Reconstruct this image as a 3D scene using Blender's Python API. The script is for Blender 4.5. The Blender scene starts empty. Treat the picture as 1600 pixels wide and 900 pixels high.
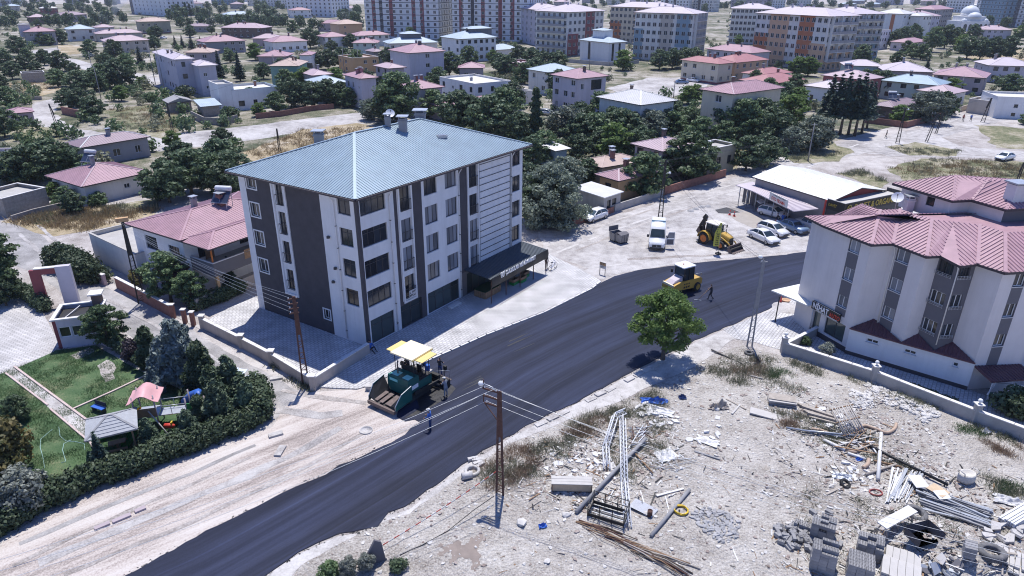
import bpy,bmesh,math,random
import numpy as np
from math import radians as RAD,sin,cos,pi,hypot,atan2,sqrt,tan
from mathutils import Vector,Matrix
from mathutils.geometry import tessellate_polygon
SC=bpy.context.scene
COL=SC.collection
# camera
CAM_H=30.0
PITCH,ROLL,FOCAL=RAD(24.2),RAD(-0.30),1067.0
_f=Vector((0,cos(PITCH),-sin(PITCH)))
_r0=Vector((1,0,0));_d0=Vector((0,-sin(PITCH),-cos(PITCH)))
_r=cos(ROLL)*_r0+sin(ROLL)*_d0
_d=-sin(ROLL)*_r0+cos(ROLL)*_d0
cam_data=bpy.data.cameras.new("camera")
cam=bpy.data.objects.new("camera",cam_data);COL.objects.link(cam)
cam_data.sensor_width=36.0;cam_data.lens=36.0*FOCAL/1600.0
cam_data.clip_start=0.5;cam_data.clip_end=6000
cam.matrix_world=Matrix(((_r.x,-_d.x,-_f.x,0),(_r.y,-_d.y,-_f.y,0),(_r.z,-_d.z,-_f.z,CAM_H),(0,0,0,1)))
SC.camera=cam
# sky, sun, exposure
SUN_EL=RAD(69.5)
SUN_AZ=RAD(2.0)
w=bpy.data.worlds.new("World");SC.world=w;w.use_nodes=True
nt=w.node_tree;nt.nodes.clear()
sky=nt.nodes.new('ShaderNodeTexSky');sky.sky_type='NISHITA';sky.sun_disc=False
sky.sun_elevation=SUN_EL;sky.sun_rotation=SUN_AZ
sky.altitude=1200;sky.air_density=1.0;sky.dust_density=0.2;sky.ozone_density=4.0
bg=nt.nodes.new('ShaderNodeBackground');bg.inputs[1].default_value=0.112
out=nt.nodes.new('ShaderNodeOutputWorld')
tint=nt.nodes.new('ShaderNodeMix');tint.data_type='RGBA';tint.blend_type='MULTIPLY';tint.inputs['Factor'].default_value=1.0
tint.inputs['B'].default_value=(.90,1.0,1.42,1)
nt.links.new(sky.outputs[0],tint.inputs['A']);nt.links.new(tint.outputs['Result'],bg.inputs[0]);nt.links.new(bg.outputs[0],out.inputs[0])
sd=bpy.data.lights.new("sun",'SUN');sd.energy=4.8;sd.angle=RAD(0.53);sd.color=(1.0,0.97,0.93)
sun=bpy.data.objects.new("sun",sd);COL.objects.link(sun)
_sv=Vector((sin(SUN_AZ)*cos(SUN_EL),cos(SUN_AZ)*cos(SUN_EL),sin(SUN_EL)))
sun.rotation_euler=(-_sv).to_track_quat('-Z','Y').to_euler();sun.location=(0,60,120)
vs=SC.view_settings
vs.view_transform='Standard';vs.look='None';vs.exposure=0.23;vs.gamma=1.0;vs.use_curve_mapping=False
SC.cycles.max_bounces=5;SC.cycles.diffuse_bounces=3;SC.cycles.glossy_bounces=2
SC.cycles.transparent_max_bounces=6;SC.cycles.transmission_bounces=2;SC.cycles.volume_bounces=0
SC.cycles.caustics_reflective=False;SC.cycles.caustics_refractive=False
SC.cycles.use_denoising=True;SC.cycles.filter_width=1.1
def Zv(z):return Vector((0,0,z))
def at(px,py,z=0.0):
 v=_r*((px-800)/FOCAL)+_d*((py-450)/FOCAL)+_f
 t=(z-CAM_H)/v.z
 return Vector((v.x*t,v.y*t,z))
def to_px(p):
 q=Vector(p)-Vector((0,0,CAM_H));zz=q.dot(_f)
 return 800+FOCAL*q.dot(_r)/zz,450+FOCAL*q.dot(_d)/zz
# helpers
class MB:
 def __init__(self):
  self.v=[];self.f=[];self.m=[];self.sm=[]
 def face(self,pts,m=0,smooth=False):
  n=len(self.v);self.v+=[tuple(p)for p in pts]
  self.f.append(tuple(range(n,n+len(pts))));self.m.append(m);self.sm.append(smooth)
 def mesh(self,V,F,m=0,smooth=False):
  n=len(self.v);self.v+=[tuple(p)for p in V]
  for f in F:
   self.f.append(tuple(i+n for i in f));self.m.append(m);self.sm.append(smooth)
 def box(self,x0,x1,y0,y1,z0,z1,m=0,M=None,taper=1.0):
  cx,cy=(x0+x1)/2,(y0+y1)/2
  t=taper
  V=[(x0,y0,z0),(x1,y0,z0),(x1,y1,z0),(x0,y1,z0)]
  V+=[(cx+(x-cx)*t,cy+(y-cy)*t,z1)for x,y,_ in V[:4]]
  if M is not None:V=[tuple(M@Vector(p))for p in V]
  self.mesh(V,[(3,2,1,0),(4,5,6,7),(0,1,5,4),(1,2,6,5),(2,3,7,6),(3,0,4,7)],m)
 def beam(self,p0,p1,w,h,m=0,up=(0,0,1)):
  p0,p1=Vector(p0),Vector(p1);d=(p1-p0)
  if d.length<1e-6:return
  d.normalize();up=Vector(up)
  if abs(d.dot(up))>.98:up=Vector((1,0,0))
  s=d.cross(up).normalized();u=s.cross(d)
  V=[]
  for p in(p0,p1):
   for a,b in((-1,-1),(1,-1),(1,1),(-1,1)):
    V.append(p+s*(a*w/2)+u*(b*h/2))
  self.mesh(V,[(0,1,2,3),(7,6,5,4),(0,4,5,1),(1,5,6,2),(2,6,7,3),(3,7,4,0)],m)
 def tube(self,pts,r,n=8,m=0,caps=True,smooth=True):
  pts=[Vector(p)for p in pts];k=len(pts)
  rr=r if isinstance(r,(list,tuple))else[r]*k
  V=[];F=[]
  prev=None
  for i,p in enumerate(pts):
   d=(pts[min(i+1,k-1)]-pts[max(i-1,0)])
   d=d.normalized()if d.length>1e-9 else Vector((0,0,1))
   a=prev if prev is not None else(Vector((1,0,0))if abs(d.x)<.9 else Vector((0,1,0)))
   s=(a-d*a.dot(d))
   s=s.normalized()if s.length>1e-6 else d.orthogonal().normalized()
   prev=s;u=d.cross(s)
   for j in range(n):
    t=2*pi*j/n
    V.append(p+s*(cos(t)*rr[i])+u*(sin(t)*rr[i]))
  for i in range(k-1):
   for j in range(n):
    a=i*n+j;b=i*n+(j+1)%n
    F.append((a,b,b+n,a+n))
  if caps:
   F.append(tuple(range(n-1,-1,-1)));F.append(tuple((k-1)*n+j for j in range(n)))
  self.mesh(V,F,m,smooth)
 def cyl(self,c,r,h,n=16,m=0,r2=None,axis='z',smooth=True):
  c=Vector(c);d={'x':Vector((1,0,0)),'y':Vector((0,1,0)),'z':Vector((0,0,1))}[axis]
  self.tube([c,c+d*h],[r,r if r2 is None else r2],n,m,True,smooth)
 def lathe(self,prof,n=16,m=0,c=(0,0,0),axis='z',smooth=True):
  V=[];F=[];k=len(prof)
  for(r,z)in prof:
   for j in range(n):
    t=2*pi*j/n
    if axis=='z':V.append((c[0]+r*cos(t),c[1]+r*sin(t),c[2]+z))
    elif axis=='y':V.append((c[0]+r*cos(t),c[1]+z,c[2]+r*sin(t)))
    else:V.append((c[0]+z,c[1]+r*cos(t),c[2]+r*sin(t)))
  for i in range(k-1):
   for j in range(n):
    a=i*n+j;b=i*n+(j+1)%n
    F.append((a,b,b+n,a+n))
  self.mesh(V,F,m,smooth)
 def prism(self,poly,z0,z1,m=0,mside=None):
  n=len(poly);mside=m if mside is None else mside
  P=[(p[0],p[1])for p in poly]
  area=sum(P[i][0]*P[(i+1)%n][1]-P[(i+1)%n][0]*P[i][1]for i in range(n))
  if area<0:P.reverse()
  tri=tessellate_polygon([[Vector((x,y,0))for x,y in P]])
  V=[(x,y,z1)for x,y in P]
  F=[]
  for t in tri:
   a,b,c=[Vector((P[i][0],P[i][1],0))for i in t]
   F.append(tuple(t)if(b-a).cross(c-a).z>0 else tuple(reversed(t)))
  self.mesh(V,F,m)
  V=[(x,y,z0)for x,y in P]+[(x,y,z1)for x,y in P]
  self.mesh(V,[(i,(i+1)%n,n+(i+1)%n,n+i)for i in range(n)],mside)
 def data(self,name,mats):
  me=bpy.data.meshes.new(name)
  me.from_pydata(self.v,[],self.f)
  for mt in(mats if isinstance(mats,(list,tuple))else[mats]):me.materials.append(mt)
  me.polygons.foreach_set('material_index',self.m)
  me.polygons.foreach_set('use_smooth',self.sm)
  me.update()
  return me
 def build(self,name,mats,parent=None,loc=(0,0,0),rz=0.0):
  return put(self.data(name,mats),name,parent,loc,rz)
def put(me,name,parent=None,loc=(0,0,0),rz=0.0,scale=None):
 o=bpy.data.objects.new(name,me);COL.objects.link(o)
 o.location=loc
 if rz:o.rotation_euler=(0,0,rz)
 if scale is not None:o.scale=(scale,scale,scale)if not hasattr(scale,'__len__')else scale
 if parent is not None:o.parent=parent
 return o
def tag(o,label=None,cat=None,group=None,kind=None):
 if label:o['label']=label
 if cat:o['category']=cat
 if group:o['group']=group
 if kind:o['kind']=kind
 return o
KIDS={}
def thing(name,label,cat,loc=(0,0,0),rz=0.0,group=None,scale=None):
 o=put(None,name,None,loc,rz,scale)
 return tag(o,label,cat,group)
def copy_tree(root,loc,rz=0.0,label=None,group=None,scale=None,kids=None):
 c=root.copy();COL.objects.link(c);c.location=loc;c.rotation_euler=(0,0,rz)
 if scale is not None:c.scale=(scale,)*3 if not hasattr(scale,'__len__')else scale
 if label:c['label']=label
 if group:c['group']=group
 for ch in(kids or root.children):
  d=ch.copy();COL.objects.link(d);d.parent=c
  for g in ch.children:
   e=g.copy();COL.objects.link(e);e.parent=d
 return c
# materials
MATS={}
def _n(nt,t,**kw):
 n=nt.nodes.new(t)
 for k,v in kw.items():setattr(n,k,v)
 return n
def mat(name,col,rough=.8,metal=0.0,var=.12,vscale=1.2,bump=0.0,bscale=20.,spec=.4,grime=0.0,gcol=(.2,.17,.14),world=False,vary=0.0,coat=0.0):
 if name in MATS:return MATS[name]
 m=bpy.data.materials.new(name);m.use_nodes=True;nt=m.node_tree
 b=nt.nodes['Principled BSDF'];L=nt.links.new
 b.inputs['Roughness'].default_value=rough;b.inputs['Metallic'].default_value=metal
 b.inputs['Specular IOR Level'].default_value=spec
 if coat:b.inputs['Coat Weight'].default_value=coat;b.inputs['Coat Roughness'].default_value=.08
 if world:src=_n(nt,'ShaderNodeNewGeometry').outputs['Position']
 else:src=_n(nt,'ShaderNodeTexCoord').outputs['Object']
 n1=_n(nt,'ShaderNodeTexNoise');n1.inputs['Scale'].default_value=vscale;n1.inputs['Detail'].default_value=5;n1.inputs['Roughness'].default_value=.65
 L(src,n1.inputs['Vector'])
 r=_n(nt,'ShaderNodeMapRange');r.inputs['From Min'].default_value=.25;r.inputs['From Max'].default_value=.75
 r.inputs['To Min'].default_value=1-var;r.inputs['To Max'].default_value=1+var
 L(n1.outputs['Fac'],r.inputs['Value'])
 fac=r.outputs[0]
 if vary:
  oi=_n(nt,'ShaderNodeObjectInfo')
  rr=_n(nt,'ShaderNodeMapRange');rr.inputs['To Min'].default_value=1-vary;rr.inputs['To Max'].default_value=1+vary
  L(oi.outputs['Random'],rr.inputs['Value'])
  mu=_n(nt,'ShaderNodeMath',operation='MULTIPLY');L(fac,mu.inputs[0]);L(rr.outputs[0],mu.inputs[1]);fac=mu.outputs[0]
 mx=_n(nt,'ShaderNodeVectorMath',operation='SCALE');mx.inputs[0].default_value=col
 L(fac,mx.inputs['Scale'])
 cur=mx.outputs[0]
 if grime:
  n2=_n(nt,'ShaderNodeTexNoise');n2.inputs['Scale'].default_value=vscale*.6;n2.inputs['Detail'].default_value=8;n2.inputs['Roughness'].default_value=.7
  if 'render' in name or 'roof' in name:
   mp=_n(nt,'ShaderNodeMapping');mp.inputs['Scale'].default_value=(2.2,2.2,.16);L(src,mp.inputs['Vector']);L(mp.outputs[0],n2.inputs['Vector'])
  else:L(src,n2.inputs['Vector'])
  rp=_n(nt,'ShaderNodeMapRange');rp.inputs['From Min'].default_value=.48;rp.inputs['From Max'].default_value=.72
  rp.inputs['To Max'].default_value=grime;L(n2.outputs['Fac'],rp.inputs['Value'])
  mm=_n(nt,'ShaderNodeMix',data_type='RGBA');L(rp.outputs[0],mm.inputs['Factor']);L(cur,mm.inputs['A']);mm.inputs['B'].default_value=(*gcol,1)
  cur=mm.outputs['Result']
 L(cur,b.inputs['Base Color'])
 if bump:
  n3=_n(nt,'ShaderNodeTexNoise');n3.inputs['Scale'].default_value=bscale;n3.inputs['Detail'].default_value=4
  L(src,n3.inputs['Vector'])
  bp=_n(nt,'ShaderNodeBump');bp.inputs['Strength'].default_value=bump;bp.inputs['Distance'].default_value=.05
  L(n3.outputs['Fac'],bp.inputs['Height']);L(bp.outputs[0],b.inputs['Normal'])
 MATS[name]=m
 return m
def ground_mat(name,cols,s_big=.06,s_mid=.5,s_fine=7.,bump=.5,rough=.95,stretch=None,rock=0.0,fine_amt=.3,spec=.2,bdist=.06):
 m=bpy.data.materials.new(name);m.use_nodes=True;nt=m.node_tree;L=nt.links.new
 b=nt.nodes['Principled BSDF'];b.inputs['Roughness'].default_value=rough;b.inputs['Specular IOR Level'].default_value=spec
 pos=_n(nt,'ShaderNodeNewGeometry').outputs['Position']
 if stretch:
  mp=_n(nt,'ShaderNodeMapping');mp.inputs['Rotation'].default_value=(0,0,-stretch[0]);L(pos,mp.inputs['Vector'])
  mq=_n(nt,'ShaderNodeMapping');mq.inputs['Scale'].default_value=(1/stretch[1],1,1);L(mp.outputs[0],mq.inputs['Vector'])
  spos=mq.outputs[0]
 else:spos=pos
 def noise(s,v,det=6,ro=.6):
  n=_n(nt,'ShaderNodeTexNoise');n.inputs['Scale'].default_value=s;n.inputs['Detail'].default_value=det;n.inputs['Roughness'].default_value=ro
  L(v,n.inputs['Vector']);return n.outputs['Fac']
 a,c,d=noise(s_big,spos,5),noise(s_mid,spos,6,.65),noise(s_fine,pos,5,.7)
 def lin(x,k):
  q=_n(nt,'ShaderNodeMath',operation='MULTIPLY');L(x,q.inputs[0]);q.inputs[1].default_value=k;return q.outputs[0]
 def add(x,y):
  q=_n(nt,'ShaderNodeMath',operation='ADD');L(x,q.inputs[0]);L(y,q.inputs[1]);return q.outputs[0]
 rest=1-fine_amt
 mixv=add(add(lin(a,rest*.55),lin(c,rest*.45)),lin(d,fine_amt))
 cm=_n(nt,'ShaderNodeMapRange');cm.inputs['From Min'].default_value=.24;cm.inputs['From Max'].default_value=.76;cm.inputs['To Min'].default_value=.06;cm.inputs['To Max'].default_value=.94;L(mixv,cm.inputs['Value']);mixv=cm.outputs[0]
 rp=_n(nt,'ShaderNodeValToRGB');cr=rp.color_ramp
 cr.elements.remove(cr.elements[0])
 cr.elements[0].position=cols[0][0];cr.elements[0].color=(*cols[0][1],1)
 for p_,c_ in cols[1:]:
  e=cr.elements.new(p_);e.color=(*c_,1)
 L(mixv,rp.inputs['Fac'])
 L(rp.outputs['Color'],b.inputs['Base Color'])
 h=add(lin(d,.5),lin(c,1.0))
 if rock:
  vo=_n(nt,'ShaderNodeTexVoronoi');vo.inputs['Scale'].default_value=5;L(pos,vo.inputs['Vector'])
  h=add(h,lin(vo.outputs['Distance'],-rock))
 bp=_n(nt,'ShaderNodeBump');bp.inputs['Strength'].default_value=bump;bp.inputs['Distance'].default_value=bdist
 L(h,bp.inputs['Height']);L(bp.outputs[0],b.inputs['Normal'])
 MATS[name]=m
 return m
def leaf_mat(name,col,col2,trans=.25,vary=.25):
 m=bpy.data.materials.new(name);m.use_nodes=True;nt=m.node_tree;L=nt.links.new
 nt.nodes.clear()
 o=_n(nt,'ShaderNodeOutputMaterial')
 tc=_n(nt,'ShaderNodeTexCoord')
 n=_n(nt,'ShaderNodeTexNoise');n.inputs['Scale'].default_value=1.1;n.inputs['Detail'].default_value=4;L(tc.outputs['Object'],n.inputs['Vector'])
 mr=_n(nt,'ShaderNodeMapRange');mr.inputs['From Min'].default_value=.3;mr.inputs['From Max'].default_value=.7;L(n.outputs['Fac'],mr.inputs['Value'])
 mx=_n(nt,'ShaderNodeMix',data_type='RGBA');L(mr.outputs[0],mx.inputs['Factor'])
 mx.inputs['A'].default_value=(*col,1);mx.inputs['B'].default_value=(*col2,1)
 oi=_n(nt,'ShaderNodeObjectInfo')
 r2=_n(nt,'ShaderNodeMapRange');r2.inputs['To Min'].default_value=1-vary;r2.inputs['To Max'].default_value=1+vary;L(oi.outputs['Random'],r2.inputs['Value'])
 sc_=_n(nt,'ShaderNodeVectorMath',operation='SCALE');L(mx.outputs['Result'],sc_.inputs[0]);L(r2.outputs[0],sc_.inputs['Scale'])
 d=_n(nt,'ShaderNodeBsdfPrincipled');d.inputs['Roughness'].default_value=.55;d.inputs['Specular IOR Level'].default_value=.3
 L(sc_.outputs[0],d.inputs['Base Color'])
 t=_n(nt,'ShaderNodeBsdfTranslucent');L(sc_.outputs[0],t.inputs['Color'])
 ms=_n(nt,'ShaderNodeMixShader');ms.inputs[0].default_value=trans
 L(d.outputs[0],ms.inputs[1]);L(t.outputs[0],ms.inputs[2]);L(ms.outputs[0],o.inputs['Surface'])
 MATS[name]=m
 return m
def glass_mat(name,col=(.02,.025,.032),rough=.08):
 m=bpy.data.materials.new(name);m.use_nodes=True;nt=m.node_tree;L=nt.links.new
 b=nt.nodes['Principled BSDF'];b.inputs['Roughness'].default_value=rough;b.inputs['Specular IOR Level'].default_value=.6
 tc=_n(nt,'ShaderNodeTexCoord');n=_n(nt,'ShaderNodeTexNoise');n.inputs['Scale'].default_value=1.7;L(tc.outputs['Object'],n.inputs['Vector'])
 oi=_n(nt,'ShaderNodeObjectInfo')
 r=_n(nt,'ShaderNodeMapRange');r.inputs['To Min'].default_value=.55;r.inputs['To Max'].default_value=1.9;L(oi.outputs['Random'],r.inputs['Value'])
 s=_n(nt,'ShaderNodeVectorMath',operation='SCALE');s.inputs[0].default_value=col;L(r.outputs[0],s.inputs['Scale'])
 L(s.outputs[0],b.inputs['Base Color'])
 bp=_n(nt,'ShaderNodeBump');bp.inputs['Strength'].default_value=.02;L(n.outputs['Fac'],bp.inputs['Height']);L(bp.outputs[0],b.inputs['Normal'])
 MATS[name]=m
 return m
ROAD_ANG=atan2(48.2-34.3,10.8+4.6)
M_dirt=ground_mat("pale_dirt",[(.34,(.20,.175,.16)),(.44,(.31,.28,.262)),(.52,(.405,.375,.355)),(.62,(.50,.47,.45))],.05,.45,6.,.9,rock=.5)
M_lot=ground_mat("lot_earth",[(.28,(.16,.14,.122)),(.40,(.285,.258,.232)),(.49,(.375,.348,.318)),(.58,(.455,.428,.398)),(.70,(.55,.53,.50))],.16,1.1,11.,1.0,rock=1.1,fine_amt=.5,bdist=.10)
M_track=ground_mat("graded_dirt",[(.35,(.21,.18,.165)),(.43,(.33,.285,.26)),(.50,(.455,.40,.365)),(.58,(.52,.475,.44)),(.68,(.55,.515,.485))],.30,1.5,9.,.6,stretch=(ROAD_ANG-.05,9.))
M_gravel=ground_mat("grey_gravel",[(.34,(.22,.205,.20)),(.45,(.34,.32,.31)),(.54,(.43,.41,.40)),(.66,(.51,.49,.48))],.12,.9,8.,.8,rock=.5)
M_oldroad=ground_mat("worn_road",[(.30,(.17,.16,.158)),(.45,(.26,.25,.245)),(.57,(.35,.335,.33)),(.70,(.45,.43,.42))],.15,.8,8.,.4)
M_asph=bpy.data.materials.new("fresh_asphalt");M_asph.use_nodes=True
def _asphalt(nt):
 L=nt.links.new;bs=nt.nodes['Principled BSDF']
 uv=_n(nt,'ShaderNodeUVMap');uv.uv_map="road"
 pos=_n(nt,'ShaderNodeNewGeometry').outputs['Position']
 def noise(v,sx,sy,sc,det,ro):
  mp=_n(nt,'ShaderNodeMapping');mp.inputs['Scale'].default_value=(sx,sy,1);L(v,mp.inputs['Vector'])
  n=_n(nt,'ShaderNodeTexNoise');n.inputs['Scale'].default_value=sc;n.inputs['Detail'].default_value=det;n.inputs['Roughness'].default_value=ro;L(mp.outputs[0],n.inputs['Vector']);return n.outputs['Fac']
 def mr(x,a,b_,c,d):
  r=_n(nt,'ShaderNodeMapRange');r.inputs['From Min'].default_value=a;r.inputs['From Max'].default_value=b_;r.inputs['To Min'].default_value=c;r.inputs['To Max'].default_value=d;L(x,r.inputs['Value']);return r.outputs[0]
 def mul(x,y):
  q=_n(nt,'ShaderNodeMath',operation='MULTIPLY');L(x,q.inputs[0]);L(y,q.inputs[1]);return q.outputs[0]
 streak=noise(uv.outputs[0],.035,1.3,1.0,6,.7)
 band=noise(uv.outputs[0],.012,.33,1.0,2,.5)
 big=noise(pos,1,1,.13,4,.6);grain=noise(pos,1,1,26.,3,.7)
 f=mul(mul(mr(streak,.3,.7,.62,1.45),mr(band,.35,.65,.78,1.25)),mul(mr(big,.3,.7,.80,1.25),mr(grain,.25,.75,.6,1.4)))
 sx=_n(nt,'ShaderNodeSeparateXYZ');L(uv.outputs[0],sx.inputs[0])
 wob=mr(noise(uv.outputs[0],.15,0,1.0,3,.5),0,1,-.12,.12)
 for c,wd,k in((-2.9,.10,1.5),(.6,.07,.62),(.75,.06,1.45),(3.4,.08,1.35)):
  ad=_n(nt,'ShaderNodeMath',operation='ADD');L(sx.outputs['Y'],ad.inputs[0]);L(wob,ad.inputs[1])
  sb=_n(nt,'ShaderNodeMath',operation='SUBTRACT');L(ad.outputs[0],sb.inputs[0]);sb.inputs[1].default_value=c
  ab=_n(nt,'ShaderNodeMath',operation='ABSOLUTE');L(sb.outputs[0],ab.inputs[0])
  f=mul(f,mr(ab.outputs[0],.0,wd,k,1.0))
 v=_n(nt,'ShaderNodeVectorMath',operation='SCALE');v.inputs[0].default_value=(.0135,.0180,.0400);L(f,v.inputs['Scale'])
 L(v.outputs[0],bs.inputs['Base Color']);L(mr(streak,.3,.7,.78,.55),bs.inputs['Roughness']);bs.inputs['Specular IOR Level'].default_value=.22
 bp=_n(nt,'ShaderNodeBump');bp.inputs['Strength'].default_value=.7;bp.inputs['Distance'].default_value=.02;L(mul(grain,streak),bp.inputs['Height']);L(bp.outputs[0],bs.inputs['Normal'])
_asphalt(M_asph.node_tree)
M_asph2=ground_mat("hot_asphalt",[(.34,(.006,.006,.008)),(.5,(.010,.010,.013)),(.66,(.018,.018,.023))],.5,2.,14.,.9,rough=.5,spec=.5)
M_conc=ground_mat("walk_concrete",[(.34,(.28,.26,.25)),(.46,(.40,.38,.365)),(.56,(.49,.47,.455)),(.68,(.55,.53,.52))],.25,1.2,9.,.35)
M_dry=ground_mat("dry_grass_earth",[(.30,(.15,.13,.075)),(.43,(.27,.22,.135)),(.53,(.37,.30,.195)),(.64,(.46,.41,.34))],.09,.7,5.,.9)
M_weed=ground_mat("weedy_earth",[(.32,(.075,.09,.045)),(.44,(.15,.155,.085)),(.55,(.28,.25,.17)),(.66,(.42,.39,.34))],.12,.8,5.,.9)
M_town=ground_mat("town_ground",[(.33,(.045,.060,.034)),(.44,(.095,.105,.062)),(.51,(.21,.19,.14)),(.59,(.36,.33,.29)),(.70,(.48,.455,.43))],.035,.22,3.,.8)
M_lawn=ground_mat("lawn_earth",[(.30,(.040,.075,.036)),(.44,(.062,.112,.050)),(.55,(.095,.142,.068)),(.67,(.20,.20,.12))],.14,.7,9.,.9)
def paving_mat(name,c1,c2,sx,sy,ang,joint=(.30,.29,.285)):
 m=bpy.data.materials.new(name);m.use_nodes=True;nt=m.node_tree;L=nt.links.new
 b=nt.nodes['Principled BSDF'];b.inputs['Roughness'].default_value=.9
 pos=_n(nt,'ShaderNodeNewGeometry').outputs['Position']
 mp=_n(nt,'ShaderNodeMapping');mp.inputs['Rotation'].default_value=(0,0,-ang);L(pos,mp.inputs['Vector'])
 br=_n(nt,'ShaderNodeTexBrick');br.inputs['Scale'].default_value=1.0
 br.inputs['Brick Width'].default_value=sx;br.inputs['Row Height'].default_value=sy;br.inputs['Mortar Size'].default_value=.03
 br.inputs['Color1'].default_value=(*c1,1);br.inputs['Color2'].default_value=(*c2,1);br.inputs['Mortar'].default_value=(*joint,1);br.inputs['Bias'].default_value=-.1
 L(mp.outputs[0],br.inputs['Vector'])
 n=_n(nt,'ShaderNodeTexNoise');n.inputs['Scale'].default_value=.5;n.inputs['Detail'].default_value=7;L(pos,n.inputs['Vector'])
 r=_n(nt,'ShaderNodeMapRange');r.inputs['From Min'].default_value=.3;r.inputs['From Max'].default_value=.7;r.inputs['To Min'].default_value=.75;r.inputs['To Max'].default_value=1.15;L(n.outputs['Fac'],r.inputs['Value'])
 s=_n(nt,'ShaderNodeVectorMath',operation='SCALE');L(br.outputs['Color'],s.inputs[0]);L(r.outputs[0],s.inputs['Scale'])
 L(s.outputs[0],b.inputs['Base Color'])
 bp=_n(nt,'ShaderNodeBump');bp.inputs['Strength'].default_value=.5;bp.inputs['Distance'].default_value=.02;bp.invert=True
 L(br.outputs['Fac'],bp.inputs['Height']);L(bp.outputs[0],b.inputs['Normal'])
 MATS[name]=m
 return m
M_pave=paving_mat("grey_pavers",(.56,.55,.55),(.45,.44,.445),.42,.28,RAD(54.5))
M_plaza=paving_mat("plaza_pavers",(.52,.50,.49),(.44,.42,.41),.5,.3,RAD(20))
M_white=mat("white_render",(.72,.71,.70),.85,var=.06,vscale=.8,bump=.15,bscale=30,grime=.26,gcol=(.42,.40,.38))
M_whiteB=mat("white_render_warm",(.66,.64,.60),.85,var=.06,vscale=.8,bump=.15,grime=.22)
M_pinkwhite=mat("pinkish_white_render",(.66,.62,.60),.88,var=.05,vscale=.7,bump=.2,bscale=40,grime=.3,gcol=(.42,.38,.36))
M_cream=mat("cream_render",(.60,.53,.41),.88,var=.07,vscale=.7,bump=.15,grime=.2)
M_beige=mat("beige_render",(.50,.44,.38),.88,var=.08,vscale=.7,bump=.15,grime=.25)
M_lilac=mat("lilac_render",(.50,.47,.52),.88,var=.07,vscale=.7,bump=.15,grime=.2)
M_mauve=mat("mauve_render",(.38,.32,.34),.88,var=.07,vscale=.7,bump=.15,grime=.2)
M_greyr=mat("grey_render",(.30,.29,.30),.88,var=.09,vscale=.7,bump=.2,grime=.3)
M_char=mat("charcoal_render",(.070,.064,.070),.85,var=.16,vscale=1.2,bump=.12)
M_slate=mat("slate_grey_render",(.135,.13,.142),.85,var=.06,vscale=1.2,bump=.12)
M_teal=mat("green_render",(.23,.38,.33),.88,var=.07,vscale=.7,bump=.15,grime=.15)
M_paleteal=mat("pale_green_render",(.45,.53,.50),.88,var=.07,vscale=.7,grime=.2)
M_olive=mat("olive_render",(.33,.31,.23),.88,var=.1,vscale=.7,grime=.35)
M_ochre=mat("ochre_render",(.50,.32,.17),.88,var=.1,vscale=.7,grime=.2)
M_orange=mat("orange_render",(.42,.16,.08),.88,var=.08,vscale=.7)
M_peach=mat("peach_render",(.56,.37,.24),.88,var=.08,vscale=.7)
M_maroon=mat("maroon_render",(.26,.09,.09),.88,var=.1,vscale=.7)
M_bluer=mat("steel_blue_render",(.22,.31,.38),.88,var=.08,vscale=.7)
M_brown=mat("brown_render",(.14,.10,.085),.88,var=.12,vscale=.7,grime=.2)
M_stone=mat("rough_stone",(.30,.27,.24),.95,var=.3,vscale=2.5,bump=.9,bscale=5)
M_concw=mat("raw_concrete",(.40,.385,.365),.92,var=.14,vscale=.9,bump=.3,bscale=12,grime=.4,gcol=(.22,.2,.18))
M_fence=mat("fence_render",(.43,.38,.34),.92,var=.12,vscale=.9,bump=.3,bscale=10,grime=.35,gcol=(.25,.22,.2))
M_coping=mat("pale_coping",(.62,.60,.58),.85,var=.08,vscale=2,bump=.1)
M_brickw=mat("red_brick_wall",(.25,.12,.095),.92,var=.3,vscale=2.2,bump=.6,bscale=8,grime=.3)
M_pink=mat("pink_roof",(.36,.22,.25),.55,var=.16,vscale=.9,bump=.05,grime=.25,gcol=(.30,.2,.2),spec=.4)
M_pink2=mat("faded_pink_roof",(.43,.325,.35),.55,var=.12,vscale=.5,grime=.3,gcol=(.36,.27,.27))
M_mauveroof=mat("mauve_roof",(.30,.225,.25),.55,var=.10,vscale=.5,grime=.25,gcol=(.25,.2,.21))
M_red=mat("red_roof",(.34,.15,.155),.6,var=.12,vscale=.6,grime=.2,gcol=(.3,.15,.15))
M_tan=mat("tan_roof",(.44,.33,.28),.6,var=.14,vscale=.6,grime=.3,gcol=(.3,.22,.2))
M_blueroof=mat("blue_grey_roof",(.285,.365,.415),.42,var=.12,vscale=.7,bump=.04,spec=.5,metal=.15,grime=.22,gcol=(.22,.26,.28))
M_blueroof2=mat("pale_blue_roof",(.40,.47,.52),.5,var=.1,vscale=.5,grime=.15,gcol=(.3,.34,.38))
M_paleroof=mat("pale_grey_roof",(.56,.55,.54),.5,var=.08,vscale=.5,grime=.2,gcol=(.4,.38,.37))
M_lilacroof=mat("lilac_roof",(.50,.44,.47),.55,var=.08,vscale=.5,grime=.15,gcol=(.38,.33,.34))
M_whitemetal=mat("white_sheet_metal",(.68,.67,.63),.55,var=.05,vscale=.3,grime=.1,gcol=(.5,.48,.44))
M_fascia=mat("dark_fascia",(.055,.045,.05),.6)
M_fasciaW=mat("pale_fascia",(.55,.53,.53),.7)
M_maroonroof=mat("maroon_sheet",(.12,.052,.06),.55,var=.12,vscale=1)
M_frameW=mat("white_frame",(.70,.70,.70),.5,var=.03)
M_frameD=mat("dark_frame",(.045,.045,.05),.5,var=.05)
M_steel=mat("galvanised_steel",(.42,.44,.47),.42,metal=.55,var=.15,vscale=3)
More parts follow.
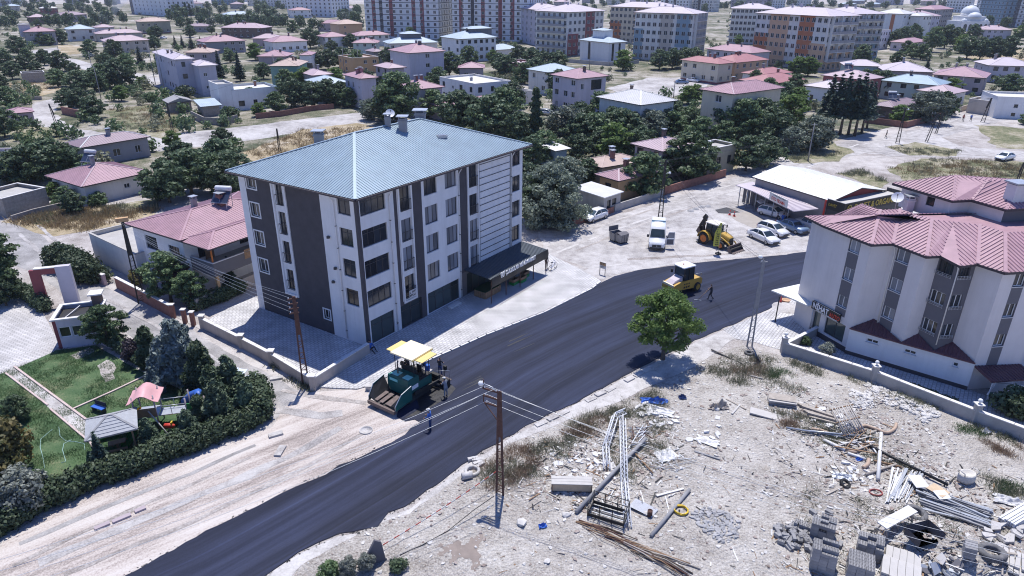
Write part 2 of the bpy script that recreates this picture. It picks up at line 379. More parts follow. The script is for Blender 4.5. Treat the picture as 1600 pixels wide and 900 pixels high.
M_rust=mat("rusty_iron",(.095,.048,.037),.85,var=.35,vscale=4,bump=.3,bscale=30)
M_black=mat("black_paint",(.016,.016,.018),.5,var=.2)
M_rubber=mat("tyre_rubber",(.022,.022,.024),.85,var=.25,vscale=4,grime=.3,gcol=(.12,.11,.1))
M_tyreD=mat("dusty_tyre",(.11,.11,.115),.95,var=.3,vscale=4,grime=.5,gcol=(.3,.28,.27))
M_cpole=mat("pole_concrete",(.25,.25,.26),.9,var=.15,vscale=2,bump=.2)
M_wood=mat("grey_wood",(.36,.32,.28),.9,var=.25,vscale=3,bump=.3,bscale=20,grime=.3)
M_woodb=mat("brown_wood",(.27,.17,.10),.85,var=.25,vscale=3,bump=.3,bscale=20,grime=.2)
M_pale=mat("pale_board",(.46,.44,.42),.85,var=.1,vscale=2,grime=.25,gcol=(.4,.37,.34))
M_ply=mat("plywood",(.52,.40,.27),.85,var=.15,vscale=3)
M_block=mat("pumice_block",(.29,.285,.29),.97,var=.18,vscale=6,bump=.7,bscale=45,vary=.14)
M_blockd=mat("block_core_dark",(.09,.088,.09),.97,var=.2,vscale=6)
M_rubble=mat("rubble_stone",(.54,.52,.495),.95,var=.3,vscale=1.1,bump=.5,bscale=9,grime=.4,gcol=(.25,.23,.21))
M_rubbleg=mat("grey_rubble",(.34,.335,.34),.95,var=.3,vscale=2,bump=.5,bscale=12)
M_mound=ground_mat("dug_earth",[(.32,(.17,.135,.115)),(.47,(.27,.22,.195)),(.6,(.37,.32,.295))],.3,1.5,7,1.0,rock=.6)
M_skin=mat("skin",(.38,.22,.15),.6,var=.05)
M_hair=mat("dark_hair",(.02,.016,.014),.7)
M_trunk=mat("bark",(.12,.095,.075),.95,var=.25,vscale=4,bump=.8,bscale=14)
M_yellow=mat("machine_yellow",(.50,.31,.055),.45,var=.08,vscale=2,grime=.15,gcol=(.2,.15,.08),coat=.2)
M_cantop=mat("cream_canopy",(.74,.66,.46),.55,var=.05,vscale=1)
M_canyel=mat("yellow_canopy",(.68,.52,.20),.55,var=.06,vscale=1)
M_pgreen=mat("machine_green",(.010,.105,.092),.4,var=.12,vscale=2,grime=.2,gcol=(.04,.06,.05),coat=.3)
M_hopper=mat("worn_hopper_steel",(.13,.10,.095),.6,metal=.3,var=.35,vscale=2.5,grime=.4,gcol=(.04,.035,.03))
M_tar=mat("tarry_steel",(.022,.021,.021),.6,var=.3,vscale=3)
M_carW=mat("white_car_paint",(.74,.74,.74),.3,var=.02,coat=.6,spec=.5)
M_carS=mat("silver_car_paint",(.55,.55,.54),.32,metal=.3,var=.02,coat=.5)
M_carB=mat("blue_car_paint",(.17,.245,.36),.35,metal=.2,var=.04,coat=.5)
M_rim=mat("alloy_rim",(.5,.5,.5),.35,metal=.7)
M_rimO=mat("orange_rim",(.55,.16,.03),.5,grime=.2)
M_lampR=mat("tail_lamp_red",(.35,.02,.02),.3)
M_lampW=mat("head_lamp",(.65,.66,.68),.15,coat=.8)
M_cloudy=mat("milky_plastic",(.75,.75,.74),.4)
M_blueP=mat("blue_plastic",(.035,.12,.45),.45,var=.15,vscale=4)
M_greenP=mat("green_plastic",(.03,.23,.06),.45)
M_yelP=mat("yellow_plastic",(.62,.42,.03),.45)
M_redP=mat("red_plastic",(.5,.05,.035),.5)
M_pinkP=mat("faded_pink_plastic",(.60,.33,.34),.5,var=.08)
M_tarp=mat("white_sheeting",(.58,.57,.56),.7,var=.08)
M_pvc=mat("tan_pvc_pipe",(.42,.31,.23),.6,var=.15,vscale=3)
M_gold=mat("gold_letters",(.52,.38,.06),.5)
M_letW=mat("white_letters",(.78,.78,.78),.5)
M_letR=mat("red_letters",(.55,.05,.03),.5)
M_denim=mat("blue_work_clothes",(.035,.06,.16),.9,var=.15,vscale=6)
M_blueS=mat("bright_blue_shirt",(.06,.16,.50),.9,var=.1,vscale=6)
M_greyC=mat("grey_work_clothes",(.26,.27,.30),.9,var=.15,vscale=6)
M_darkC=mat("dark_clothes",(.03,.03,.037),.9,var=.15,vscale=6)
M_redS=mat("red_shirt",(.34,.05,.05),.9,var=.1,vscale=6)
M_capW=mat("pale_cap",(.55,.55,.54),.85)
M_steelW=mat("white_painted_steel",(.62,.63,.65),.55,var=.12,vscale=4,grime=.25,gcol=(.2,.15,.12))
M_glass=glass_mat("window_glass")
M_glassB=glass_mat("window_glass_curtained",(.16,.17,.19),.2)
M_glassS=glass_mat("shop_glass",(.045,.06,.06),.1)
M_carglass=glass_mat("car_glass",(.03,.045,.055),.06)
M_curtain=mat("curtain",(.45,.46,.48),.9,var=.15,vscale=5)
M_solar=mat("solar_panel",(.03,.04,.07),.25,var=.1,coat=.4)
M_dome=mat("mosque_dome",(.60,.62,.64),.5,var=.06)
L_dark=leaf_mat("dark_leaves",(0.057,0.092,0.049),(0.115,0.165,0.084))
L_mid=leaf_mat("mid_leaves",(0.076,0.124,0.057),(0.149,0.209,0.095))
L_bright=leaf_mat("bright_leaves",(.085,.150,.040),(.185,.265,.080),.38,.1)
L_grey=leaf_mat("grey_green_leaves",(0.115,0.146,0.108),(0.203,0.236,0.182))
L_spruce=leaf_mat("spruce_needles",(0.035,0.062,0.049),(0.070,0.111,0.081),.1)
L_blue=leaf_mat("blue_needles",(0.101,0.132,0.124),(0.189,0.223,0.209),.1)
L_pine=leaf_mat("pine_needles",(0.061,0.101,0.062),(0.128,0.169,0.097),.1)
L_hedge=leaf_mat("hedge_leaves",(0.046,0.076,0.041),(0.108,0.146,0.078),.2)
L_silver=leaf_mat("silvery_leaves",(0.162,0.182,0.149),(0.324,0.344,0.297),.2)
L_plum=leaf_mat("plum_leaves",(0.045,0.035,0.045),(0.075,0.060,0.075),.2)
L_yellow=leaf_mat("yellowing_leaves",(.075,.10,.04),(.26,.20,.07),.3)
L_grass=leaf_mat("grass_blades",(0.048,0.105,0.038),(0.100,0.165,0.070),.3)
L_drygrass=leaf_mat("dry_grass_blades",(0.240,0.165,0.085),(0.360,0.280,0.165),.25)
L_weed=leaf_mat("weed_leaves",(.13,.145,.09),(.25,.25,.17),.25)
L_brown=leaf_mat("dead_brush",(.20,.14,.095),(.34,.25,.18),.2)
# the ground and what is laid on it
from mathutils import noise as MN
def w2(p):
 if len(p)==3:return Vector(p)
 return at(*p)
def outline(px,step=None,jit=0.0,seed=0):
 P=[at(*p)for p in px]
 if not step:return P
 rng=random.Random(seed);out_=[]
 for i,a in enumerate(P):
  b=P[(i+1)%len(P)];L_=(b-a).length;k=max(1,int(L_/step))
  for j in range(k):
   q=a.lerp(b,j/k)
   if j or jit>.3:
    nrm=Vector((-(b-a).y,(b-a).x,0)).normalized()
    q=q+nrm*(MN.noise(Vector((q.x*.5,q.y*.5,seed)))*jit*1.6+rng.uniform(-1,1)*jit*.35)
   out_.append(q)
 return out_
def sheet(name,px,z,m,step=None,jit=0.0,seed=1,edge=0.0,kind='structure'):
 P=outline(px,step,jit,seed)
 b=MB()
 b.prism([(p.x,p.y)for p in P],z-max(edge,.003),z,0)
 return tag(b.build(name,m),kind=kind)
def seg_dist(p,a,b):
 ax,ay=a;bx,by=b;dx,dy=bx-ax,by-ay
 t=max(0,min(1,((p[0]-ax)*dx+(p[1]-ay)*dy)/(dx*dx+dy*dy+1e-12)))
 return hypot(p[0]-ax-t*dx,p[1]-ay-t*dy)
def inside(p,P):
 c=False;n=len(P)
 for i in range(n):
  (x1,y1),(x2,y2)=P[i],P[(i+1)%n]
  if(y1>p[1])!=(y2>p[1])and p[0]<(x2-x1)*(p[1]-y1)/(y2-y1)+x1:c=not c
 return c
g=MB();g.face([(-1600,-140,0),(1600,-140,0),(1600,2600,0),(-1600,2600,0)])
tag(g.build("ground",M_dirt),kind='structure')
ROAD_L=[(60,975),(190,903),(290,848),(400,793),(443,770),(480,754),(510,742),(530,727),(567,713),(600,697),(633,680),(643,668),(657,661),(648,656),(633,659),(620,652),(622,643),(640,630),(650,618),(640,600),(652,572),(690,552),(760,521),(805,503),(850,486),(925,449),(937,444),(960,432),(1000,422),(1047,416),(1090,411),(1150,405),(1200,401),(1287,391),(1420,375)]
ROAD_R=[(1440,405),(1290,442),(1200,484),(1175,494),(1125,516),(1085,532),(1040,554),(987,582),(950,602),(912,622),(887,635),(832,661),(812,672),(790,684),(743,713),(713,734),(693,750),(667,766),(650,780),(633,792),(607,801),(590,824),(570,827),(530,834),(467,863),(413,901),(300,975)]
road=ROAD_L+ROAD_R
from mathutils.geometry import delaunay_2d_cdt
CL=[at(*p)for p in[(200,985),(330,925),(480,838),(600,765),(720,688),(850,600),(950,545),(1050,500),(1150,462),(1250,430),(1420,392)]]
def road_uv(p):
 best=None;run=0
 for a,c in zip(CL[:-1],CL[1:]):
  d=c-a;L_=d.length;d=d/L_;t=max(0,min(L_,(p-a).dot(d)));q=a+d*t;e=(p-q).length
  if best is None or e<best[0]:best=(e,run+t,(p-a).cross(d).z)
  run+=L_
 return best[1],best[2]
RP=outline(road,.6,.13,3);RP2=[(p.x,p.y)for p in RP]
vin=[Vector(p)for p in RP2];ne=len(vin)
rg=random.Random(8)
bx0,bx1,by0,by1=min(p[0]for p in RP2),max(p[0]for p in RP2),min(p[1]for p in RP2),max(p[1]for p in RP2)
yy=by0
while yy<by1:
 xx_=bx0
 while xx_<bx1:
  q=(xx_+rg.uniform(-.2,.2),yy+rg.uniform(-.2,.2))
  if inside(q,RP2)and min(seg_dist(q,RP2[i],RP2[(i+1)%ne])for i in range(0,ne,1))>.45:vin.append(Vector(q))
  xx_+=1.3
 yy+=1.3
cdt=delaunay_2d_cdt(vin,[(i,(i+1)%ne)for i in range(ne)],[],1,1e-5)
rv=[(v.x,v.y,.055+.012*MN.noise(Vector((v.x*.3,v.y*.3,2))))for v in cdt[0]]
me=bpy.data.meshes.new("asphalt_road");nv=len(rv)
me.from_pydata(rv+[(p[0],p[1],-.02)for p in RP2]+[(p[0],p[1],.048)for p in RP2],[],[tuple(f)for f in cdt[2]]+[(nv+i,nv+(i+1)%ne,nv+ne+(i+1)%ne,nv+ne+i)for i in range(ne)])
me.materials.append(M_asph);uvl=me.uv_layers.new(name="road");UVC=[road_uv(v.co*Vector((1,1,0))if False else Vector((v.co.x,v.co.y,0)))for v in me.vertices]
for lp in me.loops:uvl.data[lp.index].uv=UVC[lp.vertex_index]
bmr=bmesh.new();bmr.from_mesh(me);bmesh.ops.recalc_face_normals(bmr,faces=bmr.faces);bmr.to_mesh(me);bmr.free()
tag(put(me,"asphalt_road"),kind='structure')
LOT=[(400,1010),(470,880),(540,842),(600,812),(640,800),(690,762),(735,728),(805,690),(905,650),(985,622),(1025,602),(1085,575),(1115,553),(1160,540),(1222,556),(1362,600),(1440,630),(1521,662),(1640,712),(1800,800),(1800,1010)]
LOTP=[(at(*p).x,at(*p).y)for p in LOT]
BUMPS=[(at(1395,612),2.0,.35),(at(1440,640),2.2,.4),(at(1345,628),1.3,.25),(at(1480,868),2.2,.75),(at(1535,880),1.6,.5),(at(1420,850),1.6,.45),(at(880,705),1.8,.25),(at(935,665),1.6,.2),(at(1120,822),1.6,.15),(at(800,745),1.5,.2)]
def lot_z(x,y):
 if not inside((x,y),LOTP):return 0.0
 d=min(seg_dist((x,y),LOTP[i],LOTP[i+1])for i in range(len(LOTP)-1))
 h=.10*(MN.noise(Vector((x*.35,y*.35,7)))+.6*MN.noise(Vector((x*1.1,y*1.1,3)))+.25*MN.noise(Vector((x*3,y*3,9))))+.10
 for c,r,a in BUMPS:
  q=((x-c.x)**2+(y-c.y)**2)/(r*r)
  if q<6:h+=a*math.exp(-q)*(1+.35*MN.noise(Vector((x*1.7,y*1.7,1))))
 return .012+max(0,h)*min(1,d/1.6)
def lot_at(px,py):
 p=at(px,py)
 for _ in range(3):p=at(px,py,lot_z(p.x,p.y))
 return p
xs=[p[0]for p in LOTP];ys=[p[1]for p in LOTP]
x0,y0=min(xs),max(14.0,min(ys));cell=.3
nx,ny=int((max(xs)-x0)/cell)+2,int((max(ys)-y0)/cell)+2
idx={};V=[];F=[]
def _gv(i,j):
 if(i,j)not in idx:
  x,y=x0+i*cell,y0+j*cell
  idx[(i,j)]=len(V);V.append((x,y,lot_z(x,y)))
 return idx[(i,j)]
for j in range(ny):
 for i in range(nx):
  c=(x0+(i+.5)*cell,y0+(j+.5)*cell)
  if inside(c,LOTP):F.append((_gv(i,j),_gv(i+1,j),_gv(i+1,j+1),_gv(i,j+1)))
b=MB();b.mesh(V,F,0,True)
tag(b.build("vacant_lot",M_lot),kind='structure')
bp=MB();bp.prism(LOTP,-.01,.008);tag(bp.build("lot_base_ground",M_lot),kind='structure')
sheet("footpath",[(413,904),(467,866),(530,838),(575,830),(600,806),(640,796),(693,754),(743,717),(812,676),(912,626),(987,586),(1085,536),(1130,516),(1150,528),(1115,553),(1085,573),(1025,600),(980,622),(900,652),(800,692),(735,732),(690,766),(640,803),(600,815),(540,846),(470,884),(430,930)],.022,M_conc,.7,.10,5,edge=.02)
sheet("paved_forecourt",[(1130,515),(1175,497),(1200,487),(1285,447),(1300,480),(1330,530),(1420,575),(1600,640),(1700,640),(1650,690),(1525,655),(1440,622),(1362,594),(1226,549),(1180,535),(1150,530)],.03,M_pave,edge=.03)
sheet("town_ground",[(-300,338),(0,328),(365,262),(560,190),(700,240),(832,262),(895,345),(960,325),(1100,278),(1330,214),(1660,132),(1900,6),(-500,6)],.005,M_town)
sheet("graded_dirt_strip",[(-80,905),(0,850),(80,805),(160,768),(240,733),(310,708),(425,668),(440,640),(470,615),(500,612),(560,608),(640,590),(640,640),(660,665),(567,722),(443,778),(290,856),(150,930),(0,1010),(-80,1010)],.014,M_track,1.0,.12,7)
sheet("street",[(-60,322),(0,335),(50,352),(88,392),(140,438),(190,460),(280,503),(330,535),(420,585),(480,618),(455,645),(425,655),(370,622),(280,572),(200,522),(130,478),(60,432),(0,402),(-60,385)],.010,M_oldroad,1.0,.2,9)
sheet("gravel_yard",[(826,345),(905,353),(1000,326),(1040,312),(1160,275),(1290,232),(1345,212),(1370,235),(1250,262),(1200,275),(1150,302),(1300,360),(1300,388),(1150,402),(1047,414),(960,430),(938,438),(856,400),(845,380)],.010,M_gravel,2.0,.5,11)
sheet("gravel_lane",[(55,160),(105,150),(85,178),(120,203),(240,213),(420,193),(560,176),(602,178),(560,192),(400,218),(250,237),(150,224),(70,205),(40,185)],.010,M_gravel,3.,.8,13)
sheet("dirt_lane",[(45,80),(120,70),(128,77),(98,88),(160,103),(258,124),(262,140),(165,116),(90,100)],.010,M_gravel,4.,.8,15)
sheet("open_gravel_ground",[(950,138),(1010,122),(1090,120),(1112,130),(1050,152),(985,152)],.010,M_gravel,4.,1.,17)
sheet("country_lane",[(1335,225),(1450,196),(1560,158),(1640,140),(1640,165),(1560,190),(1470,215),(1500,228),(1640,240),(1640,252),(1480,245),(1390,245)],.012,M_gravel,3.,.8,19)
for i,(poly,mt,nm)in enumerate([([(380,238),(470,203),(560,192),(585,200),(500,222),(420,252),(370,262)],M_dry,"dry_grass_ground"),([(165,172),(235,163),(300,190),(262,217),(195,207)],M_weed,"weedy_ground"),([(-60,203),(40,195),(95,200),(105,216),(0,224),(-60,230)],M_weed,"weedy_ground"),([(8,132),(60,122),(102,138),(60,152),(20,150)],M_dry,"dry_grass_ground"),([(0,347),(50,335),(100,328),(190,318),(255,328),(222,350),(130,362),(75,372),(40,355)],M_dry,"dry_grass_ground"),([(20,340),(75,330),(100,345),(50,352)],M_lawn,"garden_ground"),([(180,322),(240,312),(250,328),(190,335)],M_weed,"garden_ground"),([(90,70),(130,72),(125,84),(95,86)],M_dry,"dry_grass_ground"),([(1385,264),(1440,248),(1530,250),(1640,256),(1640,300),(1500,305),(1420,288)],M_weed,"weedy_ground"),([(1310,272),(1345,264),(1388,285),(1375,296)],M_weed,"weedy_ground"),([(1388,230),(1430,222),(1500,235),(1495,244),(1420,243)],M_weed,"weedy_ground"),([(1215,232),(1265,210),(1335,238),(1310,252),(1240,255)],M_weed,"weedy_ground"),([(1520,195),(1640,203),(1640,236),(1560,231)],M_weed,"weedy_ground"),([(1500,90),(1640,70),(1640,92),(1530,98)],M_dry,"dry_grass_ground"),([(1120,222),(1180,205),(1195,225),(1150,262),(1085,268)],M_weed,"weedy_ground"),([(822,260),(870,250),(905,300),(905,345),(826,350)],M_weed,"weedy_ground"),([(985,612),(1030,598),(1090,588),(1110,560),(1165,548),(1225,562),(1250,590),(1120,620),(1030,640)],None,None),]):
 if mt is None:continue
 sheet(nm,poly,.013+.0015*i,mt,2.5,1.0,30+i)
def track(px,w_,m,z,seed,name="wheel_track"):
 P=[at(*p)for p in px];A_,B_=[],[];s_=0
 for a,c in zip(P[:-1],P[1:]):
  n=Vector((-(c-a).y,(c-a).x,0)).normalized();k=max(2,int((c-a).length/1.2))
  for j in range(k):
   q=a.lerp(c,j/k);f=MN.noise(Vector((q.x*.3,q.y*.3,seed)));g_=w_*(.6+.8*abs(MN.noise(Vector((q.x*.7,q.y*.7,seed+5)))))
   A_.append(q+n*(g_/2+f*.2));B_.append(q-n*(g_/2-f*.2))
 b=MB()
 for i in range(len(A_)-1):b.face([(*B_[i].xy,z),(*B_[i+1].xy,z),(*A_[i+1].xy,z),(*A_[i].xy,z)])
 tag(b.build(name,m),kind='structure')
for i,(px,w_,m)in enumerate([([(860,384),(950,349),(1050,317),(1150,287),(1280,247),(1345,224)],.55,M_conc),([(868,396),(960,359),(1060,326),(1160,294),(1290,252)],.6,M_conc),([(850,372),(940,352),(1040,321)],.5,M_dirt),([(900,392),(1000,352),(1100,318)],.45,M_dirt),([(862,402),(900,414),(936,428)],.7,M_dirt),([(870,408),(905,420),(1000,410)],.5,M_conc),([(980,405),(1090,400),(1200,392)],.8,M_dirt),([(1350,226),(1450,201),(1560,166)],.6,M_conc),([(1355,240),(1450,238),(1640,246)],.7,M_conc),([(1370,246),(1480,240),(1640,250)],.5,M_dirt),([(320,857),(450,797),(560,739),(640,694)],1.5,M_gravel),([(30,850),(160,795),(300,740),(430,682)],.5,M_oldroad),([(60,880),(250,800),(450,715),(560,655)],.8,M_gravel),([(100,900),(300,815),(480,730),(600,660)],.45,M_dirt),([(20,885),(200,800),(420,702)],.4,M_dirt),([(430,640),(500,650),(570,640)],1.2,M_gravel),([(440,610),(520,625),(600,632)],.6,M_dirt),([(60,352),(120,405),(200,452),(300,505),(420,572)],.5,M_gravel),([(30,365),(90,420),(170,470),(280,530),(400,600)],.5,M_gravel)]):
 track(px,w_,m,.0195+.0006*i,i*3.1)
LAWN=[(-80,605),(0,583),(30,573),(85,548),(150,540),(215,578),(290,612),(400,640),(416,655),(300,700),(200,737),(100,775),(0,838),(-80,880)]
sheet("park_lawn",LAWN,.03,M_lawn,1.,.05,21,edge=.03)
sheet("park_plaza",[(-120,470),(-20,448),(30,462),(62,480),(95,540),(84,550),(28,575),(0,585),(-120,620)],.036,M_plaza,edge=.03)
sheet("park_path",[(11,583),(23,575),(160,677),(140,691)],.038,M_conc,edge=.03)
sheet("bare_patch",[(152,572),(168,562),(182,575),(180,592),(165,598),(157,585)],.034,M_dirt,.8,.3,23)
sheet("bare_patch",[(110,556),(140,543),(150,548),(120,562)],.034,M_dirt,.8,.2,24)
def kerb_line(px,w_,h_,m,name="kerb"):
 b=MB();P=[at(*p)for p in px]
 for a,c in zip(P[:-1],P[1:]):
  b.beam((a.x,a.y,h_/2),(c.x,c.y,h_/2),w_,h_,0)
 return tag(b.build(name,m),kind='structure')
M_kerbp=mat("pinkish_kerb",(.50,.40,.37),.9,var=.15,vscale=2,bump=.2)
kerb_line([(23,574),(160,675)],.16,.13,M_kerbp)
kerb_line([(9,584),(75,634)],.14,.12,M_kerbp);kerb_line([(79,640),(141,692),(150,706)],.14,.12,M_kerbp)
kerb_line([(115,640),(180,611),(228,588)],.16,.13,M_kerbp)
kerb_line([(144,530),(185,550),(200,552)],.16,.16,M_kerbp)
sheet("courtyard_paving",[(312,508),(392,462),(430,470),(590,530),(577,550),(492,602)],.05,M_pave,edge=.05)
b=MB();pv=[at(*p)for p in[(496,606),(558,609),(582,602),(612,586),(690,553),(760,522),(850,487),(925,450),(938,439),(895,416),(858,398),(800,392),(600,520),(572,548)]]
b.prism([(p.x,p.y)for p in pv],0,.10,0)
tag(b.build("pavement",M_pave),kind='structure')
kb=thing("kerb",None,None);kb['kind']='structure'
KP=[at(*p)for p in[(612,590),(690,555),(760,524),(850,489),(925,451.5),(939,440)]]
stone=MB();stone.box(-.46,.46,-.09,.09,-.02,.135,0);stone_me=stone.data("kerb_stone",M_coping)
for a,c in zip(KP[:-1],KP[1:]):
 d=c-a;k=max(1,int(d.length/.96));an=atan2(d.y,d.x)
 for j in range(k):
  p=a.lerp(c,(j+.5)/k);put(stone_me,"kerb_stone",kb,(p.x,p.y,0),an)
sheet("hot_asphalt_mat",[(640,630),(650,612),(690,590),(712,608),(700,622),(668,640),(648,650),(630,655),(621,650),(622,643)],.058,M_asph2,.5,.08,41,edge=.01)
for i,(a,c,w_)in enumerate([((720,612),(772,586),.14),((726,616),(775,590),.12),((722,606),(765,585),.1),((732,603),(778,580),.1),((740,594),(772,578),.08),((755,541),(800,520),.1),((765,548),(830,519),.16),((775,550),(835,523),.12),((785,545),(822,528),.12),((800,552),(840,535),.08)]):
 p,q=at(*a),at(*c);d=(q-p).normalized();n_=Vector((-d.y,d.x,0))*w_
 pts=[]
 K=8
 for j in range(K+1):pts.append(p.lerp(q,j/K)+n_*(sin(pi*j/K)*.5+MN.noise(Vector((j*.9,i,0)))*.3))
 for j in range(K,-1,-1):pts.append(p.lerp(q,j/K)-n_*(sin(pi*j/K)*.5))
 b=MB();b.prism([(v.x,v.y)for v in pts],.045,.0545+.0003*i);tag(b.build("asphalt_streak",M_asph2),kind='structure')
M_stain=mat("brown_stain",(.24,.20,.175),.95,var=.2,world=True)
_LP=[at(*p)for p in[(680,858),(700,848),(728,852),(742,838),(752,850),(745,872),(752,886),(735,892),(725,872),(712,876),(705,866),(690,868)]]
def lot_patch(name,px,m,lift=.014,cell=.06,jit=.34):
 P=[(p.x,p.y)for p in(at(*q)for q in px)]
 X=[p[0]for p in P];Y=[p[1]for p in P];V=[];F=[];ix={}
 def gv(i,j):
  if(i,j)not in ix:
   x,y=min(X)+i*cell,min(Y)+j*cell
   ix[(i,j)]=len(V);V.append((x,y,lot_z(x,y)+lift))
  return ix[(i,j)]
 for j in range(int((max(Y)-min(Y))/cell)+1):
  for i in range(int((max(X)-min(X))/cell)+1):
   c=(min(X)+(i+.5)*cell,min(Y)+(j+.5)*cell)
   q=(c[0]+MN.noise(Vector((c[0]*2,c[1]*2,5)))*jit*2,c[1]+MN.noise(Vector((c[0]*2,c[1]*2,8)))*jit*2)
   if inside(q,P):F.append((gv(i,j),gv(i+1,j),gv(i+1,j+1),gv(i,j+1)))
 b=MB();b.mesh(V,F,0,True);return tag(b.build(name,m),kind='structure')
lot_patch("damp_stain",[(680,858),(700,848),(728,852),(742,838),(752,850),(745,872),(752,886),(735,892),(725,872),(712,876),(705,866),(690,868)],M_stain)
sheet("dark_oval_stain",[(1117,328),(1135,324),(1152,330),(1156,332),(1138,334),(1122,333)],.022,mat("oil_stain",(.05,.05,.055),.8,var=.2,world=True),.6,.1,44)  # flat dark oval stain on the gravel
sheet("concrete_apron",[(1140,336),(1168,330),(1190,340),(1210,350),(1185,360),(1150,345)],.02,mat("tan_concrete",(.34,.31,.28),.9,var=.12,world=True),None)
# walls, windows, roofs
def part(par,name,m,shape,*a,at_=()):
 b=MB();getattr(b,shape)(*a)
 return b.build(name,m,par,*at_)
def facade(mb,O,u,W,H,holes=(),rects=(),base=0,depth=.16,z0=0.0,mrev=None):
 O=Vector(O);ux=Vector((u[0],u[1],0));nrm=Vector((u[1],-u[0],0))
 us=sorted({0.0,W}|{min(max(x,0),W)for h in list(holes)+list(rects)for x in(h[0],h[1])})
 zs=sorted({z0,H}|{min(max(x,z0),H)for h in list(holes)+list(rects)for x in(h[2],h[3])})
 P=lambda a,z,d=0.0:O+ux*a+Zv(z)-nrm*d
 for i in range(len(us)-1):
  if us[i+1]-us[i]<1e-4:continue
  run=None
  for j in range(len(zs)):
   m=None
   if j<len(zs)-1:
    c=((us[i]+us[i+1])/2,(zs[j]+zs[j+1])/2)
    if not any(h[0]<c[0]<h[1]and h[2]<c[1]<h[3]for h in holes):
     m=base
     for r in rects:
      if r[0]<c[0]<r[1]and r[2]<c[1]<r[3]:m=r[4]
   if run and(m!=run[1]):
    mb.face([P(us[i],run[0]),P(us[i+1],run[0]),P(us[i+1],zs[j]),P(us[i],zs[j])],run[1]);run=None
   if m is not None and run is None:run=(zs[j],m)
 for h in holes:
  a,b_,c,d=h[:4]
  m=base
  for r in rects:
   if r[0]<(a+b_)/2<r[1]and r[2]<(c+d)/2<r[3]:m=r[4]
  if mrev is not None:m=mrev
  mb.face([P(a,c),P(a,c,depth),P(a,d,depth),P(a,d)][::-1],m)
  mb.face([P(b_,c),P(b_,c,depth),P(b_,d,depth),P(b_,d)],m)
  mb.face([P(a,d),P(a,d,depth),P(b_,d,depth),P(b_,d)][::-1],m)
  mb.face([P(a,c),P(a,c,depth),P(b_,c,depth),P(b_,c)],m)
_WC={}
def window_meshes(w,h,style):
 w,h=round(w,2),round(h,2);key=(w,h,style)
 if key in _WC:return _WC[key]
 f=MB();t=.07;d=.07
 st=style.split('-')
 nm=int([s for s in st if s.isdigit()][0])if any(s.isdigit()for s in st)else 1
 for a in((0,t,0,h),(w-t,w,0,h),(t,w-t,0,t),(t,w-t,h-t,h)):
  f.box(a[0],a[1],-.02,d-.02,a[2],a[3],0)
 xs_=[w*(i+1)/(nm+1)for i in range(nm)]if nm else[]
 for x in xs_:f.box(x-.03,x+.03,-.015,d-.03,t,h-t,0)
 if 'tr' in st:f.box(t,w-t,-.012,d-.034,h*.72-.025,h*.72+.025,0)
 if 'sill' in st:f.box(-.06,w+.06,-.20,-.021,-.06,-.002,1)
 if 'surround' in st:
  k=.12
  for a in((-k,0,-k,h+k),(w,w+k,-k,h+k),(0,w,-k,0),(0,w,h,h+k)):f.box(a[0],a[1],-.19,.02,a[2],a[3],1)
 if 'rail' in st:
  rh=min(1.0,h*.45)
  for z in(.08,rh):f.box(-.03,w+.03,-.30,-.26,z-.02,z+.02,2)
  n=max(3,int(w/.16))
  for i in range(n+1):f.box(w*i/n-.01,w*i/n+.01,-.29,-.27,.08,rh,2)
  for x in(0,w):f.box(x-.02,x+.02,-.29,-.16,rh-.02,rh+.015,2)
 panes=[]
 ed=[t*.5]+xs_+[w-t*.5]
 for i in range(len(ed)-1):
  p=MB();p.box(ed[i],ed[i+1],.012,.02,t*.5,h-t*.5,0);panes.append(p)
 fm,gm={'dark':(M_frameD,M_glass),'white':(M_frameW,M_glass),'shop':(M_frameD,M_glassS)}[st[0]]
 if 'c' in st:gm=M_glassB
 res=(f.data("frame",[fm,M_white if 'surround' in st else M_coping,M_frameD]),[p.data("pane",gm)for p in panes])
 _WC[key]=res
 return res
def simple_window(w,h,style):
 w,h=round(w*10)/10,round(h*10)/10;key=(w,h,style,'s')
 if key in _WC:return _WC[key]
 f=MB();t=.08
 for a in((0,t,0,h),(w-t,w,0,h),(t,w-t,0,t),(t,w-t,h-t,h),(w/2-.04,w/2+.04,t,h-t)):
  f.box(a[0],a[1],-.02,.05,a[2],a[3],0)
 f.face([(t,.012,t),(w-t,.012,t),(w-t,.012,h-t),(t,.012,h-t)],1)
 f.box(-.06,w+.06,-.2,-.021,-.07,-.002,2)
 _WC[key]=f.data("window",[M_frameD if style.startswith('dark')else M_frameW,M_glass,M_coping])
 return _WC[key]
def add_window(parent,O,u,a,b,c,d,style,depth=.14,name="window",far=False):
 if far:fm,panes=simple_window(b-a,d-c,style),[]
 else:fm,panes=window_meshes(b-a,d-c,style)
 nrm=Vector((u[1],-u[0],0))
 p=Vector(O)+Vector((u[0],u[1],0))*a+Zv(c)-nrm*depth
 o=put(fm,name,parent,p,atan2(u[1],u[0]))
 for q in panes:
  put(q,"pane",o)
 return o
def clip_poly(poly,n,c):
 out_=[]
 for i,a in enumerate(poly):
  b=poly[(i+1)%len(poly)];da,db=n.dot(a)-c,n.dot(b)-c
  if da<=0:out_.append(a)
  if(da<0)!=(db<0)and abs(da-db)>1e-9:out_.append(a.lerp(b,da/(da-db)))
 return out_
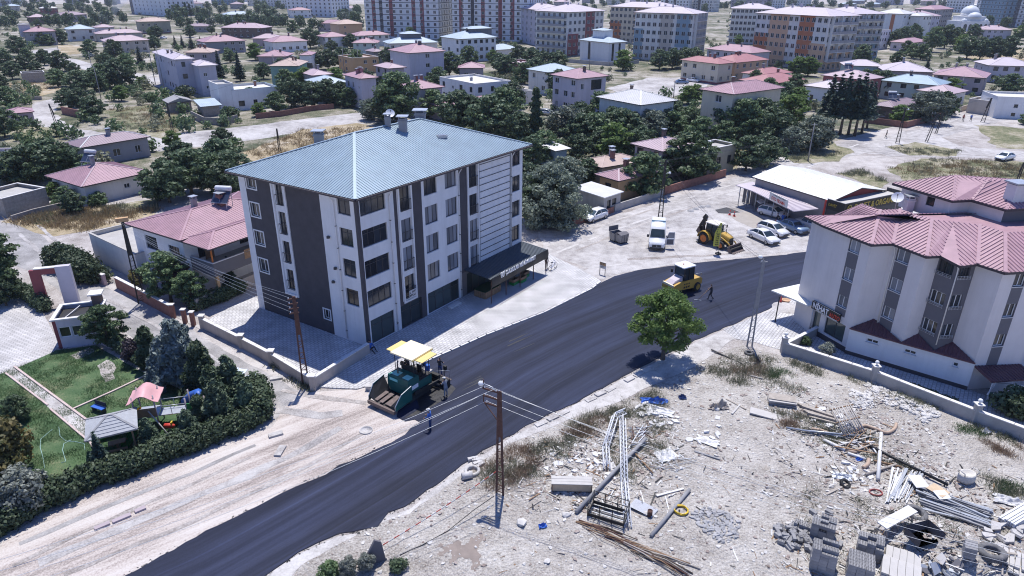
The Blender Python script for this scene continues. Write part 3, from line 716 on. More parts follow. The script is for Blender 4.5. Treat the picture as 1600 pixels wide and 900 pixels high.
def ribs_on(mb,poly,step,wd,ht,m,n_extra=None):
 P=[Vector(p)for p in poly]
 e=(P[1]-P[0]);e.z=0;e.normalize()
 nrm=Zv(0)
 for i in range(1,len(P)-1):nrm+=(P[i]-P[0]).cross(P[i+1]-P[0])
 nrm.normalize()
 if nrm.z<0:nrm=-nrm
 e3=(e-nrm*e.dot(nrm)).normalized();up=nrm.cross(e3)
 lo=min(e3.dot(p)for p in P);hi=max(e3.dot(p)for p in P)
 x=lo+step*.5
 while x<hi:
  ts=[]
  for i,a in enumerate(P):
   b=P[(i+1)%len(P)];da,db=e3.dot(a)-x,e3.dot(b)-x
   if(da<0)!=(db<0):ts.append(a.lerp(b,da/(da-db)))
  if len(ts)>=2:
   a,b=min(ts,key=lambda q:up.dot(q)),max(ts,key=lambda q:up.dot(q))
   if(b-a).length>.15:
    w_=e3*wd/2;h_=nrm*ht
    V=[a-w_,a+w_,a+w_*.55+h_,a-w_*.55+h_,b-w_,b+w_,b+w_*.55+h_,b-w_*.55+h_]
    mb.mesh(V,[(0,1,2,3),(3,2,6,7),(1,5,6,2),(4,0,3,7),(5,4,7,6)],m)
  x+=step
def hip_roof(W,D,h,o,pitch,mroof,ribs=0.0,ridgecap=True,thick=.16,gable=False,cap=None):
 mb=MB();x0,x1,y0,y1=-o,W+o,-o,D+o
 half=min(x1-x0,y1-y0)/2;rz=h+half*tan(pitch)
 z=h
 if(x1-x0)>=(y1-y0):
  k=0 if gable else half
  r0,r1=Vector((x0+k,(y0+y1)/2,rz)),Vector((x1-k,(y0+y1)/2,rz))
  A,B,C_,D_=Vector((x0,y0,z)),Vector((x1,y0,z)),Vector((x1,y1,z)),Vector((x0,y1,z))
  faces=[[A,B,r1,r0],[C_,D_,r0,r1],[B,C_,r1],[D_,A,r0]]
  hips=[(A,r0),(D_,r0),(B,r1),(C_,r1),(r0,r1)]
 else:
  k=0 if gable else half
  r0,r1=Vector(((x0+x1)/2,y0+k,rz)),Vector(((x0+x1)/2,y1-k,rz))
  A,B,C_,D_=Vector((x0,y0,z)),Vector((x1,y0,z)),Vector((x1,y1,z)),Vector((x0,y1,z))
  faces=[[B,C_,r1,r0],[D_,A,r0,r1],[A,B,r0],[C_,D_,r1]]
  hips=[(A,r0),(B,r0),(C_,r1),(D_,r1),(r0,r1)]
 if gable:hips=hips[-1:]
 for i,f in enumerate(faces):
  mb.face(f,2 if(gable and i>=2)else 0)
  if ribs and not(gable and i>=2):ribs_on(mb,f,ribs,.07,.035,0)
 P=[A,B,C_,D_]
 for i in range(4):
  a,b=P[i],P[(i+1)%4];dz=Zv(-thick)
  mb.face([a+dz,b+dz,b,a],1)
 mb.face([p+Zv(-thick)for p in(D_,C_,B,A)],1)
 if ridgecap:
  for a,b in hips:
   mb.beam(a+Zv(.02),b+Zv(.02),.22,.06,3 if cap else 0)
 return mb,rz,faces
def chimney(parent,x,y,z,h=1.1,s=.55,cap=True,m=None,mcap=None):
 b=MB();b.box(-s/2,s/2,-s/2,s/2,-.8,h,0)
 b.box(-s*.58,s*.58,-s*.58,s*.58,h-.25,h-.12,0)
 if cap:
  for q in((-1,-1),(1,-1),(1,1),(-1,1)):b.box(q[0]*s*.42-.04,q[0]*s*.42+.04,q[1]*s*.42-.04,q[1]*s*.42+.04,h,h+.22,0)
  b.box(-s*.75,s*.75,-s*.75,s*.75,h+.22,h+.28,1)
 return b.build("chimney",[m or M_brickw,mcap or M_steel],parent,(x,y,z))
def heater(label,loc,rz,cat="solar heater",s=1.0):
 t=thing("solar_water_heater",label,cat,loc,rz,"solar water heaters on the roofs",scale=s)
 b=MB();M=Matrix.Translation((0,0,.75))@Matrix.Rotation(RAD(42),4,'X')
 b.box(-.95,.95,-.75,.75,-.04,.04,0,M);b.box(-1.0,1.0,-.80,-.76,-.05,.06,1,M);b.box(-1.0,1.0,.76,.80,-.05,.06,1,M)
 b.box(-.02,.02,-.75,.75,.04,.05,1,M)
 b.build("panel",[M_solar,M_steel],t)
 b=MB();b.lathe([(0,-.9),(.25,-.9),(.29,-.84),(.29,.84),(.25,.9),(0,.9)],12,0,(0,.72,1.55),'x');b.build("tank",M_steelW,t)
 for x in(-.85,.85):
  b=MB();b.beam((x,-.6,-.5),(x,-.6,.3),.05,.05);b.beam((x,.6,-.5),(x,.72,1.4),.05,.05);b.beam((x,-.6,-.15),(x,.62,.9),.04,.04);b.build("leg",M_steel,t)
 return t
HOUSES=[]
def auto_openings(W,H,st,rng,wmin=1.2,side=False,z_first=1.0,dens=1.0):
 res=[];fh=H/st
 n=max(1,int(W/3.1*dens))
 xs_=[W*(i+.5)/n+rng.uniform(-.35,.35)for i in range(n)]
 for k in range(st):
  for x in xs_:
   if rng.random()<(.35 if side else .14):continue
   ww=rng.choice([1.0,1.3,1.5,1.5]);hh=min(1.35,fh-1.3)
   if side and rng.random()<.4:ww,hh=.7,.7
   zb=k*fh+min(z_first,fh*.34)
   if x-ww/2>.3 and x+ww/2<W-.3:res.append((x-ww/2,x+ww/2,zb,zb+hh))
 out_=[]
 for r in res:
  if all(r[1]<q[0]-.15 or r[0]>q[1]+.15 or r[2]>q[3]or r[3]<q[2]for q in out_):out_.append(r)
 return out_
def house(name,label,cat,short,A,B,D,h,wall,roof,kind='hip',pitch=18,o=.6,st=None,seed=0,fr='white-1',front=None,right=None,left=None,chim=1,ribs=0.0,cap=None,base=None,fascia=None,group=None,heat=None,dens=1.0,grec=(),rrec=(),rz_off=0.0,winname="window",chm=None,tower=None,ground=False):
 rng=random.Random(seed+int(A[0]*7+A[1]*13))
 a,b=(at(*A),at(*B))if ground else(at(A[0],A[1],h),at(B[0],B[1],h));d=b-a;ang=atan2(d.y,d.x)+rz_off
 oo=o if kind!='flat' else 0
 if not ground and hypot(A[0]-B[0],A[1]-B[1])<75 and A[1]<240:
  for t_ in(RAD(-54),RAD(37)):
   if abs(ang-t_)<RAD(32):
    ang=t_;d=min((Vector((cos(ang),sin(ang),0))*(k*.1+3)for k in range(300)),key=lambda v:abs(to_px(a+v)[0]-B[0]))
 W=d.length-2*oo
 if isinstance(D,tuple):q_=at(*D,h);D=min((q_-a).length,(q_-b).length)-2*oo
 org=Vector((a.x,a.y,0))+Matrix.Rotation(ang,3,'Z')@Vector((oo,oo,0))
 t=thing(name,label,cat,(org.x,org.y,0),ang,group)
 st=st or max(1,round(h/3.1))
 fo=auto_openings(W,h,st,rng,dens=dens)if front is None else front
 ro=auto_openings(D,h,st,rng,side=True,dens=dens)if right is None else right
 lo=auto_openings(D,h,st,rng,side=True,dens=dens)if left is None else left
 mats=[wall,base or wall]+[r[4]for r in list(grec)+list(rrec)]
 mb=MB();top=h if kind!='flat' else h+.45
 ri=2
 GR=[]
 for r in grec:GR.append((r[0],r[1],r[2],r[3],ri));ri+=1
 RR=[]
 for r in rrec:RR.append((r[0],r[1],r[2],r[3],ri));ri+=1
 if base:GR.insert(0,(0,W,0,.6,1));RR.insert(0,(0,D,0,.6,1))
 fs=[((0,0,0),(1,0),W,fo,GR),((W,0,0),(0,1),D,ro,RR),((W,D,0),(-1,0),W,[],[]),((0,D,0),(0,-1),D,[(D-q[1],D-q[0],q[2],q[3])for q in lo],RR[:1]if base else[])]
 for O,u,L_,hl,rc in fs:facade(mb,O,u,L_,top,hl,rc,0)
 mb.build("wall",mats,t)
 for O,u,L_,hl,rc in fs:
  for q in hl:add_window(t,O,u,q[0],q[1],q[2],q[3],(q[4]if len(q)>4 else fr),name=winname,far=org.y>125)
 zr=h
 if kind=='flat':
  r=MB();r.box(.18,W-.18,.18,D-.18,h-.2,h,0)
  for x0_,x1_,y0_,y1_ in((-.06,W+.06,-.06,.2),(-.06,W+.06,D-.2,D+.06),(-.06,.2,.2,D-.2),(W-.2,W+.06,.2,D-.2)):
   r.box(x0_,x1_,y0_,y1_,top,top+.08,1)
  ro_=r.build("roof",[roof,cap or M_coping],t);zr=h
 elif kind=='shed':
  r=MB();s=tan(RAD(pitch))*(D+2*o)
  P=[(-o,-o,h),(W+o,-o,h),(W+o,D+o,h+s),(-o,D+o,h+s)]
  r.face(P,0);r.face([(p[0],p[1],p[2]-.12)for p in P[::-1]],1)
  for i in range(4):
   p,q=P[i],P[(i+1)%4];r.face([(p[0],p[1],p[2]-.12),(q[0],q[1],q[2]-.12),q,p],1)
  if ribs:ribs_on(r,P,ribs,.07,.035,0)
  ro_=r.build("roof",[roof,fascia or M_fascia],t)
  m2=MB();m2.face([(0,0,h-.02),(0,D,h-.02),(0,D,h+s-.15)][::-1],0);m2.face([(W,0,h-.02),(W,D,h-.02),(W,D,h+s-.15)],0);m2.face([(0,D,h-.02),(W,D,h-.02),(W,D,h+s-.15),(0,D,h+s-.15)][::-1],0);m2.build("gable",wall,t)
 else:
  r,zr,_=hip_roof(W,D,h,o,RAD(pitch),roof,ribs,True,.16,kind=='gable',cap)
  ro_=r.build("roof",[roof,fascia or M_fascia,wall,cap or roof],t)
 for i in range(chim):
  if kind=='flat':cx,cy,cz=rng.uniform(.2,.8)*W,rng.uniform(.5,.8)*D,h
  else:
   cx,cy=rng.uniform(.25,.75)*W,D*rng.uniform(.38,.62)
   cz=h+(min(cx+o,W+o-cx,cy+o,D+o-cy))*tan(RAD(pitch))if kind=='hip' else h+1
  chimney(ro_,cx,cy,cz,rng.uniform(.7,1.2),rng.uniform(.45,.65),True,chm or rng.choice([M_brickw,M_brown,M_greyr]))
 if tower:
  tx,tw,td,th,tm,trm=tower
  tb=MB();tb.box(tx*W,tx*W+tw,D*.35,D*.35+td,h*.6,th,0);tb.build("tower_wall",tm,t)
  r2,_,_=hip_roof(tw,td,th,.4,RAD(14),trm,0,True,.14,False,None)
  r2.build("tower_roof",[trm,fascia or M_fascia,tm,trm],t,(tx*W,D*.35,0))
 c=t.matrix_basis@Vector((W/2,D/2,h/2))
 HOUSES.append((t,short,c,W,D,h,ang,zr))
 if heat:
  hx,hy=heat[0]*W,heat[1]*D
  hz=h if kind=='flat' else h+min(hx+o,W+o-hx,hy+o,D+o-hy)*tan(RAD(pitch))
  p=Matrix.Translation(t.location)@Matrix.Rotation(ang,4,'Z')@Vector((hx,hy,hz+(.5 if kind=='flat' else .25)))
  heater("solar water heater on the "+short,p,-.15+heat[2]if len(heat)>2 else ang*0-.2)
 return t
# foliage
def leaf_cloud(rng,blobs,n,size,up_bias=.25,shell=.55,slender=1.6,droop=0.0):
 B=np.array(blobs,float);wts=(B[:,3]*B[:,4]+B[:,4]*B[:,5]+B[:,3]*B[:,5]);wts/=wts.sum()
 k=rng.choice(len(B),n,p=wts)
 d=rng.normal(size=(n,3));d/=np.linalg.norm(d,axis=1)[:,None]
 rad=shell+(1-shell)*rng.random(n)**.6
 rad*=1+.16*np.sin(d[:,0]*5+k)*np.cos(d[:,1]*6-k)+.10*rng.normal(size=n)
 c=B[k,:3]+d*rad[:,None]*B[k,3:]
 nr=d+rng.normal(size=(n,3))*.8;nr[:,2]+=up_bias;nr/=np.linalg.norm(nr,axis=1)[:,None]
 t=np.cross(nr,rng.normal(size=(n,3)));t/=np.linalg.norm(t,axis=1)[:,None]+1e-9
 t[:,2]-=droop;b=np.cross(nr,t)
 s=size*(.6+.8*rng.random(n))[:,None]
 L_,Wd=t*s*slender*.5,b*s*.5
 V=np.stack([c-L_,c+Wd+nr*s*.12,c+L_,c-Wd+nr*s*.12],1).reshape(-1,3)
 return V
def quads_mesh(name,V,m):
 me=bpy.data.meshes.new(name);n=len(V)//4
 me.vertices.add(len(V));me.vertices.foreach_set('co',V.astype(np.float32).ravel())
 me.loops.add(4*n);me.loops.foreach_set('vertex_index',np.arange(4*n,dtype=np.int32))
 me.polygons.add(n);me.polygons.foreach_set('loop_start',np.arange(0,4*n,4,dtype=np.int32))
 try:me.polygons.foreach_set('loop_total',np.full(n,4,dtype=np.int32))
 except Exception:pass
 me.materials.append(m);me.update(calc_edges=True)
 return me
def trunk_mesh(seed,h,r,limbs,spread,start=.35,top=.8):
 rng=random.Random(seed);b=MB()
 lean=(rng.uniform(-.04,.04)*h,rng.uniform(-.04,.04)*h)
 pts=[(lean[0]*t*t,lean[1]*t*t,h*top*t-.1)for t in(0,.12,.35,.65,1)]
 b.tube(pts,[r*1.35,r,r*.82,r*.55,r*.22],7,0)
 for i in range(limbs):
  t=start+(1-start)*(i+.5)/limbs*.9;a=i*2.4+rng.uniform(-.4,.4)
  z=h*top*t;l=spread*rng.uniform(.6,1.0)*(1.15-t*.6)
  p=Vector((lean[0]*t*t,lean[1]*t*t,z));q=p+Vector((cos(a)*l,sin(a)*l,l*rng.uniform(.5,.9)))
  mdl=p.lerp(q,.5)+Zv(-.08*l)
  b.tube([p,mdl,q],[r*.45*(1.1-t*.6),r*.3*(1.1-t*.6),r*.07],5,0)
 return b.data("trunk",M_trunk)
def crown_blobs(rng,h,rx,z0,n,flat=1.0,conic=0.0):
 out_=[]
 for i in range(n):
  t=(i+.5)/n;z=z0+(h-z0)*(.12+.78*t)
  prof=sqrt(max(.02,1-(2*t-.9)**2*.85))*(1-conic*t)
  a=i*2.399+rng.uniform(-.5,.5);rr=rx*prof*rng.uniform(.35,.68)
  br=rx*rng.uniform(.30,.52)*(.7+.4*prof)
  out_.append((cos(a)*rr,sin(a)*rr,z,br,br,br*rng.uniform(.62,.9)*flat))
 out_.append((0,0,z0+(h-z0)*.5,rx*.42,rx*.42,(h-z0)*.36))
 return out_
TREE={}
def proto_broad(key,seed,h,rx,z0,nb,nleaf,ls,m,limbs=8,conic=0.0,r=None):
 rng=random.Random(seed);bl=crown_blobs(rng,h,rx,z0,nb,1.0,conic)
 V=leaf_cloud(np.random.default_rng(seed),bl,nleaf,ls)
 TREE[key]=(h,trunk_mesh(seed,h,r or h*.022+.04,limbs,rx*.8),quads_mesh("crown",V,m))
def proto_clump(key,seed,h,rx,z0,ncl,nleaf,ls,m,limbs,cr):
 rg=random.Random(seed);bl=[]
 for i in range(ncl):
  t=(i+.5)/ncl;z=z0+(h-z0)*t;prof=sqrt(max(.05,1-(2*t-.85)**2*.9));a=i*2.39996+rg.uniform(-.3,.3)
  rr=rx*prof*(rg.uniform(.55,1.0)if i%4 else rg.uniform(.1,.5));q=cr*rx*.5*rg.uniform(.7,1.35)
  bl.append((cos(a)*rr,sin(a)*rr,z,q*1.25,q*1.25,q*rg.uniform(.45,.75)))
 TREE[key]=(h,trunk_mesh(seed,h,h*.022+.05,limbs,rx*.95,.25,.8),quads_mesh("crown",leaf_cloud(np.random.default_rng(seed),bl,nleaf,ls,.35,.3),m))
def proto_conifer(key,seed,h,rx,tiers,nper,ls,m,z0=.5,dense=1.0,ragged=.25,power=1.0):
 rng=np.random.default_rng(seed);R_=random.Random(seed);C=[]
 for i in range(tiers):
  t=i/(tiers-1);z=z0+(h-z0)*t*.97;rr=rx*((1-t)**power)*R_.uniform(1-ragged,1+ragged*.4)+.08
  nb_=max(3,int(9*(1-t)+3))
  for k in range(nb_):
   a=2*pi*k/nb_+i*1.3+R_.uniform(-.25,.25);L_=rr*R_.uniform(.7,1.1)
   n=max(4,int(nper*L_/rx*dense)+3)
   s=rng.random(n)**.7;wv=(1-s*.65)*L_*.30
   off=rng.normal(size=n)*wv
   x=np.cos(a)*s*L_-np.sin(a)*off;y=np.sin(a)*s*L_+np.cos(a)*off
   zz=z-s*L_*.22+(s**3)*L_*.16+rng.normal(size=n)*.06*rx*.5
   C.append(np.stack([x,y,zz],1))
 c=np.concatenate(C);n=len(c)
 nr=rng.normal(size=(n,3))*.55+np.array([0,0,1.0]);nr/=np.linalg.norm(nr,axis=1)[:,None]
 rad=c.copy();rad[:,2]=-.2;rad+=rng.normal(size=(n,3))*.25*rx;t=rad-nr*(rad*nr).sum(1)[:,None];t/=np.linalg.norm(t,axis=1)[:,None]+1e-9
 b=np.cross(nr,t);s=ls*(.6+.8*rng.random(n))[:,None]
 V=np.stack([c-t*s*.9,c+b*s*.35,c+t*s*.9,c-b*s*.35],1).reshape(-1,3)
 tb=MB();tb.tube([(0,0,-.1),(0,0,h*.4),(0,0,h*.97)],[h*.022+.04,h*.014,.02],7,0)
 TREE[key]=(h,tb.data("trunk",M_trunk),quads_mesh("crown",V,m))
def proto_pine(key,seed,h,rx,nb,nleaf,ls,m):
 R_=random.Random(seed);rng=np.random.default_rng(seed);bl=[]
 for i in range(nb):
  t=(i+.5)/nb;a=i*2.399;rr=rx*(1-t*.82)*R_.uniform(.6,1.0)*(1 if i%3 else .35)
  q=rx*R_.uniform(.17,.30)*(1.15-.5*t);bl.append((cos(a)*rr,sin(a)*rr,.35+(h-.6)*t,q,q,q*R_.uniform(1.0,1.6)))
 bl.append((0,0,h*.42,rx*.5,rx*.5,h*.36))
 V=leaf_cloud(rng,bl,nleaf,ls,.6,.35,2.4,-.35)
 tb=MB();tb.tube([(0,0,-.1),(0,0,h*.9)],[h*.025+.03,.02],7,0)
 TREE[key]=(h,tb.data("trunk",M_trunk),quads_mesh("crown",V,m))
proto_clump('oakA',11,8.0,3.6,1.6,39,4590,0.33,L_dark,8,.52)
proto_clump('oakB',12,7.0,3.4,1.2,33,4050,0.33,L_dark,8,.52)
proto_clump('oakC',13,6.0,3.0,.9,30,3510,0.30,L_mid,8,.52)
proto_clump('oakD',14,9.0,3.4,2.0,42,4590,0.33,L_mid,8,.52)
proto_clump('willow',15,7.5,4.0,.9,42,5670,0.30,L_grey,8,.52)
proto_clump('green',16,6.0,2.8,1.0,30,3510,0.30,L_bright,8,.52)
proto_broad('bushA',17,2.6,1.9,.1,9,1300,.26,L_mid)
proto_broad('bushB',18,2.2,1.8,.1,9,1200,.24,L_hedge)
proto_broad('poplar',19,15.,1.75,.8,22,4200,.40,L_dark,4)
proto_conifer('spruceA',21,11.,2.5,17,30,.50,L_spruce,1.2)
proto_conifer('spruceB',22,9.,2.2,15,28,.46,L_spruce,.8)
proto_conifer('spruceT',23,12.,2.3,15,28,.52,L_spruce,4.0,1.1,.45,.7)
TREES=[]
def tree(key,px,h,cat="tree",name=None,label=None,group=None,rz=None,wide=1.0,loc=None,adj=None):
 h0,tm,cm=TREE[key];s=h/h0
 p=loc if loc is not None else at(*px)
 i=len(TREES);rz=rz if rz is not None else(i*2.39996)%6.283
 nm=name or{'spr':'spruce_tree','pop':'poplar_tree','wil':'willow_tree','bus':'bush'}.get(key[:3],'tree')
 t=thing(nm,label,cat,(p.x,p.y,p.z if loc is not None else 0),rz,group or("trees among the houses" if cat=='tree' else "bushes among the houses"),(s*wide,s*wide,s))
 put(tm,"trunk",t);put(cm,"crown",t)
 TREES.append((t,key,px,h,adj))
 return t
# lettering
def lettering(name,text,size,m,parent,loc,right,up,extr=.02,squash=1.0,bold=0.0):
 cu=bpy.data.curves.new(name,'FONT');cu.body=text;cu.size=size;cu.extrude=extr;cu.offset=bold;cu.resolution_u=2
 tmp=bpy.data.objects.new(name,cu);COL.objects.link(tmp)
 dg=bpy.context.evaluated_depsgraph_get();dg.update()
 me=bpy.data.meshes.new_from_object(tmp.evaluated_get(dg));me.name=name
 bpy.data.objects.remove(tmp);bpy.data.curves.remove(cu)
 me.materials.clear();me.materials.append(m)
 r=Vector(right).normalized();u=Vector(up).normalized();n=r.cross(u)
 o=put(me,name,parent)
 o.matrix_local=Matrix(((r.x*squash,u.x,n.x,loc[0]),(r.y*squash,u.y,n.y,loc[1]),(r.z*squash,u.z,n.z,loc[2]),(0,0,0,1)))
 return o
# charcoal and white apartment block
C1=at(577,543);L1=at(405.4,481)
dL=(L1-C1).normalized();dR=Vector((cos(RAD(54.5)),sin(RAD(54.5)),0))
LW,RW,EH=14.9,23.8,14.0
blk=thing("apartment_block","five-storey white and charcoal apartment block under a big blue-grey hip roof","apartment building",C1)
o0=Zv(0);pL=dL*LW;pR=dR*RW;pK=pL+pR
uL=(-dL.x,-dL.y);uR=(dR.x,dR.y);uB=(-dR.x,-dR.y);uE=(dL.x,dL.y)
mb=MB()
rows=[(12.15,13.7),(9.35,10.95),(6.5,8.15),(3.75,5.35)]
X=lambda u:LW-u
hl=[]
winsL=[]
for z in[(12.6,13.85),(9.9,11.2),(7.1,8.45),(4.3,5.65)]:winsL.append((X(13.75),X(12.5),*z,'white-1-surround'))
for z in[(11.6,13.75),(8.85,11.0),(6.05,8.2),(3.35,5.4)]:winsL.append((X(9.92),X(9.0),*z,'dark-1-rail'))
for z in rows:winsL.append((X(2.25),X(.75),z[0],z[1],'dark-1-tr'))
winsL.append((X(5.4),X(4.6),1.5,2.45,'white-1-surround'))
rectsL=[(X(14.0),X(4.3),0,14.05,1),(X(10.42),X(8.55),2.95,14.05,0),(X(.3),LW,0,14.05,1)]
facade(mb,pL,uL,LW,EH,winsL,rectsL,0,.2)
winsR=[]
for z in rows:winsR.append((.35,3.25,z[0],z[1],'dark-3-tr'))
for z in[(11.35,13.6),(8.5,10.6),(5.7,7.95),(2.9,5.15)]:
 winsR.append((4.95,6.25,*z,'dark-1-rail-c' if 5<z[0]<9 else 'dark-1-rail'));winsR.append((14.55,15.85,*z,'dark-1-rail-c' if z[0]<6 else 'dark-1-rail'))
for z in[(12.05,13.75),(9.25,11.0),(6.4,8.2),(3.55,5.3)]:
 winsR.append((8.1,9.85,*z,'dark-2-c' if z[0]<12 else 'dark-2'));winsR.append((11.0,12.7,*z,'dark-2-c'))
for z in[(12.0,13.65),(9.15,10.9),(6.3,8.1),(3.45,5.25)]:winsR.append((21.85,23.35,*z,'dark-1-tr'))
shops=[(.42,3.33,.12,2.5,'shop-1-tr'),(4.22,7.05,.12,2.4,'shop-1-tr'),(7.95,12.7,.12,2.35,'shop-3-tr'),(13.9,18.2,.12,2.4,'shop-3'),(18.8,23.2,.12,2.4,'shop-3')]
rectsR=[(0,.28,0,14.05,1),(4.2,4.6,0,14.05,1),(6.5,7.75,0,14.05,1),(4.2,7.75,0,2.75,1),(13.0,14.25,0,14.05,1),(13.0,RW,0,2.7,2)]
facade(mb,o0,uR,RW,EH,winsR+shops,rectsR,0,.2)
facade(mb,pR,uE,LW,EH,[],[],0);facade(mb,pK,uB,RW,EH,[],[],0)
mb.build("wall",[M_white,M_char,M_slate],blk)
for q in winsL:add_window(blk,pL,uL,*q[:4],q[4],.16)
for q in winsR:add_window(blk,o0,uR,*q[:4],q[4],.16)
for q in shops:add_window(blk,o0,uR,*q[:4],q[4],.16,"shop_window")
nR=Vector((dR.y,-dR.x,0));nL=Vector((-dL.y,dL.x,0))
if nL.y>0:nL=-nL
b=MB()
for k in range(15):
 z=13.35-.70*k;b.beam(dR*16.2+nR*.02+Zv(z),dR*21.5+nR*.02+Zv(z),.05,.06,0)
for u in(16.2,21.5):b.beam(dR*u+nR*.02+Zv(2.75),dR*u+nR*.02+Zv(13.9),.05,.06,0)
b.build("panel_joint",M_frameD,blk)
def strip_frame(O,d,n,u0,u1,z0,z1):
 b=MB()
 for a in((u0,u0+.2),(u1-.2,u1)):
  P0=O+d*((a[0]+a[1])/2)+n*.05;b.beam(P0+Zv(z0),P0+Zv(z1),.14 if False else .2,.1,0,n)
 P0=O+d*((u0+u1)/2)+n*.05
 b.beam(O+d*u0+n*.05+Zv(z0-.1),O+d*u1+n*.05+Zv(z0-.1),.2,.1,0,n)
 b.build("window_surround",M_white,blk)
strip_frame(o0,dR,nR,4.67,6.47,2.75,13.85);strip_frame(o0,dR,nR,14.27,16.1,2.75,13.85);strip_frame(o0,dL,nL,8.55,10.42,2.95,13.95)
for O,d,n,u in((o0,dR,nR,3.63),(o0,dR,nR,12.95),(o0,dR,nR,21.7),(o0,dL,nL,2.6)):
 b=MB();p=O+d*u
 b.tube([p+n*.65+Zv(13.95),p+n*.5+Zv(13.75),p+n*.12+Zv(13.2),p+n*.09+Zv(12.8),p+n*.09+Zv(.2)],.05,6,0)
 for z in range(1,13,2):b.box(-.07,.07,-.07,.07,z-.03,z+.03,1,Matrix.Translation(p+n*.07))
 b.build("rain_pipe",[M_white,M_frameD],blk)
sg=thing("for_sale_board","white board tied to the first-floor balcony rail of the charcoal block","sign",C1+dR*5.6+nR*.36+Zv(2.95))
part(sg,"board",M_tarp,"beam",dR*-.5+Zv(.45),dR*.55+Zv(.45),.03,.75,0)
b=MB()
rg=random.Random(4)
for k in range(6):
 for r_ in range(2):
  if rg.random()<.85:
   q=dR*(-.42+k*.16)+nR*.022+Zv(.20+r_*.32);b.beam(q,q+Zv(.22),.05,.012,0,nR)
   b.beam(q+Zv(rg.choice([.02,.1,.2])),q+dR*.1+Zv(rg.choice([.02,.1,.2])),.045,.012,0)
b.build("lettering",M_black,sg)
for u,z in((3.6,9.8),(3.15,7.0),(3.6,5.6)):
 part(blk,"junction_box",M_frameD,"box",-.12,.12,-.12,.12,-.1,.1,0,Matrix.Translation(dL*u+nL*.12+Zv(z)))
hvec=None
def offset_par(P,o):
 n=len(P);out_=[]
 for i in range(n):
  a,p,c=P[i-1],P[i],P[(i+1)%n]
  e1=(p-a).normalized();e2=(c-p).normalized()
  n1=Vector((e1.y,-e1.x,0));n2=Vector((e2.y,-e2.x,0))
  k=1+n1.dot(n2);out_.append(p+(n1+n2)*(o/k))
 return out_
E_=offset_par([o0,pR,pK,pL],.7)
E_=[p+Zv(EH+.02)for p in E_]
hw=LW/2+.7;rise=hw*tan(RAD(20.6))
m0=(E_[0]+E_[3])/2+dR*hw+Zv(rise);m1=(E_[1]+E_[2])/2-dR*hw+Zv(rise)
r=MB()
for f in([E_[0],E_[1],m1,m0],[E_[2],E_[3],m0,m1],[E_[1],E_[2],m1],[E_[3],E_[0],m0]):
 r.face(f,0);ribs_on(r,f,.30,.09,.045,0)
for i in range(4):
 a,c=E_[i],E_[(i+1)%4];dz=Zv(-.2);r.face([a+dz,c+dz,c,a],1)
r.face([p+Zv(-.2)for p in E_[::-1]],2)
for a,c in((E_[0],m0),(E_[3],m0),(E_[1],m1),(E_[2],m1),(m0,m1)):r.beam(a+Zv(.05),c+Zv(.05),.26,.06,3)
M_hipcap=mat("pale_ridge_cap",(.30,.375,.43),.45,var=.05,metal=.15)
roof1=r.build("roof",[M_blueroof,M_fascia,M_white,M_hipcap],blk)
g_=MB()
for i in range(4):
 a,c=E_[i],E_[(i+1)%4];d=(c-a).normalized();n=Vector((d.y,-d.x,0));g_.beam(a+n*.07+Zv(-.12),c+n*.07+Zv(-.12),.13,.13,0)
g_.build("gutter",M_fascia,blk)
def roof_z(P,A,B,M_):
 n=(B-A).cross(M_-A);return A.z-(n.x*(P.x-A.x)+n.y*(P.y-A.y))/n.z
def on_roof(px,py,base):
 best=None
 for z in[14+.02*k for k in range(180)]:
  p=at(px,py,z)-base
  zz=min(roof_z(p,E_[0],E_[1],m0),roof_z(p,E_[3],E_[0],m0),roof_z(p,E_[2],E_[3],m0),roof_z(p,E_[1],E_[2],m1))
  if best is None or abs(zz-z)<best[0]:best=(abs(zz-z),Vector((p.x,p.y,zz)))
 return best[1]
for(px,py),s,h in(((630,204),.75,1.15),((657,188),1.0,.85),((606,195),.5,.9)):
 p=on_roof(px,py,C1)
 if p is not None:chimney(roof1,p.x,p.y,p.z,h,s,True,M_greyr,M_steel)
p=m0.lerp(m1,.0)+dL*3.0;chimney(roof1,p.x-1.6,p.y+1.2,EH+1.5,1.0,.8,True,M_greyr,M_steel)
p=on_roof(690,214,C1)
if p is not None:
 b=MB();b.box(-.5,.5,-.35,.35,-.05,.18,0);b.box(-.42,.42,-.28,.28,.18,.22,1);b.build("skylight",[M_steel,M_glassB],roof1,p,RAD(30))
def sat_dish(label,loc,yaw,s=1.0,tilt=40):
 t=thing("satellite_dish",label,"satellite dish",loc,yaw,None,s)
 b=MB();M=Matrix.Translation((0,0,.95))@Matrix.Rotation(RAD(90-tilt),4,'X')
 prof=[(0,0),(.15,.012),(.3,.045),(.45,.10)]
 V=[];F=[]
 for rr,zz in prof:
  for j in range(16):V.append(M@Vector((rr*cos(2*pi*j/16),rr*sin(2*pi*j/16),zz)))
 for i in range(3):
  for j in range(16):F.append((i*16+j,i*16+(j+1)%16,(i+1)*16+(j+1)%16,(i+1)*16+j))
 b.mesh(V,F,0,True);b.build("reflector",M_frameW,t)
 part(t,"mast",M_steel,"tube",[(0,0,-.1),(0,0,.95)],.03,6)
 b=MB();b.tube([M@Vector((0,-.42,.1)),M@Zv(.5)],.012,4);b.box(-.04,.04,-.04,.04,.46,.58,0,M);b.build("receiver",M_frameD,t)
 return t
sat_dish("white satellite dish on the ridge of the blue-grey roof",C1+m0.lerp(m1,.62)+Vector((-.6,.3,0)),.3)
part(blk,"doorstep",M_coping,"beam",dR*10.2+nR*.7+Zv(.17),dR*11.8+nR*.7+Zv(.17),.5,.14,0)
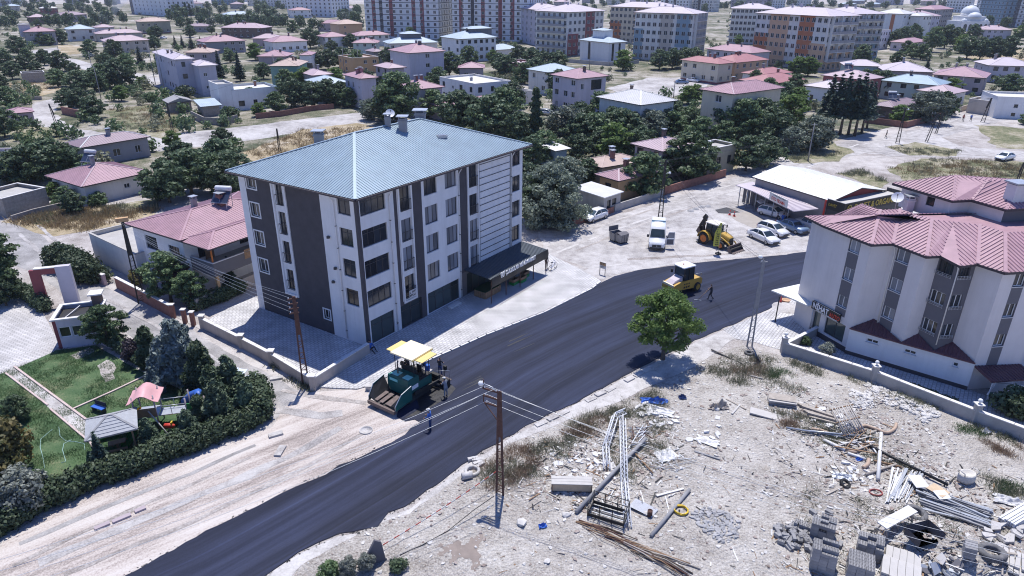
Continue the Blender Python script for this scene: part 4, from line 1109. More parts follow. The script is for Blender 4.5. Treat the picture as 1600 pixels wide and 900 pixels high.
aw=thing("shop_awning","dark corrugated shop awning lettered in white along the white and charcoal block","awning",C1)
a0,a1=13.45,23.9;dep=3.5
P=[dR*a0+nR*dep+Zv(2.78),dR*a1+nR*dep+Zv(2.78),dR*a1+nR*.03+Zv(3.02),dR*a0+nR*.03+Zv(3.02)]
b=MB();b.face(P,0);ribs_on(b,P,.28,.10,.05,0);b.face([q-Zv(.06)for q in P[::-1]],0)
M_awn=mat("dark_corrugated_sheet",(.085,.10,.115),.5,metal=.2,var=.1,vscale=1)
b.build("sheet_roof",M_awn,aw)
b=MB()
V=[];F=[]
K=26
for i in range(K+1):
 u=a0+(a1-a0)*i/K;sag=.10*sin(i*.8)+.05*sin(i*2.1)
 for j,(dd,z)in enumerate(((dep+.03,2.86),(dep+.10+sag*.4,2.35),(dep+.02+sag,1.85))):V.append(dR*u+nR*dd+Zv(z+(sag*.8 if j==2 else 0)))
for i in range(K):
 for j in range(2):a=i*3+j;F.append((a,a+1,a+4,a+3))
b.mesh(V,F,0,True);b.mesh([v-nR*.02 for v in V],[f[::-1]for f in F],0,True)
b.build("valance",M_black,aw)
for k in range(5):
 u=a0+.15+(a1-a0-.3)*k/4;part(aw,"post",M_rust,"tube",[dR*u+nR*(dep-.1)+Zv(.1),dR*u+nR*(dep-.1)+Zv(2.8)],.05,6)
lettering("lettering","ÇULLULAR MİNİMARKET",.62,M_letW,aw,dR*(a0+2.2)+nR*(dep+.20)+Zv(2.62),dR,(0,0,1),.03,.78,.012)
b=MB()
q=dR*(a0+1.35)+nR*(dep+.2)+Zv(2.62)
for k in range(4):b.beam(q+Zv(.08+.13*k)+dR*(.05*(3-k)),q+dR*.62+Zv(.08+.13*k),.05,.05)
b.beam(q+dR*.66,q+dR*.66+Zv(.6),.05,.05);b.beam(q+dR*.12,q+Zv(.5),.05,.05);b.beam(q+dR*.36,q+dR*.36+Zv(.5),.04,.04)
for x in(.2,.5):b.cyl(q+dR*x+Zv(-.06),.07,.02,8)
b.build("cart_emblem",M_letW,aw)
pl=thing("produce_stall","low brown wooden stall topped with green cloth under the dark awning","stall",C1+dR*15.2+nR*1.6+Zv(.1),RAD(54.5))
b=MB();b.box(-1.2,1.2,-.75,.75,0,.75,0)
for k in range(9):b.box(-1.2+k*.29,-1.2+k*.29+.24,-.80,-.751,.03,.75,0);
for k in range(5):b.box(-1.25,-1.201,-.7+k*.29,-.7+k*.29+.24,.03,.75,0)
b.build("box",M_woodb,pl)
part(pl,"cloth",mat("dark_green_cloth",(.012,.05,.022),.9),"box",-1.25,1.25,-.8,.8,.751,.79,0)
for k,(u,dd)in enumerate(((19.0,2.4),(20.0,2.7),(21.3,2.2))):
 cr=thing("fruit_crate",["stacked dark fruit crates behind the awning posts, the nearest pair","stacked fruit crates under the middle of the lettered awning","stacked fruit crates under the far end of the lettered awning"][k],"crates",C1+dR*u+nR*dd+Zv(.1),RAD(54.5),"crates under the awning")
 for j in range(2):
  b=MB();z=.34*j
  b.box(-.5,.5,-.3,.3,z,z+.05,0)
  for a in((-.5,.5,-.3,-.27),(-.5,.5,.27,.3),(-.5,-.47,-.27,.27),(.47,.5,-.27,.27)):b.box(*a,z+.05,z+.3,0)
  b.build("crate",M_woodb if j else M_greenP,cr)
# stepped block with the pink roof
Ad=Vector((cos(RAD(-67.5)),sin(RAD(-67.5)),0));Bd=Vector((cos(RAD(8)),sin(RAD(8)),0))
W0=Vector((27.97,57.0,0));W1=W0+Ad*4.4;I1=W1+Bd*1.9;W2=I1+Ad*3.1;I2=W2+Bd*1.2;W3=I2+Ad*1.75;I3=W3+Bd*1.4;W4=I3+Ad*2.1;W5=W4+Bd*4.2
J5=W5-Ad*2.2;W6=J5+Bd*7
bk=W6-Ad*10;bl=W0-Ad*2.6+Bd*.4
B2=thing("apartment_block","four-storey white and slate block with stepped walls and ribbed pink roof","apartment building",W0)
h2=10.4
mb=MB()
A2=(Ad.x,Ad.y);B_2=(Bd.x,Bd.y)
wz=[(9.05,10.25),(6.45,7.6),(3.9,4.95)]
fl=[]
fl.append((W0,A2,4.4,[(2.33,3.37,*z,'white-1-sill-c')for z in wz],[(2.28,3.42,3.1,10.4,1),(0,4.4,0,.55,2)]))
fl.append((W1,B_2,1.9,[],[(0,1.9,0,.55,2)]))
fl.append((I1,A2,3.1,[(.62,1.74,*z,'white-1-sill-c')for z in wz],[(.56,1.8,2.6,10.4,1)]))
fl.append((W2,B_2,1.2,[],[]))
fl.append((I2,A2,1.75,[(.08,1.35,8.95,10.15,'dark-3'),(.08,1.35,6.4,7.5,'white-2'),(.08,1.35,3.85,4.95,'white-2')],[(0,1.75,0,10.4,1)]))
fl.append((W3,B_2,1.4,[(.12,1.05,9.05,10.2,'dark-3'),(.12,1.05,6.45,7.6,'white-1'),(.12,1.05,3.85,5.0,'white-1')],[(0,1.4,0,10.4,1)]))
fl.append((I3,A2,2.1,[],[]))
fl.append((W4,B_2,4.2,[(1.15,2.05,*z,'white-1-sill')for z in wz],[(1.1,2.1,1.7,10.4,1)]))
def side(O,Q,holes=(),rects=()):
 d=(Q-O);fl.append((O,(d.normalized().x,d.normalized().y),d.length,list(holes),list(rects)))
side(W5,J5);side(J5,W6,[(1.0,2.0,*z,'white-1-sill')for z in wz]+[(4.0,5.2,*z,'white-1-sill')for z in wz]);side(W6,bk);side(bk,bl);side(bl,W0)
shopw=(1.55,3.75,.75,2.45,'shop-1')
fl[0][3].append(shopw);fl[0][3].append((.15,.95,.1,2.5,'shop-0'))
for O,u,W_,hs,rc in fl:facade(mb,O-W0,u,W_,h2,hs,rc,0,.18)
mb.build("wall",[M_pinkwhite,M_slate,M_char],B2)
for O,u,W_,hs,rc in fl:
 for q in hs:add_window(B2,O-W0,u,*q[:4],q[4],.14,"shop_window" if q[4].startswith('shop')else "window")
for O,d,L_,zs in((I2,Ad,1.4,(8.9,6.35,3.8)),(W3,Bd,1.1,(9.0,6.4,3.8))):
 n=Vector((d.y,-d.x,0))
 for z in zs:
  b=MB();Q=O-W0+n*.14
  for k in range(3):b.beam(Q+Zv(z+.12*k),Q+d*L_+Zv(z+.12*k),.025,.025)
  for k in range(5):b.beam(Q+d*(L_*k/4)+Zv(z-.05),Q+d*(L_*k/4)+Zv(z+.28),.025,.025)
  b.build("balcony_rail",M_steel,B2)
for O,n in((I1+Ad*.45,Vector((Ad.y,-Ad.x,0))),(W3+Ad*.02,Vector((Ad.y,-Ad.x,0)))):
 b=MB();p=O-W0;b.tube([p+n*.45+Zv(10.35),p+n*.12+Zv(9.9),p+n*.09+Zv(9.5),p+n*.09+Zv(3.2)],.05,6);b.build("rain_pipe",M_whiteB,B2)
nA=Vector((-Ad.y,Ad.x,0));nB=Vector((-Bd.y,Bd.x,0))
det=nA.x*nB.y-nA.y*nB.x
hv=Vector(((nB.y-nA.y)/det,(nA.x-nB.x)/det,0))
sl=tan(RAD(17));ov=.5
def E2(p,t=-ov,dz=0.0):return p-W0+hv*t+Zv(h2+.12+sl*(t+ov)+dz)
TT=4.0
e={k:E2(p)for k,p in dict(W1=W1,I1=I1,W2=W2,I2=I2,I3=I3,W4=W4).items()}
t_={k:E2(p,TT)for k,p in dict(W1=W1,I1=I1,W2=W2,I3=I3,W4=W4).items()}
e['W3']=E2(W3,-ov,-.22);e['I3']=E2(I3,-ov,-.10)
e['W0']=W0-W0-Ad*.5-nA*ov+Zv(h2+.12);t_['W0']=e['W0']+nA*(TT+ov)+Ad*(-.2)+Zv(sl*(TT+ov))
e['X']=t_['W2'].lerp(t_['I3'],.45)
e['W5']=W5-W0+Bd*.5-nB*ov+Zv(h2+.12);t_['W5']=e['W5']+nB*(TT+ov)+Zv(sl*(TT+ov))
e['B0']=bl-W0-Bd*.5-Ad*.4+Zv(h2+.12);e['K']=bk-W0+Vector((.5,.8,h2+.12));e['W6']=W6-W0+Vector((.8,0,h2+.12))
t_['K']=e['K']+Vector((-4.5,-4.2,sl*4.5));t_['B']=e['B0']+Vector((4.6,-3.8,sl*4.5));t_['W6']=e['W6']+nB*4.5+Vector((-3,0,sl*4.5))
r=MB()
fs=[[e['W0'],e['W1'],t_['W1'],t_['W0']],[e['W1'],e['I1'],t_['I1'],t_['W1']],[e['I1'],e['W2'],t_['W2'],t_['I1']],[e['W2'],e['I2'],e['X'],t_['W2']],[e['I2'],e['W3'],e['X']],[e['W3'],e['I3'],t_['I3'],e['X']],[e['I3'],e['W4'],t_['W4'],t_['I3']],[e['W4'],e['W5'],t_['W5'],t_['W4']],[e['W5'],e['W6'],t_['W6'],t_['W5']],[e['W6'],e['K'],t_['K'],t_['W6']],[e['K'],e['B0'],t_['B'],t_['K']],[e['B0'],e['W0'],t_['W0'],t_['B']]]
for i,f in enumerate(fs):
 r.face(f,0)
 if i not in(4,):ribs_on(r,f,.34,.12,.07,0)
top=[t_['W0'],t_['W1'],t_['I1'],t_['W2'],e['X'],t_['I3'],t_['W4'],t_['W5'],t_['W6'],t_['K'],t_['B']]
r.prism([(q.x,q.y)for q in top],h2+.6,h2+.12+sl*(TT+ov)-.12,0)
ring=['W0','W1','I1','W2','I2','W3','I3','W4','W5','W6','K','B0']
for i,k in enumerate(ring):
 a,c=e[k],e[ring[(i+1)%len(ring)]];dz=Zv(-.2);r.face([a+dz,c+dz,c,a],1)
und=[(e[k].x,e[k].y)for k in ring];r.prism(und,h2-.085,h2-.08,1)
for a,c in((e['W1'],t_['W1']),(e['W2'],t_['W2']),(e['W4'],t_['W4']),(e['I1'],t_['I1']),(e['I3'],t_['I3'])):r.beam(a+Zv(.05),c+Zv(.05),.26,.07,0)
roof2=r.build("roof",[M_pink,M_fascia],B2)
pa,pb_,pc,pd=Vector((36.0,61.4,0)),Vector((37.9,56.9,0)),Vector((39.7,57.2,0)),Vector((40.9,54.5,0))
pe,pf=pd+Bd*6.5,pa+Bd*9.5
poly=[pa,pb_,pc,pd,pe,pf]
mb=MB()
for i,p in enumerate(poly):
 q=poly[(i+1)%len(poly)];d=(q-p);u=d.normalized()
 facade(mb,p-W0,(u.x,u.y),d.length,13.1,[(2.6,3.4,11.9,12.7,'dark-0')]if i==0 else[],[],1 if i in(3,)else 0,.15,11.0)
mb.build("setback_wall",[M_pinkwhite,M_slate],B2)
u=(pb_-pa).normalized();add_window(B2,pa-W0,(u.x,u.y),2.6,3.4,11.9,12.7,'dark-0',.13)
ee=offset_par([p-W0 for p in poly],.55);ee=[p+Zv(13.1)for p in ee]
r1=Vector((39.9,60.3,0))-W0+Zv(14.25);r1b=Vector((41.6,58.6,0))-W0+Zv(14.2);r2_=Vector((44.6,58.6,0))-W0+Zv(14.3)
r=MB()
for f in([ee[0],ee[1],r1],[ee[1],ee[2],r1b,r1],[ee[2],ee[3],r2_,r1b],[ee[3],ee[4],r2_],[ee[4],ee[5],r2_],[ee[5],ee[0],r1,r2_],[r1,r1b,r2_]):
 r.face(f,0);ribs_on(r,f,.34,.12,.07,0)
for i in range(6):
 a,c=ee[i],ee[(i+1)%6];dz=Zv(-.2);r.face([a+dz,c+dz,c,a],1)
r.prism([(q.x,q.y)for q in ee],12.88,12.9,1)
r.beam(ee[1],r1,.24,.08,0);r.beam(ee[2],r1b,.24,.08,0);r.beam(ee[3],r2_,.24,.08,0)
roof3=r.build("setback_roof",[M_pink,M_fascia],B2)
def at2(px,py,z):return at(px,py,z)-W0
q=at2(1420,322,11.5);chimney(roof2,q.x,q.y,11.3,.95,.62,True,M_pinkwhite,M_steel)
q=at2(1572,350,11.3);b=MB();b.box(-.62,.62,-.5,.5,-1.2,4.2,0);b.box(-.8,.8,-.68,.68,4.3,4.42,1)
for x in(-.45,.45):
 for y in(-.35,.35):b.box(x-.06,x+.06,y-.06,y+.06,4.2,4.3,0)
b.build("chimney",[M_pinkwhite,M_steel],roof2,(q.x,q.y+.0,10.6),RAD(10))
q=at2(1440,320,11.5);part(roof2,"skylight",M_tarp,"box",-.45,.45,-.4,.4,-.3,.12,0,at_=((q.x,q.y,11.4),RAD(-60)))
q=at2(1538,338,11.4);part(roof2,"vent_box",M_pinkwhite,"box",-.7,.7,-.3,.3,-.2,.35,0,at_=((q.x,q.y,11.35),RAD(-30)))
sat_dish("grey satellite dish on the ribbed pink roof beside a small white chimney",at(1398,327,11.1),-.6,1.15)
lw=MB();dl=(W4-W1).normalized();nl=Vector((dl.y,-dl.x,0));Ll=(W4-W1).length
O=W1-W0-dl*.12+nl*.10
hs=[(1.45,2.4,1.75,2.1,'white-1-sill'),(4.4,5.3,1.75,2.1,'white-1-sill'),(7.95,8.35,1.75,2.15,'white-0-sill')]
facade(lw,O,(dl.x,dl.y),Ll+.2,2.55,hs,[(0,Ll+.2,0,.38,1)],0,.12)
facade(lw,O+dl*(Ll+.2),(-nl.x,-nl.y),1.2,2.55,[],[(0,2,0,.38,1)],0);facade(lw,O-nl*.6,(nl.x,nl.y),.6,2.55,[],[(0,2,0,.38,1)],0)
lw.build("lean_to_wall",[M_white,M_char],B2)
for q in hs:add_window(B2,O,(dl.x,dl.y),*q[:4],q[4],.1)
lr=MB();zz=lambda p,z:p-W0+Zv(z)
for P3 in((W1,W2,I1),(W2,W3,I2),(W3,W4,I3)):
 a,c,d_=P3;f=[zz(a,2.6)-dl*.15+nl*.25,zz(c,2.6)+dl*.1+nl*.25,zz(d_,3.35)]
 lr.face(f,0);ribs_on(lr,f,.3,.08,.05,0);lr.face([p-Zv(.1)for p in f[::-1]],0)
 lr.face([f[0]-Zv(.1),f[1]-Zv(.1),f[1],f[0]],0)
lr.build("lean_to_roof",M_maroonroof,B2)
st_=MB();O=W4-W0+Bd*.55-nB*.35;d=Bd
b=MB()
V=[O-nB*1.2+Zv(.4),O-nB*1.2+d*3.3+Zv(.45),O-nB*1.2+d*3.3+Zv(1.0),O-nB*1.2+d*.4+Zv(1.5)]
b.face(V,0);b.face([v+nB*.15 for v in V[::-1]],0)
for i in range(4):a,c=V[i],V[(i+1)%4];b.face([a,a+nB*.15,c+nB*.15,c][::-1],0)
V=[O-nB*1.21+Zv(0),O-nB*1.21+d*3.3+Zv(0),O-nB*1.21+d*3.3+Zv(.45),O-nB*1.21+Zv(.4)];b.face(V,1)
b.build("stair_wall",[M_white,M_char],B2)
b=MB();f=[O-nB*1.6-d*.5+Zv(1.95),O-nB*1.4+d*3.7+Zv(1.75),O+nB*.3+d*3.7+Zv(2.1),O+nB*.3-d*.5+Zv(2.25)]
b.face(f,0);ribs_on(b,f,.3,.08,.05,0);b.face([p-Zv(.1)for p in f[::-1]],0)
for i in range(4):a,c=f[i],f[(i+1)%4];b.face([a-Zv(.1),c-Zv(.1),c,a],0)
b.build("stair_canopy",M_maroonroof,B2)
for k in(0,3.3):
 b=MB();p=O-nB*1.28+d*k;b.beam(p,p+Zv(1.85),.1,.1);b.build("stair_post",M_white,B2)
sg=thing("shop_sign","black shop sign with white NİHAT and red AUTO lettering over the glass shopfront","sign",W0)
n0=Vector((Ad.y,-Ad.x,0))
part(sg,"board",M_black,"beam",Ad*-.15+n0*.1+Zv(2.88),Ad*3.1+n0*.1+Zv(2.88),.16,.80,0)
b=MB()
for z in(2.47,3.29):b.beam(Ad*-.16+n0*.185+Zv(z),Ad*3.11+n0*.185+Zv(z),.02,.04)
b.build("rim",M_steel,sg)
lettering("white_lettering","NİHAT",.72,M_letW,sg,Ad*.0+n0*.195+Zv(2.66),Ad,(0,0,1),.02,.80,.02)
lettering("red_lettering","AUTO",.58,M_letR,sg,Ad*1.98+n0*.195+Zv(2.62),Ad,(0,0,1),.02,.72,.015)
part(sg,"lettering_line",M_letW,"beam",Ad*.5+n0*.19+Zv(2.55),Ad*2.9+n0*.19+Zv(2.55),.01,.05)
cn=thing("forecourt_canopy","flat white canopy on a dark post over the paved forecourt by the stepped block","canopy",W0)
P=[p-W0 for p in(at(1205,454,2.8),at(1240,468,2.8),at(1262,478,2.8),W0-Ad*.15,bl,at(1282,437,2.8))]
b=MB();b.prism([(p.x,p.y)for p in P],2.72,2.84,0);b.build("slab",M_whitemetal,cn)
for px in((1211,503),):
 p=at(*px)-W0;part(cn,"post",M_black,"tube",[p,p+Zv(2.72)],.06,6)
b=MB();p=at(1268,519)-W0+n0*.35;b.tube([p,p+Zv(2.72)],.05,6);b.build("post",M_steel,cn)
# the town: every house a thing of its own
H_="house"
def hs(label,short,A,B,D,h,wall,roof,**k):
 return house(k.pop('name','house'),label,k.pop('cat','house'),short,A,B,D,h,wall,roof,group="houses of the town",**k)
# left middle
hs("grey single-storey house with a mauve hip roof beyond the low pink-roofed house","grey house with mauve roof",(125,231),(236,213),(88,225),3.6,M_greyr,M_mauveroof,ribs=.45,chim=2,right=[(1.0,4.5,.8,2.6,'dark-3')],cap=M_paleroof,o=.5)
hs("low white house with a faded pink hip roof beside the large garden tree","low white garden house",(127,292),(237,268),(72,274),3.0,M_whiteB,M_pink,ribs=.45,chim=1,front=[(5.6,6.5,1.2,1.9)],left=[],cap=M_pink2,heat=(.45,.62))
hs("low pale concrete shed with a flat roof left of the low white house","flat concrete shed",(4,316),(72,298),6,2.2,M_stone,M_concw,kind='flat',chim=0,front=[],left=[],right=[],name='shed',cat='shed')
hs("whitewashed house at the edge of the picture behind the large garden tree","whitewashed house at the picture edge",(-60,268),(26,236),8,4.2,M_whiteB,M_mauveroof,chim=0,kind='flat')
h90=hs("white two-storey house with pink roof and grey balcony beside the charcoal block","white two-storey house with pink roof",(194,349),(281,376),13.5,6.3,M_white,M_pink,ribs=.32,chim=3,pitch=13,o=.5,fr='dark-3',front=[(2.0,4.1,3.9,5.4,'dark-3'),(6.1,7.9,3.7,5.1,'dark-3'),(2.2,3.9,.6,2.1,'dark-1')],right=[(1.5,2.8,3.6,5.2,'dark-1'),(6.5,8.5,3.6,5.4,'dark-2')],left=[],heat=(.62,.55,.0))
def wing(t,W):
 part(t,"balcony_floor",M_concw,"box",W+.02,W+3.6,.6,10.6,3.05,3.25,0)
 b=MB();b.box(W+.05,W+3.6,.5,.6,2.75,4.15,0);b.box(W+3.6,W+3.72,.5,10.6,2.75,4.15,0);b.build("balcony_parapet",M_slate,t)
 b=MB();b.box(W+.05,W+3.75,.47,.63,4.15,4.24,0);b.box(W+3.57,W+3.75,.63,10.6,4.15,4.24,0);b.build("parapet_coping",M_coping,t)
 r,_,f_=hip_roof(4.4,10.8,6.1,.45,RAD(14),M_pink,.32,True,.14);r.build("balcony_roof",[M_pink,M_fascia,M_white,M_pink],t,(W-.2,.2,0))
 for y,m in((.6,M_rimO),(5.4,M_rimO),(10.2,M_rimO)):
  part(t,"roof_post",m,"box",W+3.45,W+3.58,y,y+.12,3.25,6.0,0)
 for y in(.75,10.0):
  part(t,"pillar",M_ochre,"box",W+3.2,W+3.5,y,y+.3,0,2.75,0)
 part(t,"door",M_woodb,"box",W+.03,W+.1,2.2,3.2,3.3,5.3,0)
 part(t,"hanging_rug",M_woodb,"beam",(W+3.72,4.2,3.95),(W+3.72,6.2,3.95),.06,1.0,0)
 b=MB();P=[(W-3.4,-1.9,2.7),(W+.6,-1.9,2.7),(W+.6,-.05,3.4),(W-2.4,-.05,3.4)];b.face(P,0);b.face([(p[0],p[1],p[2]-.1)for p in P[::-1]],0);ribs_on(b,P,.3,.07,.04,0);b.build("porch_roof",M_maroonroof,t)
 part(t,"porch_post",M_frameD,"box",W-3.3,W-3.2,-1.8,-1.7,0,2.65,0)
wing(h90,HOUSES[-1][3])
hs("flat concrete-roofed outbuilding behind the tall clipped hedge","flat outbuilding by the clipped hedge",(140,370),(212,404),7,2.8,M_whiteB,M_concw,kind='flat',chim=0,front=[],left=[],right=[(1,1.9,.9,1.8)],cap=M_concw,name='outbuilding',cat='outbuilding')
# upper left
hs("small pinkish garage with a white door at the bend in the lane","small pinkish garage",(9,178),(54,173),5,2.9,M_pink2,M_pink,chim=0,o=.35,front=[(1.6,3.6,.05,2.2,'white-1')],right=[],name='garage',cat='garage')
hs("white house with a pink roof and tall grey stair tower","house with grey stair tower",(36,50),(88,47),11,6.5,M_greyr,M_pink,tower=(-.12,4.5,5,9.6,M_lilac,M_greyr),dens=.8)
hs("white house with a blue-grey hip roof left of the smoke","white house with blue roof by the smoke",(104,46),(149,45),11,6,M_whiteB,M_blueroof2,fr='dark-1')
hs("small pink roof directly behind the beige house, nearest the smoke","small pink-roofed house nearest the smoke",(148,43),(180,42),8,4,M_lilac,M_pink2)
hs("long low house under joined pink roofs behind the beige house","long low pink-roofed house",(150,53),(224,48),9,4,M_beige,M_pink2,chim=3)
hs("beige house with a wide faded pink roof in front of the smoke","beige house with wide pink roof",(163,65),(234,61),11,5.3,M_beige,M_pink2,chim=3,fr='white-1')
hs("dark green walled house with a brown roof at the foot of the white tower","dark green house with brown roof",(216,34),(267,34),11,7,M_olive,M_tan,st=2,base=M_maroon)
hs("small grey house with a mauve roof in front of the poplars","small grey house by the poplars",(289,41),(325,41),8,3.6,M_greyr,M_mauveroof)
hs("dark brown house under a broad pink roof right of the poplars","dark brown house with broad pink roof",(343,43),(408,44),13,5.5,M_brown,M_pink2,chim=4)
hs("grey house with a pale blue roof above the dark brown house","grey house with pale blue roof",(352,23),(404,22),11,5.5,M_greyr,M_blueroof2,chim=1)
hs("wide grey house with a salmon hip roof behind the small spruces","wide grey house with salmon roof",(318,66),(385,64),13,5,M_greyr,M_pink,chim=3,base=M_mauve)
hs("three-storey lilac block with a pale hip roof and a lower wing","three-storey lilac block",(270,93),(304,92),(234,81),9.6,M_lilac,M_lilacroof,st=3,chim=2,fr='dark-1',cat='apartment building',name='apartment_block',fascia=M_fasciaW)
hs("two-storey lilac wing with a pale roof joined to the lilac block","lilac wing",(307,103),(341,100),9,8.2,M_lilac,M_lilacroof,st=3,chim=0,fr='white-1',front=[(1.0,2.0,5.2,6.2),(1.2,2.2,1.8,2.7)],fascia=M_fasciaW)
hs("low house with a tan roof behind the lilac block","tan-roofed house behind the lilac block",(286,82),(330,82),9,6,M_mauve,M_tan,chim=4)
hs("blue-trimmed white house with a flat white roof below the lilac block","flat white house with blue trim",(362,144),(434,139),10,4.6,M_white,M_tarp,kind='flat',chim=1,fr='dark-1',cap=M_bluer,tower=None)
hs("tall white annex with a flat roof joined to the flat white house","white annex of the flat house",(340,135),(364,131),8,6.2,M_white,M_concw,kind='flat',chim=0,front=[],left=[])
hs("rough grey shed with a gable roof beside the lilac block","rough grey gabled shed",(262,161),(303,158),5,2.6,M_stone,M_greyr,kind='gable',chim=0,front=[],left=[],right=[],name='shed',cat='shed')
hs("open shed with a pale blue metal roof beside the flat white house","shed with pale blue metal roof",(313,167),(347,163),5,2.5,M_stone,M_blueroof2,kind='shed',pitch=8,ribs=.4,chim=0,front=[],left=[],right=[],name='shed',cat='shed')
hs("two low stone huts in the dry grass","low stone huts",(34,117),(70,115),5,2.6,M_stone,M_concw,kind='flat',chim=0,front=[],left=[],right=[],name='hut',cat='hut')
hs("house with dark walls and a pink roof among the trees, far left","dark-walled house far left",(43,27),(76,26),11,5,M_brown,M_pink2)
hs("house with a whitish roof and red walls far beyond the dark-walled house","whitish-roofed red house",(62,13),(91,13),11,5.5,M_maroon,M_tarp,chim=0)
hs("house with a brown roof among trees left of the smoke","brown-roofed house far left",(101,24),(137,22),12,5,M_mauve,M_mauveroof)
# upper middle
hs("white house with a red-pink hip roof left of the dark round trees","white house with red-pink roof",(425,66),(482,65),12,4.6,M_white,M_pink,chim=1,fr='white-1')
hs("house with pale pink roofs at the left of the red-pink roof","pale pink-roofed house",(392,60),(438,60),10,4.6,M_mauve,M_pink2)
hs("house under a bright red-pink roof joined to a white wing with one dark window","red-roofed house with white wing",(400,88),(448,88),10,5,M_mauve,M_pink)
hs("white wing with one wide dark window below a red roof","white wing with wide window",(466,86),(486,86),9,6,M_white,M_pink,chim=0,front=[(.8,4.2,1.6,3.3,'dark-2')],o=.3)
hs("green-painted house with a tan gable roof","green house",(418,103),(467,103),12,6.6,M_teal,M_tan,kind='hip',chim=2,fr='white-1',dens=.7)
hs("house with a pale blue-grey hip roof half hidden by trees","house with blue-grey roof among trees",(500,132),(548,127),10,5,M_greyr,M_blueroof2,chim=0)
hs("grey two-storey house with pink roofs and many chimneys","grey house with many chimneys",(562,123),(592,119),9.5,7.6,M_lilac,M_pink,chim=4,chm=M_red)
hs("small lookout wing with a pink roof joined to the house of many chimneys","lookout wing",(606,107),(636,104),8,8,M_mauve,M_pink2,chim=1,fr='dark-1')
hs("tall mauve house with a pink hip roof and an orange corner","tall mauve house",(638,83),(697,80),(620,77),8.8,M_lilac,M_pink,st=3,chim=4,dens=.45,left=[],grec=[])
hs("lilac house with a pink roof in front of the tall mauve house","lilac house with pink roof",(646,140),(696,137),(631,131),6.6,M_lilac,M_pink,chim=3,dens=.5)
hs("white house with a flat roof and parapet right of the lilac house","white flat-roofed house",(742,134),(798,128),(696,122),5.6,M_white,M_tarp,kind='flat',chim=1,fr='dark-1',dens=.9)
hs("long low house with a blue-grey roof in front of the striped tower","long blue-roofed house",(606,68),(686,66),11,6.3,M_whiteB,M_blueroof2,chim=1,tower=(.32,8,6,9.6,M_slate,M_blueroof2))
hs("white house with a pink roof between the green trees and the orange house","white house by the orange one",(507,58),(545,57),10,5.4,M_white,M_pink,fr='dark-1')
hs("pale green house with a red-pink roof in front of the striped tower","pale green house",(549,67),(590,67),10,5,M_paleteal,M_pink,chim=3)
hs("long red-pink roof at the foot of the striped tower","long red-pink roofed house",(556,56),(611,55),9,5.4,M_whiteB,M_pink,chim=1)
hs("house with a pink roof left of the orange building","pink-roofed house left of the orange building",(494,36),(531,37),11,5,M_mauve,M_pink)
hs("orange-walled building with tan roofs and no trees in front","orange-walled building",(528,38),(568,37),12,6.8,M_peach,M_tan,chim=1,dens=.5)
hs("ochre flat-roofed house with a wide terrace","ochre house with terrace",(551,93),(591,92),12,5,M_ochre,M_tan,kind='flat',chim=2)
hs("small house with a dark pink roof right of the pale green house","small dark pink roof",(583,81),(603,80),7,4.6,M_greyr,M_mauveroof)
hs("white four-storey house with a blue roof and a grey roof tower","white house with blue roof tower",(718,61),(778,60),14,9,M_white,M_blueroof2,st=3,fr='dark-1',chim=1,tower=(.45,11,6,12.2,M_slate,M_blueroof2),dens=1.1)
hs("low pink-roofed house hidden by trees above the white flat-roofed house","low pink roof among trees",(715,106),(758,106),8,4,M_mauve,M_pink,chim=0)
hs("low pink-roofed house in the trees behind the blue-grey roof","low pink roof behind the blue-grey roof",(700,170),(738,166),9,3.4,M_mauve,M_pink,chim=0,front=[])
hs("small summer house with a pink pyramid roof in the trees","small house with pyramid roof",(749,161),(783,158),5.5,4,M_maroon,M_pink,chim=0,front=[],right=[(1,3,1.2,2.8,'dark-1')])
hs("mauve-roofed house hidden behind trees left of the house of many chimneys","mauve roof among trees",(487,118),(521,116),9,5.2,M_greyr,M_pink2)
hs("small white house with a pink roof at the foot of the white tower block","small white house by the white tower block",(457,16),(487,15),11,6.4,M_white,M_pink)
hs("small grey blue-roofed house right of the white house with roof tower","grey house with blue roof by the tower house",(776,78),(815,76),10,3.6,M_whiteB,M_blueroof2,chim=0)
# centre right
hs("white stair-tower building with a small blue roof among the coloured blocks","white stair-tower building",(904,62),(952,65),9,8,M_white,M_blueroof2,st=3,chim=0,front=[(4.8,6.2,.8,7.6,'dark-0')],right=[(1.6,2.8,1,7.5,'dark-2'),(5.2,6.4,1,7.5,'dark-2')],tower=(.22,6.5,5,12,M_white,M_blueroof2))
hs("tall white-lilac house with a red-pink hip roof and dark corner loggias","tall white-lilac house",(859,116),(902,124),(944,118),8.6,M_lilac,M_pink,st=3,chim=1,right=[(4.5,8.0,5.5,7.9,'dark-3'),(4.5,8.0,1.0,3.2,'dark-3'),(1.2,2.2,5.8,7.2)],dens=1.1)
hs("low house with a blue roof behind the tall white-lilac house","low blue roof behind the lilac house",(856,113),(905,107),9,6.4,M_whiteB,M_blueroof2,chim=0,front=[])
hs("pale house with a wide light-grey hip roof above the dark trees","pale house with light-grey roof",(931,151),(1001,164),(1051,155),7.6,M_whiteB,M_paleroof,st=2,chim=1,ribs=.5,dens=.5,cap=M_whitemetal)
hs("long cream house with a pink hip roof beside the open gravel","long cream house with pink roof",(1092,139),(1147,149),(1220,137),9.4,M_cream,M_pink,st=3,chim=1,ribs=.6,dens=.35,cap=M_pink2)
hs("cream two-storey house with a red roof and maroon band","cream house with red roof",(1062,93),(1124,98),(1142,95),6.4,M_cream,M_red,chim=2,base=M_maroon,fr='white-1')
hs("lilac house with a red-pink roof behind the cream red-roofed house","lilac house behind the cream house",(1102,76),(1175,80),11,6.4,M_lilac,M_pink,chim=2)
hs("orange and cream house with several red roofs","orange and cream house",(1150,98),(1203,97),10,6,M_peach,M_red,chim=3)
